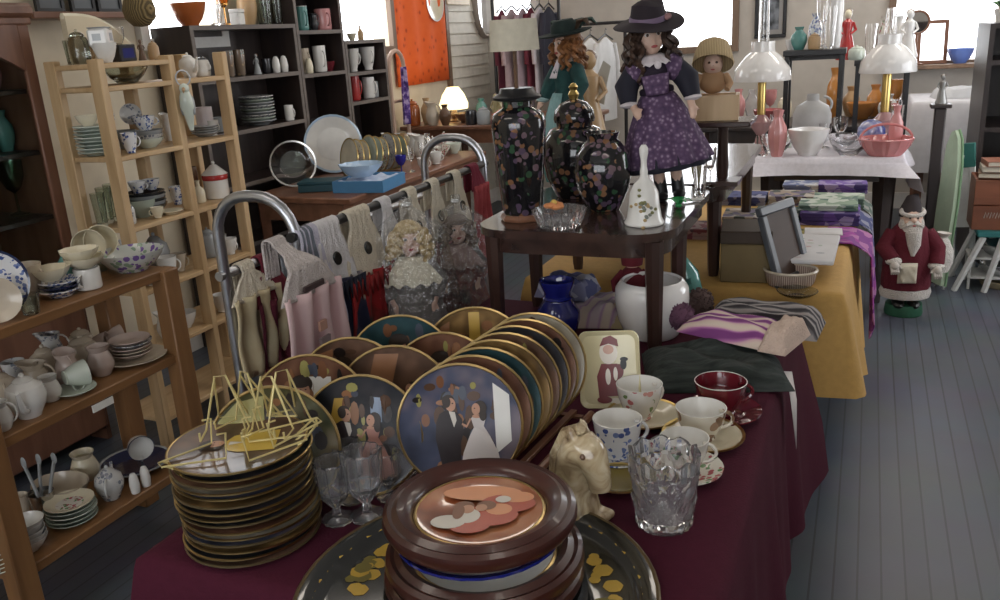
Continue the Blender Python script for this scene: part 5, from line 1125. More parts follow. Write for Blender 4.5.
# ================================================================ side tables: urns, bell, dolls
ZS = SZ + .001
lac = C['darkfloral']
q = T(523, 219, SZ)
t = thing('lamp_urn', 'tall black flowered urn with lamp shade at left of the side table', 'lamp', q, .2)
build('stand', G().lathe([(0, 0), (.050, 0), (.052, .006), (.046, .014), (0, .014)], 0, 8), W['redwood'], t, smooth=False)
build('body', G().lathe([(0, .014), (.042, .014), (.046, .02), (.060, .19), (.062, .215), (.058, .235), (.040, .246), (.034, .25), (.034, .262), (0, .262)], 0, 10), lac, t, ang=.9)
build('collar', G().lathe([(.034, .262), (.052, .266), (.054, .272), (.040, .280), (.036, .290), (0, .290)], 0, 20), black, t)
build('pole', G().tube([(0, 0, .29), (0, 0, .385)], .0048, 0, 8), getm('brown'), t)
build('lamp_shade', G().lathe([(.054, .368), (.050, .432), (.0485, .432), (.0525, .368)], 0, 28), mat('linen_shade', (.56, .52, .42), .8, bump=.15, bscale=200), t)
build('shade_spider', G().tube([(-.05, 0, .385), (.05, 0, .385)], .0018, 0, 6).tube([(0, -.05, .385), (0, .05, .385)], .0018, 0, 6), getm('brown'), t)
q = T(573, 198, SZ)
t = thing('ginger_jar', 'broad black flowered ginger jar with domed lid behind the crystal dish', 'jar', (q[0], q[1] + .03, q[2]))
build('body', G().lathe([(0, 0), (.050, 0), (.054, .006), (.074, .05), (.082, .10), (.079, .14), (.062, .168), (.045, .176), (.045, .186), (0, .186)], 0, 32), lac, t)
l = build('lid', G().lathe([(0, .186), (.050, .186), (.052, .194), (.048, .214), (.032, .232), (.014, .240), (0, .241)], 0, 28), lac, t)
build('finial', G().lathe([(0, .240), (.010, .241), (.014, .252), (.008, .262), (.012, .270), (.006, .278), (0, .280)], 0, 14), C['gold'], l)
q = T(605, 212, SZ)
solo('vase', 'squat black flowered vase between the ginger jar and the white bell', 'vase', G().lathe([(0, 0), (.036, 0), (.040, .005), (.060, .05), (.066, .09), (.060, .13), (.042, .155), (.034, .162), (.040, .178), (.035, .178), (.028, .162), (.05, .13), (.056, .09), (.03, .01), (0, .01)], 0, 30), lac, (q[0] - .012, q[1] + .03, q[2]))
q = T(560, 227, SZ)
t = thing('crystal_dish', 'cut-crystal dish with an orange flower at the front of the side table', 'dish', q)
build('bowl', G().lathe([(0, 0), (.040, 0), (.044, .004), (.056, .034), (.058, .040), (.054, .040), (.040, .010), (0, .008)], 0, 48, flute=.05, nf=16), GL['crystal'], t, ang=.4)
t = thing('silk_flower', 'orange silk flower lying in the crystal dish', 'flower', (q[0] - .012, q[1], q[2] + .044))
for k in range(7):
    a = 2 * PI * k / 7; build('petal', G().ball((.012 * math.cos(a), .012 * math.sin(a), .002 * (k % 3)), (.011, .011, .006), 0, 10), mat('orange_petal', (.62, .25, .10), .6), t)
build('flower_centre', G().ball((0, 0, .008), .007, 0, 10), mat('yellow_centre', (.6, .42, .1), .6), t)
# white porcelain bell
q = T(642, 226, SZ)
t = thing('hand_bell', 'white porcelain hand bell with flower spray on the side table', 'bell', (q[0], q[1] + .02, q[2]))
bm_ = C['white']
build('bell_body', G().lathe([(.041, 0), (.0425, .004), (.037, .014), (.033, .040), (.030, .068), (.021, .086), (.010, .096), (.008, .102), (0, .102), (0, .095), (.018, .080), (.028, .06), (.031, .03), (.036, .008), (.041, 0)], 0, 32), bm_, t)
build('handle', G().lathe([(.008, .100), (.0085, .112), (.0065, .122), (.0065, .135), (.0095, .150), (.0095, .160), (.005, .167), (0, .168)], 0, 18), bm_, t)
g = G(); rnd = random.Random(2); fa = face(q)
for k in range(26):
    an_ = -PI / 2 + fa + rnd.gauss(.1, .28); zz_ = .045 + rnd.gauss(0, .014); rr_ = np.interp(zz_, [.004, .014, .04, .068, .086], [.0425, .037, .033, .030, .021]) + .0003
    g.ball((rr_ * math.cos(an_), rr_ * math.sin(an_), zz_), (.0042, .0042, .0035), k % 3, 6)
build('flower_spray', g, [mat('olive_spray', (.20, .20, .08), .5), mat('tan_spray', (.42, .30, .14), .5), mat('grey_spray', (.18, .20, .17), .5)], t)
q = T(676, 208, SZ)
t = thing('leaf_ornament', 'bright green glass leaf ornament beside the white bell', 'ornament', (q[0] + .006, q[1], q[2]))
for k, (a, l_) in enumerate(((.2, .030), (1.2, .026), (2.2, .028), (3.1, .030), (-.6, .024))):
    build('leaf', G().grid(lambda u, v: ((l_ * v) * math.cos(a) - (u - .5) * .016 * math.sin(PI * v) * math.sin(a), (l_ * v) * math.sin(a) + (u - .5) * .016 * math.sin(PI * v) * math.cos(a), .004 + .018 * math.sin(PI * v * .8)), 5, 8), mat('leaf_green', (.03, .32, .09), .15, coat=.5), t, solid=.002)
build('stem', G().ball((0, 0, .005), (.008, .008, .005), 0, 10), mat('leaf_green'), t)
q = T(690, 202, SZ); solo('pen', 'white pen lying beside the green leaf ornament', 'pen', G().tube([(-.03, .008, .004), (.03, -.008, .004)], [.0032, .0036], 0, 8).tube([(.03, -.008, .004), (.036, -.0096, .004)], [.0034, .001], 0, 8), C['white'], q, .9)
# ---------------------------------------------------------------- dolls
SK = mat('doll_bisque', (.62, .42, .33), .4); LIP = mat('doll_lips', (.45, .10, .10), .35); EYEW = mat('eye_white', (.7, .7, .68), .2); IRIS = mat('eye_brown', (.06, .03, .02), .1)
def curls(g, n, seed, r0, z0, z1, rc, a0=-1.1, a1=4.25, th=.008, m=0):
    rnd = random.Random(seed)
    for k in range(n):
        a = a0 + (a1 - a0) * k / (n - 1); zz = z1 + rnd.uniform(-.012, .015); pts = []
        for i in range(15):
            f = i / 14; ph = f * 2 * PI * 2.5 + rnd.uniform(-.2, .2); rr = r0 * (1 + .45 * f)
            pts.append((rr * math.cos(a) + rc * math.cos(ph), rr * math.sin(a) + rc * math.sin(ph), z0 + (zz - z0) * f))
        g.tube(pts, [th * (.9 - .5 * abs(i / 14 - .3)) for i in range(15)], m, 6)
def doll(name, label, loc, h, yaw, hairc, turn=0, nod=0, arms=None, cat='doll', seated=False):
    """unit doll 1 m tall scaled by h: returns (root, head part frame). Body is one continuous surface"""
    t = thing(name, label, cat, loc, yaw); S = h
    sc = lambda pts: [(x * S, y * S, z * S) for x, y, z in pts]
    arms = arms or [[(-.095, 0, .70), (-.165, -.02, .58), (-.16, -.10, .49)], [(.095, 0, .70), (.165, -.02, .58), (.17, -.09, .49)]]
    g = G()
    g.tube(sc([(0, 0, .42), (0, 0, .50), (0, 0, .58), (0, 0, .66), (0, 0, .715)]), [.085 * S, .088 * S, .072 * S, .085 * S, .06 * S], 0, 16, flat=.75)
    g.tube(sc([(0, 0, .70), (0, -.004, .775)]), [.036 * S, .032 * S], 0, 12)
    for s in (-1, 1):
        if seated: g.tube(sc([(s * .045, 0, .44), (s * .055, -.14, .40), (s * .06, -.17, .30), (s * .06, -.17, .12)]), [.05 * S, .045 * S, .04 * S, .03 * S], 0, 10)
        else: g.tube(sc([(s * .042, 0, .44), (s * .045, 0, .24), (s * .045, .005, .06), (s * .045, -.0, .035)]), [.05 * S, .038 * S, .027 * S, .026 * S], 0, 10)
    for A in arms:
        g.tube(sc(A), [.032 * S, .027 * S, .020 * S], 0, 10)
        e = Vector(A[-1]); d = (Vector(A[-1]) - Vector(A[-2])).normalized(); side = d.cross(Vector((0, 1, .2))).normalized()
        g.ball(tuple((e + d * .02) * S), (.024 * S, .02 * S, .026 * S), 0, 10)
        for k in range(4): b0 = e + d * .035 + side * (.011 * (k - 1.5)); l_ = (.030, .036, .034, .026)[k]; g.tube([tuple(b0 * S), tuple((b0 + d * l_ * .6) * S), tuple((b0 + d * l_ + Vector((0, .006, -.006))) * S)], [.0068 * S, .006 * S, .004 * S], 0, 6)
        b0 = e + d * .010 + side * .020; g.tube([tuple(b0 * S), tuple((b0 + side * .014 + d * .012) * S), tuple((b0 + side * .016 + d * .026) * S)], [.008 * S, .007 * S, .005 * S], 0, 6)
    HM = tr(0, 0, .845 * S) @ rot('Z', turn) @ rot('X', nod)
    g.ball((0, 0, .005 * S), (.072 * S, .078 * S, .088 * S), 0, 20, M=HM)
    g.ball((0, -.040 * S, -.045 * S), (.048 * S, .040 * S, .042 * S), 0, 14, M=HM)
    g.ball((0, -.080 * S, -.012 * S), (.011 * S, .013 * S, .014 * S), 0, 10, M=HM)
    for s in (-1, 1): g.ball((s * .072 * S, .0, -.01 * S), (.010 * S, .016 * S, .022 * S), 0, 8, M=HM); g.ball((s * .036 * S, -.058 * S, -.030 * S), (.022 * S, .018 * S, .02 * S), 0, 10, M=HM)
    build('body', g, SK, t, remesh=.0085 * S)
    for s in (-1, 1):
        e = build('eye', G().ball((s * .028 * S, -.069 * S, .012 * S), (.014 * S, .008 * S, .0095 * S), 0, 10, M=HM).ball((s * .028 * S, -.0755 * S, .012 * S), (.0075 * S, .004 * S, .008 * S), 1, 8, M=HM), [EYEW, IRIS], t)
        build('eyebrow', G().tube([(s * .014 * S, -.076 * S, .032 * S), (s * .03 * S, -.073 * S, .038 * S), (s * .046 * S, -.063 * S, .031 * S)], .0026 * S, 0, 5, M=HM), hairc, e)
    build('lips', G().ball((0, -.081 * S, -.046 * S), (.017 * S, .007 * S, .0075 * S), 0, 10, M=HM), LIP, t)
    return t, HM
def skirt(S, z0, z1, r0, r1, folds, amp, sx=1, y=0, power=1.3):
    def fn(a, b):
        th = 2 * PI * a; r = r0 + (r1 - r0) * b ** (1 / power); r *= 1 + amp * b * math.cos(folds * th + 1.5 * b)
        return (r * math.cos(th) * sx * S, (r * math.sin(th) * .9 + y) * S, (z0 + (z1 - z0) * b) * S)
    return G().grid(fn, 72, 14, closed_u=True)
def boots(t, S, m, hh=.10):
    for s in (-1, 1): build('shoe', G().tube([(s * .045 * S, .012 * S, hh * S), (s * .045 * S, .008 * S, .03 * S)], [.032 * S, .036 * S], 0, 10).ball((s * .045 * S, -.028 * S, .024 * S), (.034 * S, .062 * S, .0238 * S), 0, 12), m, t)
# purple doll
brown_hair = ramp_mat('chestnut_ringlets', 'noise', [(.3, (.018, .010, .008)), (.7, (.075, .040, .026))], scale=60, rough=.5)
violet = ramp_mat('violet_check', 'voronoi', [(0, (.34, .29, .33)), (.2, (.24, .17, .26)), (.42, (.10, .055, .12)), (1, (.05, .025, .07))], scale=95, rough=.8)
plum = mat('plum_velvet', (.022, .014, .028), .8); navyv = mat('navy_velvet', (.014, .014, .026), .8)
q = T(671, 199, SZ); S = .455
t, HM = doll('doll', 'doll in purple flowered dress and wide dark hat on the side table', q, S, face(q) + .05, brown_hair, turn=.22, nod=.12, arms=[[(-.095, 0, .69), (-.15, -.03, .575), (-.12, -.13, .50)], [(.095, 0, .69), (.155, -.01, .58), (.16, -.08, .47)]])
t.rotation_euler.y = -.13
build('skirt', skirt(S, .565, .20, .072, .235, 13, .06), violet, t, solid=.003)
build('underskirt', skirt(S, .5, .175, .09, .225, 11, .05), navyv, t, solid=.003)
build('bodice', G().tube([(0, 0, .545 * S), (0, 0, .60 * S), (0, 0, .67 * S), (0, 0, .735 * S)], [.082 * S, .084 * S, .100 * S, .062 * S], 0, 18, flat=.82), plum, t)
build('apron_bib', G().grid(lambda a, b: ((a - .5) * (.11 + .03 * b) * S, (-.098 + .012 * abs(a - .5)) * S, (.555 + b * .10) * S), 8, 6), violet, t, solid=.003)
build('sash', G().lathe([(.078 * S, .552 * S), (.088 * S, .56 * S), (.088 * S, .58 * S), (.078 * S, .588 * S)], 0, 20, sy=.9), plum, t)
for s, A in ((-1, [(-.085, 0, .70), (-.15, -.03, .61), (-.15, -.09, .53)]), (1, [(.085, 0, .70), (.16, -.01, .60), (.172, -.05, .51)])):
    sl = build('sleeve', G().tube([tuple(Vector(a) * S) for a in A], [.052 * S, .062 * S, .040 * S], 0, 14), navyv, t)
    build('cuff', G().ball(tuple(Vector(A[-1]) * S), (.046 * S, .046 * S, .018 * S), 0, 12), mat('lace_white', (.62, .57, .60), .8), sl)
    build('shoulder_ruffle', G().ball((s * .098 * S, -.01 * S, .672 * S), (.055 * S, .068 * S, .07 * S), 0, 14), violet, t)
build('lace_collar', G().grid(lambda a, b: ((.045 + .065 * b) * math.cos(2 * PI * a) * S, (.038 + .062 * b) * math.sin(2 * PI * a) * S - .006 * S, (.752 - .05 * b + .006 * math.cos(16 * 2 * PI * a) * b) * S), 64, 5, closed_u=True), mat('lace_white'), t, solid=.002)
build('brooch', G().ball((.02 * S, -.10 * S, .70 * S), (.018 * S, .01 * S, .022 * S), 0, 10), mat('lace_white'), t)
g = G(); g.ball((0, .022 * S, .02 * S), (.088 * S, .082 * S, .088 * S), 0, 18); g.ball((0, -.055 * S, .055 * S), (.062 * S, .028 * S, .022 * S), 0, 12)
curls(g, 15, 3, .082 * S, .03 * S, -.20 * S, .013 * S, a0=-.75, a1=3.9, th=.020 * S); curls(g, 12, 5, .10 * S, .02 * S, -.15 * S, .014 * S, a0=-.55, a1=3.7, th=.02 * S)
g.v = [tuple(HM @ Vector(v)) for v in g.v]; hair = build('hair', g, brown_hair, t)
hatm = mat('dark_felt', (.025, .018, .024), .85)
g = G().lathe([(.0, .175), (.05, .175), (.078, .160), (.088, .11), (.09, .070), (.13, .062), (.175, .058), (.178, .062), (.13, .070), (.094, .082), (0, .09)], 0, 32); g.v = [(x * S, y * S, z * S + .01 * S * math.sin(2 * math.atan2(y, x))) for x, y, z in g.v]
g.v = [tuple(HM @ rot('X', .16) @ Vector(v)) for v in g.v]; hat = build('hat', g, hatm, t)
g = G().lathe([(.0885, .075), (.0955, .080), (.094, .10), (.0895, .105)], 0, 32); g.v = [tuple(HM @ rot('X', .16) @ Vector((x * S, y * S, z * S))) for x, y, z in g.v]; build('hat_band', g, mat('mauve_ribbon', (.16, .11, .18), .6), hat)
g = G(); 
for k in range(4): g.ball((.075 * S + .016 * S * math.cos(k * 1.6), -.05 * S + .012 * S * math.sin(k * 1.6), .092 * S), .015 * S, 0, 8)
g.v = [tuple(HM @ rot('X', .16) @ Vector(v)) for v in g.v]; build('hat_flowers', g, mat('dusty_rose', (.30, .16, .16), .7), hat)
boots(t, S, black, .16)
# green doll
auburn = ramp_mat('auburn_ringlets', 'noise', [(.3, (.10, .035, .012)), (.7, (.32, .14, .05))], scale=60, rough=.5)
green = ramp_mat('bottle_green_velvet', 'noise', [(.35, (.006, .035, .035)), (.65, (.015, .075, .07))], scale=30, rough=.8)
q = T(571, 178, SZ); S = .435
t, HM = doll('doll', 'doll in bottle-green coat and feathered hat behind the ginger jar', q, S, face(q) - .95, auburn, turn=-.1, nod=.05)
build('coat_skirt', skirt(S, .58, .06, .075, .20, 9, .07), green, t, solid=.003)
build('coat_body', G().tube([(0, 0, .55 * S), (0, 0, .61 * S), (0, 0, .68 * S), (0, 0, .74 * S)], [.085 * S, .086 * S, .105 * S, .058 * S], 0, 18, flat=.85), green, t)
for s in (-1, 1):
    sl = build('sleeve', G().tube([(s * .09 * S, 0, .70 * S), (s * .165 * S, -.02 * S, .60 * S), (s * .165 * S, -.08 * S, .51 * S)], [.05 * S, .052 * S, .036 * S], 0, 14), green, t)
    build('cuff', G().ball((s * .165 * S, -.085 * S, .505 * S), (.042 * S, .042 * S, .02 * S), 0, 12), mat('pale_teal_lace', (.30, .42, .42), .8), sl)
build('jabot', G().grid(lambda a, b: ((a - .5) * (.03 + .04 * b) * S, (-.062 - .05 * b - .006 * math.sin(a * 20)) * S, (.755 - .11 * b) * S), 16, 8), mat('lace_white'), t, solid=.002)
build('skirt_front', G().grid(lambda a, b: ((a - .5) * (.10 + .16 * b) * S, (-.085 - .12 * b ** .8 - .008 * math.cos((a - .5) * 22)) * S, (.55 - .46 * b) * S), 24, 12), mat('pale_teal_satin', (.22, .38, .38), .45), t, solid=.003)
g = G(); g.ball((0, .02 * S, .02 * S), (.088 * S, .084 * S, .085 * S), 0, 18); curls(g, 14, 8, .08 * S, .03 * S, -.13 * S, .014 * S, a0=-.9, a1=4.05, th=.02 * S)
g.v = [tuple(HM @ Vector(v)) for v in g.v]; build('hair', g, auburn, t)
g = G().lathe([(0, .155), (.06, .15), (.085, .12), (.09, .07), (.13, .06), (.172, .07), (.174, .075), (.13, .068), (.094, .08), (0, .085)], 0, 30); g.v = [(x * S, y * S, z * S) for x, y, z in g.v]; g.v = [tuple(HM @ rot('X', .1) @ Vector(v)) for v in g.v]
hat = build('hat', g, mat('dark_green_felt', (.010, .022, .020), .85), t)
for k in range(6):
    g = G(); a = .3 + k * .55; g.tube([(.09 * S * math.cos(a), .09 * S * math.sin(a), .09 * S), (.12 * S * math.cos(a), .12 * S * math.sin(a), .135 * S), (.17 * S * math.cos(a), .17 * S * math.sin(a), .14 * S), (.20 * S * math.cos(a), .20 * S * math.sin(a), .105 * S)], [.012 * S, .028 * S, .026 * S, .006 * S], 0, 8, flat=.45); g.v = [tuple(HM @ Vector(v)) for v in g.v]
    build('feather', g, mat('green_feather', (.03, .06, .05), .8) if k % 2 else mat('brown_feather', (.06, .035, .02), .8), hat)
boots(t, S, black)
# fairy figure
q = T(591, 150, SZ); t = figurine('tan fairy figurine with dark hair standing right of the green doll', q, .34, 'tan', face(q), head='tan')
for s in (-1, 1): build('wing', G().prism([(s * .005, .20), (s * .05, .30), (s * .075, .28), (s * .06, .22), (s * .05, .15), (s * .01, .17)], .02, .023), mat('pale_wing', (.5, .48, .42), .4), t, smooth=False)
# pedestal with golden crate and bonnet doll
q = T(722, 184, SZ); pz = .165
t = thing('pedestal', 'dark wooden pedestal carrying the golden crate behind the purple doll', 'pedestal', q)
build('post', G().lathe([(.012, .012), (.015, .02), (.013, pz - .03), (.016, pz - .014)], 0, 10), W['mahogZ'], t)
build('foot', G().box(-.045, .045, -.045, .045, 0, .012, b=.002), W['mahogZ'], t); build('top_board', G().box(-.085, .075, -.07, .07, pz - .014, pz, b=.003), W['mahog'], t)
zt = q[2] + pz + .001
t = thing('crate', 'small golden wooden crate with a slotted end on the pedestal', 'crate', (q[0] - .02, q[1], zt), .1); gw = W['maple']
build('panels', G().box(-.058, .058, -.045, -.037, 0, .062).box(-.058, .058, .037, .045, 0, .062).box(-.058, -.050, -.037, .037, 0, .062).box(.050, .058, -.037, -.014, 0, .062).box(.050, .058, .014, .037, 0, .062).box(.05, .058, -.014, .014, 0, .025).box(.05, .058, -.014, .014, .045, .062).box(-.05, .05, -.037, .037, 0, .006), gw, t, smooth=False)
t = thing('doll', 'small doll in a round straw bonnet sitting on the golden crate', 'doll', (q[0] - .028, q[1], zt + .063), face(q)); S = .13
g = G().ball((0, 0, .03), (.036, .03, .03), 0, 14); build('body', g, mat('tan_frock', (.40, .24, .13), .8), t)
build('head', G().ball((0, -.006, .073), (.024, .024, .027), 0, 14).ball((0, -.031, .068), (.004, .004, .004), 0, 8), SK, t); 
for s in (-1, 1): build('eye', G().ball((s * .009, -.028, .078), (.0035, .002, .003), 0, 8), IRIS, t); build('arm', G().tube([(s * .03, -.005, .045), (s * .042, -.02, .025), (s * .035, -.035, .012)], [.010, .009, .007], 0, 8), mat('tan_frock'), t)
build('mouth', G().ball((0, -.0295, .061), (.005, .002, .002), 0, 8), LIP, t)
build('bonnet', G().lathe([(.050, -.012), (.052, -.008), (.046, .02), (.038, .042), (.02, .054), (0, .056)], 0, 24, M=tr(0, .002, .082) @ rot('X', -.55)), ramp_mat('straw', 'wave', [(.3, (.42, .30, .15)), (.7, (.62, .48, .28))], scale=80, rough=.8, bump=.4), t)
for u, v, kind, w, h, m, lab in ((700, 196, 'tall_vase', 14, 42, 'clear', 'clear glass cylinder before the pedestal foot'), (710, 188, 'goblet', 12, 40, 'clear', 'clear goblet touching the pedestal on its right'), (697, 180, 'vase', 12, 30, 'khaki', 'small khaki vase behind the clear cylinder'), (722, 180, 'vase', 13, 34, 'greysprig', 'grey sprigged vase at the far right corner of the rear side table'), (551, 182, 'vase', 16, 40, 'teal', 'dark teal vase between urn and ginger jar')):
    q = T(u, v, SZ); s = mpp(q); MAKE[kind](lab, {'tall_vase': 'vase', 'goblet': 'glass', 'lidjar': 'jar'}.get(kind, kind), q, w * s / 2, h * s, m)
# ================================================================ towels and dolls on the towel rail
def towel(label, u, v, w, L_, top, body, wtop=.06, ltop=.13, button=None, fringe=None, x=-1.085, zr=1.045, panel=None, off=0):
    p = PX(u, v, x + .02); t = thing('hanging_towel', label, 'towel', (x, p[1], zr))
    R_ = .0135
    def fw(b, front): return wtop * (.75 + .25 * b) + (w - wtop) * max(0, (b - .18) / .82) ** .7
    def top_fn(a, b):
        # b 0..1 : back hem -> over the rail -> front bottom
        if b < .25: z = -.07 * (1 - b / .25); xx = -R_; ww = wtop * .8
        elif b < .45: th = PI * (b - .25) / .2; xx = -R_ * math.cos(th); z = R_ * math.sin(th); ww = wtop * .8
        else: f = (b - .45) / .55; xx = R_ + .012 * f + off * min(1, f * 2.5); z = -ltop * f; ww = fw(f, 1)
        return (xx + .002 * math.sin(a * 30), (a - .5) * ww, z)
    build('crochet_top', G().grid(top_fn, 18, 30), top, t, solid=.004)
    def body_fn(a, b): ww = w * (1 + .06 * b); return (R_ + off + .014 + .010 * math.sin(a * 19 + 1) * (1 - .4 * b) + .004 * math.sin(b * 8 + a * 4), (a - .5) * ww, -ltop + .012 - (L_ - ltop) * b)
    bt = build('towel_body', G().grid(body_fn, 36, 16), body, t, solid=.004)
    if button: build('button', G().lathe([(0, -.003), (.012, -.003), (.0135, 0), (.012, .003), (0, .003)], 0, 16, sx=1.35, M=tr(R_ + .011, wtop * .05, -ltop * .55) @ rot('Y', PI / 2) @ rot('Z', .6)), button, t)
    if fringe:
        g = G()
        for k in range(9): a = (k + .5) / 9; y = (a - .5) * w; g.add([(R_ + .030, y - w / 20, -ltop + .010), (R_ + .030, y + w / 20, -ltop + .010), (R_ + .031, y, -ltop - .035)], [(0, 1, 2)])
        build('crochet_points', g, fringe, t, solid=.003)
    if panel:
        for i, (pts, m) in enumerate(panel):
            build('appliqued_shape', G().prism([(b, c) for b, c in pts], -.003, .003, M=tr(R_ + off + .030, 0, -ltop - .06) @ rot('Z', PI / 2)), m, t, smooth=False)
    return t
tw = lambda k, c: mat('terry_' + k, c, .95, bump=.5, bscale=220)
tw_navy = ramp_mat('navy_print_towel', 'noise', [(.45, (.012, .016, .045)), (.55, (.03, .03, .06)), (.62, (.42, .36, .32)), (.70, (.35, .14, .03))], scale=14, rough=.95)
tw_red = ramp_mat('red_print_towel', 'noise', [(.35, (.02, .02, .015)), (.48, (.30, .012, .014)), (.64, (.34, .016, .018)), (.72, (.5, .42, .36))], scale=10, rough=.95)
bk = mat('big_button', (.02, .02, .022), .25)
white_c = mat('crochet_white', (.86, .84, .86), .95, bump=.8, bscale=320); cream_c = mat('crochet_cream', (.82, .74, .60), .95, bump=.8, bscale=320); lav_c = mat('crochet_lavender', (.66, .64, .76), .95, bump=.8, bscale=320)
towel('cream towel with brown print at the near end of the towel rail', 248, 255, .17, .26, cream_c, ramp_mat('cream_print', 'noise', [(.4, (.55, .47, .30)), (.62, (.50, .40, .24)), (.68, (.12, .06, .03))], scale=18, rough=.95), x=-1.29, zr=.95, ltop=.07)
towel('dark red towel below the cream one at the near end', 274, 300, .15, .36, mat('crochet_red', (.14, .015, .03), .95), tw('wine', (.10, .012, .025)), x=-1.29, zr=.95, ltop=.10)
towel('pale blue and white towel behind the pink one', 296, 247, .10, .30, mat('crochet_pale_blue', (.48, .52, .60), .95, bump=.8, bscale=300), tw('pale_blue', (.42, .47, .56)), x=-1.29, zr=.95)
t = towel('pale pink towel with a tiny stitched bear at the near end', 284, 258, .20, .42, mat('crochet_pinkwhite', (.60, .54, .52), .95, bump=.8, bscale=300), ramp_mat('pink_terry', 'wave', [(.3, (.55, .36, .37)), (.7, (.62, .45, .45))], scale=9, rough=.95, rot=(0, 0, 0), dist=1), wtop=.06, ltop=.10, off=.05, panel=[([(-.012, -.055), (.016, -.055), (.02, -.03), (-.015, -.03)], mat('stitch_grey', (.22, .17, .17), .9)), ([(-.012, -.015), (.012, -.015), (.012, .005), (-.012, .005)], mat('stitch_brown', (.42, .24, .18), .9))])
build('dark_bow', G().box(.081, .087, -.035, .035, -.088, -.075, b=.002), mat('stitch_dark', (.05, .03, .03), .9), t)
towel('grey-blue towel hanging just beyond the pink one', 313, 258, .07, .40, mat('crochet_slate', (.16, .18, .22), .95), tw('slate', (.13, .15, .19)), wtop=.05)
towel('lavender crochet-topped towel with white points, second from the near hoop', 310, 222, .14, .30, lav_c, tw('lavender', (.42, .40, .50)), wtop=.09, ltop=.14, x=-1.085)
towel('white-topped towel with oval button and navy print', 330, 222, .17, .42, white_c, tw_navy, wtop=.11, ltop=.135, button=bk, fringe=mat('navy_points', (.012, .014, .03), .95))
towel('cream-topped towel with oval button and red festive print', 361, 210, .21, .46, cream_c, tw_red, wtop=.12, ltop=.15, button=bk, fringe=mat('red_points', (.25, .02, .02), .95))
towel('white-topped towel between the red one and the bagged doll', 388, 200, .14, .42, white_c, tw('offwhite', (.55, .52, .48)), wtop=.06, ltop=.16)
towel('cream-topped towel behind the bagged doll', 414, 190, .14, .42, cream_c, tw('tan', (.42, .36, .27)), wtop=.06, ltop=.16, button=bk)
towel('cream-topped towel above the second bagged doll', 437, 183, .13, .42, cream_c, tw('rose', (.34, .13, .13)), wtop=.06, ltop=.16, button=bk)
towel('cream-topped towel near the far hoop, dark button showing', 459, 176, .13, .42, cream_c, tw('sand', (.45, .36, .27)), wtop=.06, ltop=.16, button=bk)
towel('red and white towel against the far hoop', 477, 171, .11, .34, mat('crochet_red'), tw('rednpink', (.38, .07, .08)), wtop=.07, ltop=.06)
plastic = bpy.data.materials.new('clear_plastic'); plastic.use_nodes = True
_n = plastic.node_tree.nodes; _l = plastic.node_tree.links; _n.remove(_n['Principled BSDF'])
_t = _n.new('ShaderNodeBsdfTransparent'); _t.inputs[0].default_value = (.93, .94, .95, 1); _g = _n.new('ShaderNodeBsdfGlossy'); _g.inputs['Roughness'].default_value = .12; _mx = _n.new('ShaderNodeMixShader'); _mx.inputs[0].default_value = .18
_nz = _n.new('ShaderNodeTexNoise'); _nz.inputs['Scale'].default_value = 22; _bp = _n.new('ShaderNodeBump'); _bp.inputs['Strength'].default_value = .8; _bp.inputs['Distance'].default_value = .02
_l.new(_nz.outputs['Fac'], _bp.inputs['Height']); _l.new(_bp.outputs['Normal'], _g.inputs['Normal']); _l.new(_t.outputs[0], _mx.inputs[1]); _l.new(_g.outputs[0], _mx.inputs[2]); _l.new(_mx.outputs[0], _n['Material Output'].inputs[0])
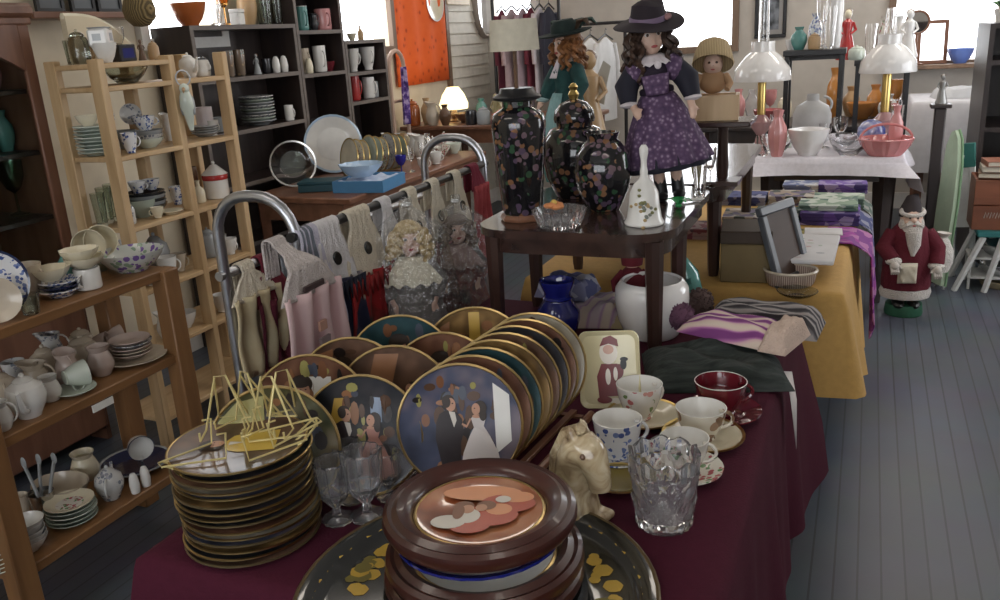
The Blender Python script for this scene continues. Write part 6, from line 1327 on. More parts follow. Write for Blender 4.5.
def bagged(label, baglabel, u, v, h, hairc, frock, collar, x, seed):
    p = PX(u, v, x); z0 = p[2] - h * .97; S = h; q = (x, p[1], z0)
    t, HM = doll('hanging_doll', label, q, S, face(q), hairc, turn=.1, arms=[[(-.095, 0, .69), (-.15, -.02, .58), (-.11, -.09, .48)], [(.095, 0, .69), (.15, -.02, .58), (.11, -.09, .48)]])
    build('frock', skirt(S, .72, .30, .07, .20, 10, .05), frock, t, solid=.003)
    for s in (-1, 1): build('trouser_leg', G().tube([(s * .055 * S, 0, .42 * S), (s * .075 * S, -.02 * S, .26 * S), (s * .075 * S, -.01 * S, .08 * S)], [.075 * S, .088 * S, .07 * S], 0, 12), frock, t); build('sleeve', G().tube([(s * .085 * S, 0, .70 * S), (s * .15 * S, -.02 * S, .60 * S), (s * .125 * S, -.075 * S, .51 * S)], [.05 * S, .058 * S, .04 * S], 0, 12), frock, t)
    build('lace_collar', G().grid(lambda a, b: ((.05 + .14 * b) * math.cos(2 * PI * a) * S, (.045 + .10 * b) * math.sin(2 * PI * a) * S - .01 * S, (.755 - .155 * b ** 1.2 + .012 * math.cos(14 * 2 * PI * a) * b) * S), 70, 7, closed_u=True), collar, t, solid=.002)
    g = G(); g.ball((0, .022 * S, .025 * S), (.092 * S, .085 * S, .09 * S), 0, 16); curls(g, 15, seed, .085 * S, .045 * S, -.10 * S, .016 * S, a0=-.8, a1=3.95, th=.026 * S); g.ball((0, -.052 * S, .062 * S), (.066 * S, .03 * S, .024 * S), 0, 10)
    g.v = [tuple(HM @ Vector(w_)) for w_ in g.v]; build('hair', g, hairc, t); boots(t, S, mat('doll_shoe', (.2, .17, .15), .5)); t.scale = (1, .72, 1)
    def bag(a, b):
        th = 2 * PI * a; r = np.interp(b, [0, .08, .5, .85, .96, 1], [.02, .22, .28, .19, .02, .03]) * (1 + .05 * math.sin(5 * th + 9 * b)); return (r * S * math.cos(th), r * S * math.sin(th) * .85, (-.03 + 1.12 * b) * S)
    bg = thing('hanging_bag', baglabel, 'bag', q, face(q)); bg.scale = (1, .62, 1); build('film', G().grid(bag, 40, 20, closed_u=True), plastic, bg); build('twist_tie', G().lathe([(.016 * S, 1.035 * S), (.028 * S, 1.04 * S), (.028 * S, 1.055 * S), (.016 * S, 1.06 * S)], 0, 12), getm('white'), bg)
    return t
blond = ramp_mat('blond_ringlets', 'noise', [(.3, (.36, .25, .10)), (.7, (.70, .54, .28))], scale=60, rough=.5)
bagged('blond doll in grey frock with cream lace collar, hanging bagged', 'clear plastic bag round the blond doll', 407, 218, .43, blond, mat('grey_frock', (.20, .19, .18), .85), mat('cream_lace', (.78, .72, .56), .85, bump=.6, bscale=120), -1.005, 4)
bagged('doll in reddish and grey frock hanging bagged behind the blond doll', 'clear plastic bag round the reddish doll', 456, 212, .40, mat('grey_brown_hair', (.14, .10, .08), .6), ramp_mat('reddish_frock', 'noise', [(.4, (.15, .14, .14)), (.55, (.24, .10, .09)), (.68, (.30, .27, .26))], scale=16, rough=.85), mat('pale_rose_lace', (.34, .24, .22), .85), -1.01, 9)
# ================================================================ knits at the far right of the maroon table
def soft(nu, nv, sx, sy, h, seed, amp=.006, taper=0, edge=.25):
    """soft folded textile: closed rounded slab with lumps"""
    rnd = random.Random(seed); ph = [rnd.uniform(0, 6.28) for _ in range(4)]; g = G(); V = []
    def top(a, b):
        x, y = (a - .5) * 2, (b - .5) * 2; e = min(1, (1 - abs(x)) / edge) ** .5 * min(1, (1 - abs(y)) / edge) ** .5 if abs(x) < 1 and abs(y) < 1 else 0
        k = 1 - taper * a
        return (x * sx / 2, y * sy / 2 * k, .002 + e * (h + amp * math.sin(x * 4 + ph[0]) * math.sin(y * 5 + ph[1]) + amp * .5 * math.sin(x * 9 + y * 7 + ph[2])))
    g.grid(top, nu, nv); g.grid(lambda a, b: ((a - .5) * sx, (b - .5) * sy * (1 - taper * a), 0), nu, nv)
    n = nu * nv; rim = [(i, i + 1) for i in range(nu - 1)]
    for i in range(nu - 1): g.f += [[i, i + 1, n + i + 1, n + i], [(nv - 1) * nu + i, (nv - 1) * nu + i + 1, n + (nv - 1) * nu + i + 1, n + (nv - 1) * nu + i]]; g.m += [0, 0]
    for j in range(nv - 1): g.f += [[j * nu, (j + 1) * nu, n + (j + 1) * nu, n + j * nu], [j * nu + nu - 1, (j + 1) * nu + nu - 1, n + (j + 1) * nu + nu - 1, n + j * nu + nu - 1]]; g.m += [0, 0]
    return g
def knit(key, stops, scale, rotn=(0, 0, 0)): return ramp_mat(key, 'wave', stops, scale=scale, rough=.95, dist=.8, bump=.35, rot=rotn, detail=1)
char_k = ramp_mat('charcoal_green_knit', 'noise', [(.35, (.018, .024, .022)), (.55, (.035, .045, .042)), (.7, (.055, .06, .058))], scale=70, rough=.95, bump=.7, stretch=(.15, 1, 1))
stripe_g = knit('grey_stripe_knit', [(.2, (.05, .045, .05)), (.5, (.16, .15, .16)), (.75, (.34, .31, .30))], 12, (0, 0, PI / 2))
stripe_p = knit('pink_purple_stripe_knit', [(.15, (.20, .05, .20)), (.4, (.42, .16, .36)), (.6, (.62, .42, .44)), (.85, (.66, .54, .46))], 13, (0, 0, PI / 2))
q = T(713, 372, MZ); solo('scarf', 'thick charcoal-green knitted scarf folded behind the maroon teacup', 'scarf', soft(34, 22, .27, .21, .038, 1, .010, edge=.35), char_k, q, .30)
q = T(768, 327, MZ); t = thing('knit_hat', 'grey and black striped knit hat at the far corner of the maroon table', 'hat', (q[0] - .01, q[1] + .0, q[2]), -.1)
build('body', soft(28, 18, .25, .13, .045, 2, .005), stripe_g, t)
t2 = (q[0] - .03, q[1] + .01, q[2])
def pompom(g, r, seed):
    rnd = random.Random(seed)
    g.ball((0, 0, 0), r * .93, 0, 14)
    for k in range(260):
        d = Vector((rnd.gauss(0, 1), rnd.gauss(0, 1), rnd.gauss(0, 1))).normalized(); c = d * r * .8; g.tube([tuple(c), tuple(d * r * rnd.uniform(.96, 1.05) + Vector((0, 0, rnd.uniform(-.1, .1) * r)))], [r * .11, r * .05], 0, 4)
    return g
o = build('pompom', pompom(G(), .036, 1), mat('brown_wool', (.10, .065, .06), .95), t); o.location = (-.152, .012, .0365)
q = T(742, 358, MZ); t = thing('knit_hat', 'pink and purple striped knit hat with mauve pompom on the scarf', 'hat', (q[0] - .01, q[1] - .0, q[2] + .049), -.28)
build('body', soft(34, 24, .235, .085, .036, 3, .004, taper=-.55, edge=.5), stripe_p, t); build('ribbed_brim', soft(12, 18, .055, .138, .044, 4, .003, edge=.4), mat('peach_rib', (.60, .46, .38), .95, bump=.6, bscale=200), t).location = (.098, 0, 0)
o = build('pompom', pompom(G(), .031, 2), mat('mauve_wool', (.13, .06, .10), .95), t); o.location = (-.140, .02, .012)
# ================================================================ under and behind the side table
quilt1 = ramp_mat('lavender_quilt', 'voronoi', [(0, (.50, .46, .50)), (.3, (.36, .28, .42)), (.6, (.60, .52, .38))], scale=22, rough=.9); quilt2 = ramp_mat('blue_white_check', 'cells', [(0, (.10, .11, .24)), (.5, (.46, .46, .54)), (.8, (.22, .22, .34))], scale=36, rough=.9, interp='CONSTANT')
stripe_l = knit('lilac_stripe', [(.2, (.60, .50, .42)), (.5, (.40, .24, .40)), (.8, (.56, .46, .50))], 7, (0, 0, .6))
yq = OY0 + .1
for lab, x, y, sx, sy, h, m, rz, dz in (('lavender striped towel folded behind the blue vase', -.60, 1.875, .20, .15, .05, stripe_l, .2, 0), ('blue and white checked cloth folded on the lavender striped towel', -.64, 1.885, .13, .11, .04, quilt2, -.1, .058), ('cream and yellow cloth folded under the side table, right of the lavender one', -.475, 1.885, .12, .13, .042, mat('butter_cloth', (.52, .43, .26), .9, bump=.2), .1, 0)):
    solo('folded_cloth', lab, 'cloth', soft(22, 16, sx, sy, h, int(x * 1000) % 97, .006), m, (x, y, ZT + dz), rz)
t = thing('doll', 'little dark red cloth doll under the side table', 'doll', (-.475, 1.865, ZT + .046), .3)
build('body', G().lathe([(0, 0), (.040, 0), (.042, .01), (.036, .05), (.022, .085), (.014, .092), (0, .094)], 0, 18), mat('wine_felt', (.13, .012, .02), .9), t); build('head', G().ball((0, 0, .108), (.020, .019, .021), 0, 14), SK, t)
build('hood', G().lathe([(.024, .098), (.026, .115), (.018, .14), (.006, .150), (0, .152)], 0, 16), mat('wine_felt'), t); build('hair', G().ball((0, -.004, .118), (.021, .018, .012), 0, 10), getm('brown'), t)
for s in (-1, 1): build('arm', G().tube([(s * .02, 0, .08), (s * .042, -.012, .06), (s * .040, -.025, .042)], [.010, .009, .007], 0, 8), mat('wine_felt'), t); build('eye', G().ball((s * .007, -.0185, .110), .0025, 0, 6), black, t)
q = T(680, 303, MZ)
t = thing('glass_fish', 'upturned blue-green glass fish behind the white vase', 'ornament', (q[0], q[1] + .02, q[2]), .4)
gg = mat('sea_green_glass', (.10, .30, .28), .06, coat=.7)
build('body', G().tube([(0, 0, .006), (.012, 0, .03), (.010, 0, .07), (-.002, 0, .10), (-.014, 0, .125)], [.036, .042, .032, .020, .012], 0, 16), gg, t)
build('tail', G().grid(lambda a, b: (-.014 - .022 * b + (a - .5) * .02, (a - .5) * (.02 + .05 * b), .118 + .055 * b - .02 * (a - .5) ** 2 * 4 * -b), 8, 8), mat('pale_ice_glass', (.40, .52, .58), .06, coat=.7), t, solid=.004)
for s in (-1, 1): build('fin', G().tube([(.005, s * .030, .05), (.0, s * .055, .075), (-.005, s * .05, .10)], [.014, .010, .003], 0, 8, flat=.4), gg, t)
# ================================================================ ochre table: boxes, frame and fabrics
q = T(706, 292, MZ)
t = carton('olive-brown cardboard box leaning by the rear side table leg', (-.275, 2.33, ZT), .13, .16, .14, mat('olive_card', (.16, .115, .05), .7), .1, lid=mat('dark_board', (.05, .032, .02), .6))
t = thing('picture_frame', 'dark picture frame leaning back beside the olive-brown box', 'picture frame', (-.145, 2.29, ZT), .95, rx=0)
t.rotation_euler = (-.32, 0, 1.15); fg = G(); W_, H_ = .17, .215
for x0, x1, z0, z1 in ((-W_ / 2, W_ / 2, 0, .024), (-W_ / 2, W_ / 2, H_ - .024, H_), (-W_ / 2, -W_ / 2 + .024, .024, H_ - .024), (W_ / 2 - .024, W_ / 2, .024, H_ - .024)): fg.box(x0, x1, -.009, .009, z0, z1, b=.003)
build('frame', fg, mat('slate_frame', (.075, .08, .09), .4), t); build('backing', G().box(-W_ / 2 + .024, W_ / 2 - .024, -.002, .004, .024, H_ - .024), mat('brown_backing', (.06, .035, .025), .6), t, smooth=False); build('easel_leg', G().box(-.02, .02, .010, .013, .0, .17), mat('brown_backing'), t, smooth=False)
t = thing('wicker_basket', 'small pinkish wicker basket under the white paper packet', 'basket', T(790, 285, MZ), .05)
build('body', G().lathe([(0, 0), (.046, 0), (.052, .01), (.058, .038), (.055, .040), (.048, .01), (0, .008)], 0, 28, sx=1.15), ramp_mat('pink_wicker', 'wave', [(.3, (.25, .17, .13)), (.7, (.50, .40, .34))], scale=60, rough=.8, bump=.5), t)
build('rim_band', G().tube([(.057 * 1.15 * math.cos(2 * PI * k / 24), .057 * math.sin(2 * PI * k / 24), .041) for k in range(24)], .004, 0, 6, closed=True), getm('beige'), t)
q = T(797, 297, MZ); vessel('bowl', 'shallow smoky glass dish at the front of the ochre table', 'dish', (q[0], q[1] + .0, q[2]), .050, .016, 'smoke')
q = T(800, 266, MZ)
t = thing('paper_packet', 'flat white printed paper packet lying on the wicker basket', 'packet', (q[0] - .03, q[1] - .02, ZT + .050), -.05); t.rotation_euler = (.04, 0, -.03)
build('packet', G().box(-.125, .125, -.13, .13, 0, .012, b=.003), mat('packet_white', (.56, .55, .56), .6), t)
g = G(); rnd = random.Random(6)
for k in range(26): x, y = rnd.uniform(-.10, .09), rnd.uniform(-.11, .10); poly_ = ell(x, y, rnd.uniform(.004, .012), rnd.uniform(.003, .008), 10); g.add([(a, b, .0124) for a, b in poly_], [tuple(range(10))], k % 3)
build('printed_pattern', g, [mat('pale_rose_print', (.46, .32, .33), .6), mat('pale_grey_print', (.36, .37, .40), .6), mat('pale_green_print', (.36, .42, .36), .6)], t, smooth=False)
def prnt(key, *cols, scale=30, kind='voronoi'): return ramp_mat('print_' + key, 'cells' if kind == 'voronoi' else kind, [(i / len(cols), c) for i, c in enumerate(cols)], scale=scale, rough=.85, interp='CONSTANT' if kind == 'voronoi' else 'LINEAR')
FB = {'violet': prnt('violet', (.10, .05, .24), (.16, .09, .34), (.30, .24, .44), (.05, .03, .14)), 'magenta': prnt('magenta', (.32, .05, .30), (.20, .04, .24), (.42, .16, .36)), 'navyf': prnt('navyf', (.02, .025, .10), (.05, .06, .18), (.24, .24, .32)), 'multi': prnt('multi', (.05, .06, .05), (.28, .22, .18), (.12, .10, .16), (.40, .36, .32)),
      'green': prnt('green', (.22, .30, .22), (.46, .50, .44), (.10, .16, .13)), 'olive': prnt('olive', (.26, .22, .05), (.40, .34, .10), (.12, .11, .04)), 'redp': prnt('redp', (.20, .05, .06), (.34, .22, .20), (.10, .05, .06)), 'whitep': prnt('whitep', (.60, .58, .54), (.52, .50, .48)), 'forest': prnt('forest', (.03, .06, .05), (.08, .12, .10), (.24, .24, .22)), 'bluew': prnt('bluew', (.34, .36, .44), (.12, .15, .28), (.50, .50, .52))}
def foldfab(lab, x, y, sx, sy, h, m, rz=0, dz=0, n=3):
    t = thing('folded_fabric', lab, 'fabric', (x, y, ZT + dz), rz, 'fabrics on the ochre table')
    for k in range(n):
        z0 = h * k / n; z1 = h * (k + 1) / n - .0015
        def prof(a, b):  # rounded fold on the +x side
            return None
        out = [(-sx / 2 + .004 * (k % 2), z0), (sx / 2 - (z1 - z0) / 2, z0)] + [(sx / 2 - (z1 - z0) / 2 + (z1 - z0) / 2 * math.sin(PI * i / 6), (z0 + z1) / 2 - (z1 - z0) / 2 * math.cos(PI * i / 6)) for i in range(1, 6)] + [(sx / 2 - (z1 - z0) / 2, z1), (-sx / 2 + .004 * (k % 2), z1)]
        build('fold', G().prism(out, -sy / 2 + .003 * (k % 2), sy / 2 - .002 * k), m, t, ang=.9)
    return t
rows = [  # label, u, v(front foot), w px, depth m, h, material, rz, dz
 ('violet printed fabric folded at the right front of the fabric heap', 829, 226, 56, .17, .042, 'violet', .0, 0),
 ('olive and yellow print folded before the violet fabric', 800, 245, 60, .12, .026, 'olive', .03, 0),
 ('forest and grey print folded in the middle of the fabric heap', 775, 225, 44, .16, .034, 'forest', -.02, 0),
 ('dark multicoloured print folded beside the rear table leg', 738, 228, 34, .16, .038, 'multi', .05, 0),
 ('dusty red print folded left of the rear table leg', 700, 240, 30, .14, .035, 'redp', 0, 0),
 ('sage and white print folded behind the violet fabric', 838, 208, 48, .13, .034, 'green', 0, 0),
 ('grey mixed print folded behind the forest one', 790, 206, 44, .14, .036, 'multi', .04, 0),
 ('navy print folded beside the rear table leg, far row', 742, 206, 44, .14, .034, 'navyf', 0, 0),
 ('violet print folded at the far right corner of the ochre table', 842, 194, 46, .12, .036, 'violet', .03, 0),
 ('blue-white print folded in the far row, middle', 800, 193, 34, .12, .032, 'bluew', 0, 0),
 ('navy print folded at the far left of the fabric heap', 722, 204, 26, .13, .030, 'navyf', 0, 0)]
for lab, u, v, w, dp, h, m, rz, dz in rows:
    q = T(u, v, MZ); s = mpp(q); foldfab(lab, q[0], q[1] + dp / 2, w * s, dp, h, FB[m], rz, dz)
q = T(829, 226, MZ); s = mpp(q); foldfab('sage print lying on top of the violet fabric', q[0] - .01, q[1] + .10, .19, .13, .018, FB['green'], .02, .043, 2)
q = T(822, 245, MZ); solo('paper', 'white paper sheet lying on the olive and yellow print', 'paper', soft(10, 8, .11, .09, .003, 3, .001), mat('packet_white'), (q[0], q[1] + .055, ZT + .028), .05)
def hang(lab, y, w, L_, m, x=.03, z=MZ + .003, tail=.08, point=0, seed=0):
    """fabric hanging over the right edge of the ochre table"""
    def fn(a, b):
        L2 = L_ * (1 - point * abs(a - .3) * 1.2)
        if b < .25: return (x - .04 - tail * (1 - b / .25), (a - .5) * w, .004)
        f = (b - .25) / .75; fold = .006 * math.sin(a * 18 + seed)
        return (x - .04 + .052 * min(1, f * 7) + .02 * f + fold * f, (a - .5) * w * (1 - .15 * f), .004 - L2 * f + .0)
    return solo('hanging_fabric', lab, 'fabric', G().grid(fn, 26, 22), m, (0, y, z), solid=.003)
hang('magenta and violet fabric hanging in a point over the ochre cloth edge', 2.82, .22, .33, FB['magenta'], point=.7)
hang('navy print fabric hanging over the ochre cloth beyond the magenta one', 3.14, .22, .28, FB['navyf'], point=.3, seed=2)
hang('black and grey fabric hanging at the far corner of the ochre cloth', 3.42, .2, .30, FB['forest'], point=.2, seed=4)
# ================================================================ white-clothed table
WZ = MZ
def stand(lab, u0, u1, v, top_v, dy=.2):
    a, b = T(u0, v, WZ), T(u1, v, WZ); s = mpp(a); h = (v - top_v) * s * .98; w = b[0] - a[0]
    t = thing('plant_stand', lab, 'stand', ((a[0] + b[0]) / 2, a[1] + dy / 2, WZ + .001)); l = .026
    build('top_board', G().box(-w / 2 - .008, w / 2 + .008, -dy / 2 - .008, dy / 2 + .008, h - .03, h, b=.003), black, t)
    for x in (-w / 2, w / 2 - l):
        for y in (-dy / 2, dy / 2 - l): build('leg', G().box(x, x + l, y, y + l, 0, h - .03, b=.002), black, t)
    build('side_rails', G().box(-w / 2 + l, w / 2 - l, dy / 2 - l, dy / 2 - l + .012, h - .06, h - .03), black, t, smooth=False)
    return (t.location.x, t.location.y, WZ + .001 + h + .001)
A = stand('square black plant stand at left on the white cloth', 781, 839, 144, 53)
B = stand('square black plant stand behind the right milk-glass lamp', 851, 905, 138, 62, .16)
q = T(812, 143, WZ); t = thing('jug', 'large pale grey stoneware jug inside the left black stand', 'jug', (A[0], A[1], q[2]))
build('body', G().lathe([(0, 0), (.085, 0), (.095, .01), (.104, .06), (.102, .15), (.085, .195), (.05, .215), (.034, .225), (.032, .26), (.026, .26), (.027, .22), (0, .2)], 0, 28), mat('stoneware', (.52, .52, .52), .4), t); build('handle', loop(G(), .055, .16, .245, .045, .008), mat('stoneware'), t)
def lamp(lab, u, v, shade_v0, shade_v1, wpx, top_v):
    q = T(u, v, WZ); s = mpp(q); z = lambda vv: (v - vv) * s * .99
    t = thing('oil_lamp', lab, 'lamp', q)
    build('font', G().lathe([(0, 0), (.055, 0), (.06, .008), (.03, .03), (.022, .07), (.05, .11), (.055, .14), (.03, .17), (.018, .18), (0, .18)], 0, 24), mat('cranberry_glass', (.42, .24, .24), .08, coat=.6), t)
    build('collar', G().lathe([(0, .18), (.022, .18), (.022, z(shade_v1) - .0), (.012, z(shade_v1) + .04), (0, z(shade_v1) + .04)], 0, 16), getm('gold'), t)
    r = wpx * s / 2; z0, z1 = z(shade_v1), z(shade_v0)
    build('lamp_shade', G().lathe([(r, z0), (r * 1.01, z0 + .006), (r * .96, z0 + (z1 - z0) * .3), (r * .62, z0 + (z1 - z0) * .62), (r * .42, z0 + (z1 - z0) * .74), (r * .40, z1), (r * .36, z1), (r * .38, z0 + (z1 - z0) * .72), (r * .58, z0 + (z1 - z0) * .6), (r * .9, z0 + (z1 - z0) * .3), (r * .95, z0)], 0, 34), C['milk'], t)
    build('gallery', G().tube([(r * .9 * math.cos(2 * PI * k / 20), r * .9 * math.sin(2 * PI * k / 20), z0 + .004) for k in range(20)], .004, 0, 5, closed=True).tube([(-r * .9, 0, z0 + .003), (0, 0, z0 + .003), (r * .9, 0, z0 + .003)], .004, 0, 5), getm('gold'), t)
    build('chimney', G().lathe([(.026, z0 + .03), (.034, z0 + .07), (.028, z1 + .02), (.024, z(top_v)), (.0225, z(top_v)), (.026, z1 + .02), (.032, z0 + .07), (.024, z0 + .03)], 0, 20), GL['clear'], t)
lamp('milk-glass shaded oil lamp left of the black stands', 760, 148, 45, 82, 54, 2)
lamp('milk-glass shaded oil lamp right of the black stands', 882, 147, 38, 74, 52, 14)
BND[0] = (-.51, .18, 4.51, 5.34)
for kind, u, v, w, h, m, lab, cat, k in (
 ('bowl', 800, 157, 38, 26, 'milk', 'square-shouldered milk-glass bowl before the left black stand', 'bowl', {'flute': .06, 'nf': 4}), ('bowl', 838, 156, 36, 16, 'crystal', 'cut crystal bowl in the middle of the white cloth', 'bowl', {'flute': .05, 'nf': 14}),
 ('bowl', 858, 150, 28, 16, 'crystal', 'small crystal bowl behind the pink glass basket', 'bowl', {'flute': .05, 'nf': 12}), ('goblet', 846, 148, 14, 30, 'clear', 'clear goblet right of the left black stand', 'glass', {}), ('bowl', 770, 160, 34, 18, 'clear', 'clear glass bowl at the left front of the white cloth', 'bowl', {'flute': .04, 'nf': 14}),
 ('plate', 864, 147, 30, 4, 'maroon', 'dark purple glass plate under the blue glass globe', 'plate', {}), ('goblet', 773, 149, 14, 34, 'clear', 'clear goblet beside the left lamp foot', 'glass', {}), ('vase', 743, 160, 18, 46, 'pink', 'pink ribbed glass vase at the left end of the white cloth', 'vase', {'flute': .05, 'nf': 10}),
 ('tumbler', 756, 157, 13, 20, 'clear', 'clear tumbler before the pink ribbed vase', 'glass', {}), ('goblet', 826, 148, 12, 24, 'clear', 'clear goblet in front of the stoneware jug', 'glass', {}), ('goblet', 905, 150, 12, 44, 'clear', 'tall clear goblet at the right end of the white cloth', 'glass', {}),
 ('vase', 915, 152, 14, 46, 'pink', 'pink glass vase at the right end behind the pink basket', 'vase', {}), ('tall_vase', 897, 143, 12, 42, 'clear', 'clear cylinder vase behind the pink basket', 'vase', {}), ('tumbler', 783, 148, 12, 16, 'greenwhite', 'pale green beaker by the left stand leg', 'beaker', {})):
    q = T(u, v, WZ); s = mpp(q); q = (min(q[0], .15), q[1], q[2]); MAKE[kind](lab, cat, q, w * s / 2, h * s, m, **k)
q = T(870, 150, WZ); solo('glass_globe', 'blue and violet swirled glass globe in front of the right lamp', 'globe', G().lathe([(0, 0), (.022, .001), (.05, .02), (.068, .055), (.066, .085), (.045, .115), (.02, .127), (0, .129)], 0, 28), ramp_mat('blue_swirl', 'noise', [(.35, (.10, .12, .40)), (.5, (.30, .34, .60)), (.65, (.55, .52, .66))], scale=9, rough=.08, coat=.7, dist=2), (q[0], q[1] + .02, q[2] + .024))
q = T(887, 155, WZ); s = mpp(q); t = thing('glass_basket', 'pink pressed-glass basket with handle on the white cloth', 'basket', (q[0] - .01, q[1], q[2])); pg = mat('rose_glass', (.62, .24, .24), .12, coat=.5)
build('bowl', G().lathe([(0, 0), (.075, 0), (.08, .006), (.11, .045), (.125, .080), (.118, .080), (.10, .045), (.07, .012), (0, .010)], 0, 48, flute=.03, nf=18), pg, t, ang=.4)
build('handle', G().tube([(-.118 * math.cos(a), 0, .075 + .075 * math.sin(a)) for a in [PI * k / 12 for k in range(13)]], .006, 0, 8), pg, t); build('rim_band', G().tube([(.122 * math.cos(2 * PI * k / 30), .122 * math.sin(2 * PI * k / 30), .081) for k in range(30)], .005, 0, 6, closed=True), pg, t)
BND[0] = None
# things on the two black stands
gx, gy, gz = A; k_ = mpp(A)
def at_(u): return gx + (u - 810) * k_
for kind, u, dy, w, h, m, lab, cat, kk in (('cup', 786, .02, 11, 10, 'milk', 'white cup at the left corner of the left black stand', 'cup', {'hand': 1}), ('vase', 797, -.05, 16, 22, 'teal', 'dark green glass ball vase on the left black stand', 'vase', {}), ('tall_vase', 821, -.06, 13, 40, 'clear', 'tall clear vase at the front of the left black stand', 'vase', {}), ('tall_vase', 828, .04, 12, 46, 'milk', 'tall white spill vase on the left black stand', 'vase', {}), ('vase', 809, .06, 14, 34, 'bluefloral', 'blue and white vase at the back of the left black stand', 'vase', {}), ('goblet', 815, .0, 12, 50, 'clear', 'slender clear goblet in the middle of the left black stand', 'glass', {}), ('lidjar', 808, -.06, 12, 16, 'tan', 'small tan jar beside the green ball vase', 'jar', {})):
    MAKE[kind](lab, cat, (at_(u), gy + dy, gz), w * k_ / 2, h * k_, m, **kk)
gx2, gy2, gz2 = B; k2_ = mpp(B)
for kind, u, dy, w, h, m, lab, cat, kk in (('lidjar', 856, -.02, 16, 14, 'greenwhite', 'pale green lidded dish at the left of the right black stand', 'dish', {}), ('tall_vase', 866, .03, 12, 34, 'clear', 'clear tall vase on the right black stand', 'vase', {}), ('figurine', 898, .0, 13, 46, 'milk', 'white china figurine at the right of the right black stand', 'figurine', {}), ('vase', 890, .05, 14, 40, 'milk', 'white vase behind the right lamp chimney', 'vase', {}), ('vase', 876, .055, 13, 40, 'floral', 'flowered vase in the middle of the right black stand', 'vase', {}), ('figurine', 847, .04, 14, 50, 'red', 'red gowned figurine at the left edge of the right black stand', 'figurine', {'head': 'cream'})):
    MAKE[kind](lab, cat, (gx2 + (u - 878) * k2_, gy2 + dy, gz2), w * k2_ / 2, h * k2_, m, **kk)
BND[0] = (-.94, .21, 5.49, 6.04)
# ---- rear table of amber and pink glass
RZ = .80
table('glass_table', 'dark table of amber and pink glass by the far windows', -.95, .22, 5.48, 6.05, RZ, W['dark'])
amb = mat('amber_lustre', (.50, .22, .06), .1, coat=.6); hrt = C['milk']
for kind, u, v, w, h, m, lab, cat in (('vase', 900, 112, 16, 30, amb, 'amber lustre vase at right on the rear glass table', 'vase'), ('bowl', 886, 104, 26, 14, amb, 'amber lustre bowl beside the amber vase', 'bowl'), ('vase', 870, 110, 16, 28, 'tan', 'tan vase behind the blue glass globe', 'vase'), ('goblet', 912, 108, 13, 34, amb, 'amber goblet at the right edge of the rear glass table', 'glass'), ('lidjar', 892, 116, 16, 22, 'orange', 'orange lidded jar before the amber bowl', 'jar'), ('vase', 877, 118, 18, 24, hrt, 'white heart-shouldered vase before the tan one', 'vase'), ('bowl', 905, 120, 22, 16, 'pink', 'pink bowl at the front of the rear glass table', 'bowl'), ('bowl', 768, 122, 30, 12, mat('red_lustre', (.42, .12, .12), .12, coat=.5), 'red lustre bowl behind the left lamp foot', 'bowl'), ('vase', 752, 118, 14, 28, 'crystal', 'cut crystal vase behind the left lamp', 'vase'), ('vase', 738, 120, 14, 30, 'pink', 'pink vase at the left of the rear glass table', 'vase'), ('goblet', 776, 112, 12, 26, 'pink', 'pink goblet behind the left black stand', 'glass'), ('lidjar', 784, 118, 14, 22, 'cream', 'cream lidded jar behind the left black stand', 'jar'), ('bowl', 729, 114, 16, 12, 'white', 'white bowl at the far left of the rear glass table', 'bowl'), ('vase', 845, 108, 14, 44, amb, 'tall amber vase between the two black stands', 'vase')):
    q = T(u, v, RZ); s = mpp(q); q = (max(-.9, min(q[0], .17)), max(5.56, min(q[1], 5.98)), q[2]); MAKE[kind](lab, cat, q, w * s / 2, h * s, m)
BND[0] = None
# ================================================================ right side
# santa on the floor
q = T(905, 313, 0); S = .60
t = thing('santa_figure', 'red-robed santa figure with white beard standing on the floor', 'figure', (q[0] - .01, q[1], .001), face(q) + .25)
red = mat('santa_robe', (.10, .008, .018), .9, bump=.3, bscale=90); fur = mat('white_fur', (.62, .58, .54), .95, bump=1, bscale=150); gr = mat('green_base', (.02, .09, .05), .6)
build('base', G().lathe([(0, 0), (.085, 0), (.088, .01), (.082, .055), (0, .06)], 0, 24), gr, t)
for s in (-1, 1): build('boot', G().ball((s * .035, -.035, .058), (.030, .05, .024), 0, 12).tube([(s * .035, -.01, .06), (s * .035, -.005, .11)], [.026, .024], 0, 10), mat('boot_black', (.015, .014, .014), .4), t)
build('robe', G().lathe([(0, .09), (.09, .09), (.105, .10), (.112, .16), (.108, .26), (.098, .34), (.08, .42), (.05, .455), (0, .46)], 0, 32, sy=.85, flute=.04, nf=9), red, t)
build('fur_hem', G().lathe([(.09, .088), (.112, .092), (.118, .115), (.112, .138), (.100, .136)], 0, 32, sy=.86), fur, t)
g = G(); g.ball((0, -.012, .475), (.047, .046, .054), 0, 18); g.ball((0, -.060, .475), (.011, .011, .011), 0, 10); g.tube([(0, 0, .44), (0, 0, .46)], [.035, .035], 0, 12)
for s in (-1, 1): g.ball((s * .025, -.046, .464), (.014, .011, .011), 0, 8); g.ball((s * .046, -.01, .475), (.007, .01, .013), 0, 8)
hd = build('head', g, SK, t, remesh=.004)
for s in (-1, 1): build('eye', G().ball((s * .017, -.053, .488), (.005, .004, .005), 0, 8), black, hd); build('eyebrow', G().ball((s * .018, -.054, .499), (.011, .005, .004), 0, 8), fur, hd)
g = G(); g.ball((0, -.045, .425), (.046, .028, .060), 0, 14); g.tube([(0, -.062, .42), (.004, -.075, .36), (.0, -.085, .31)], [.038, .030, .008], 0, 10)
for s in (-1, 1): g.tube([(s * .004, -.062, .462), (s * .028, -.062, .456), (s * .045, -.05, .440)], [.009, .010, .004], 0, 8); g.ball((s * .04, -.02, .448), (.018, .026, .034), 0, 10)
build('beard', g, fur, t)
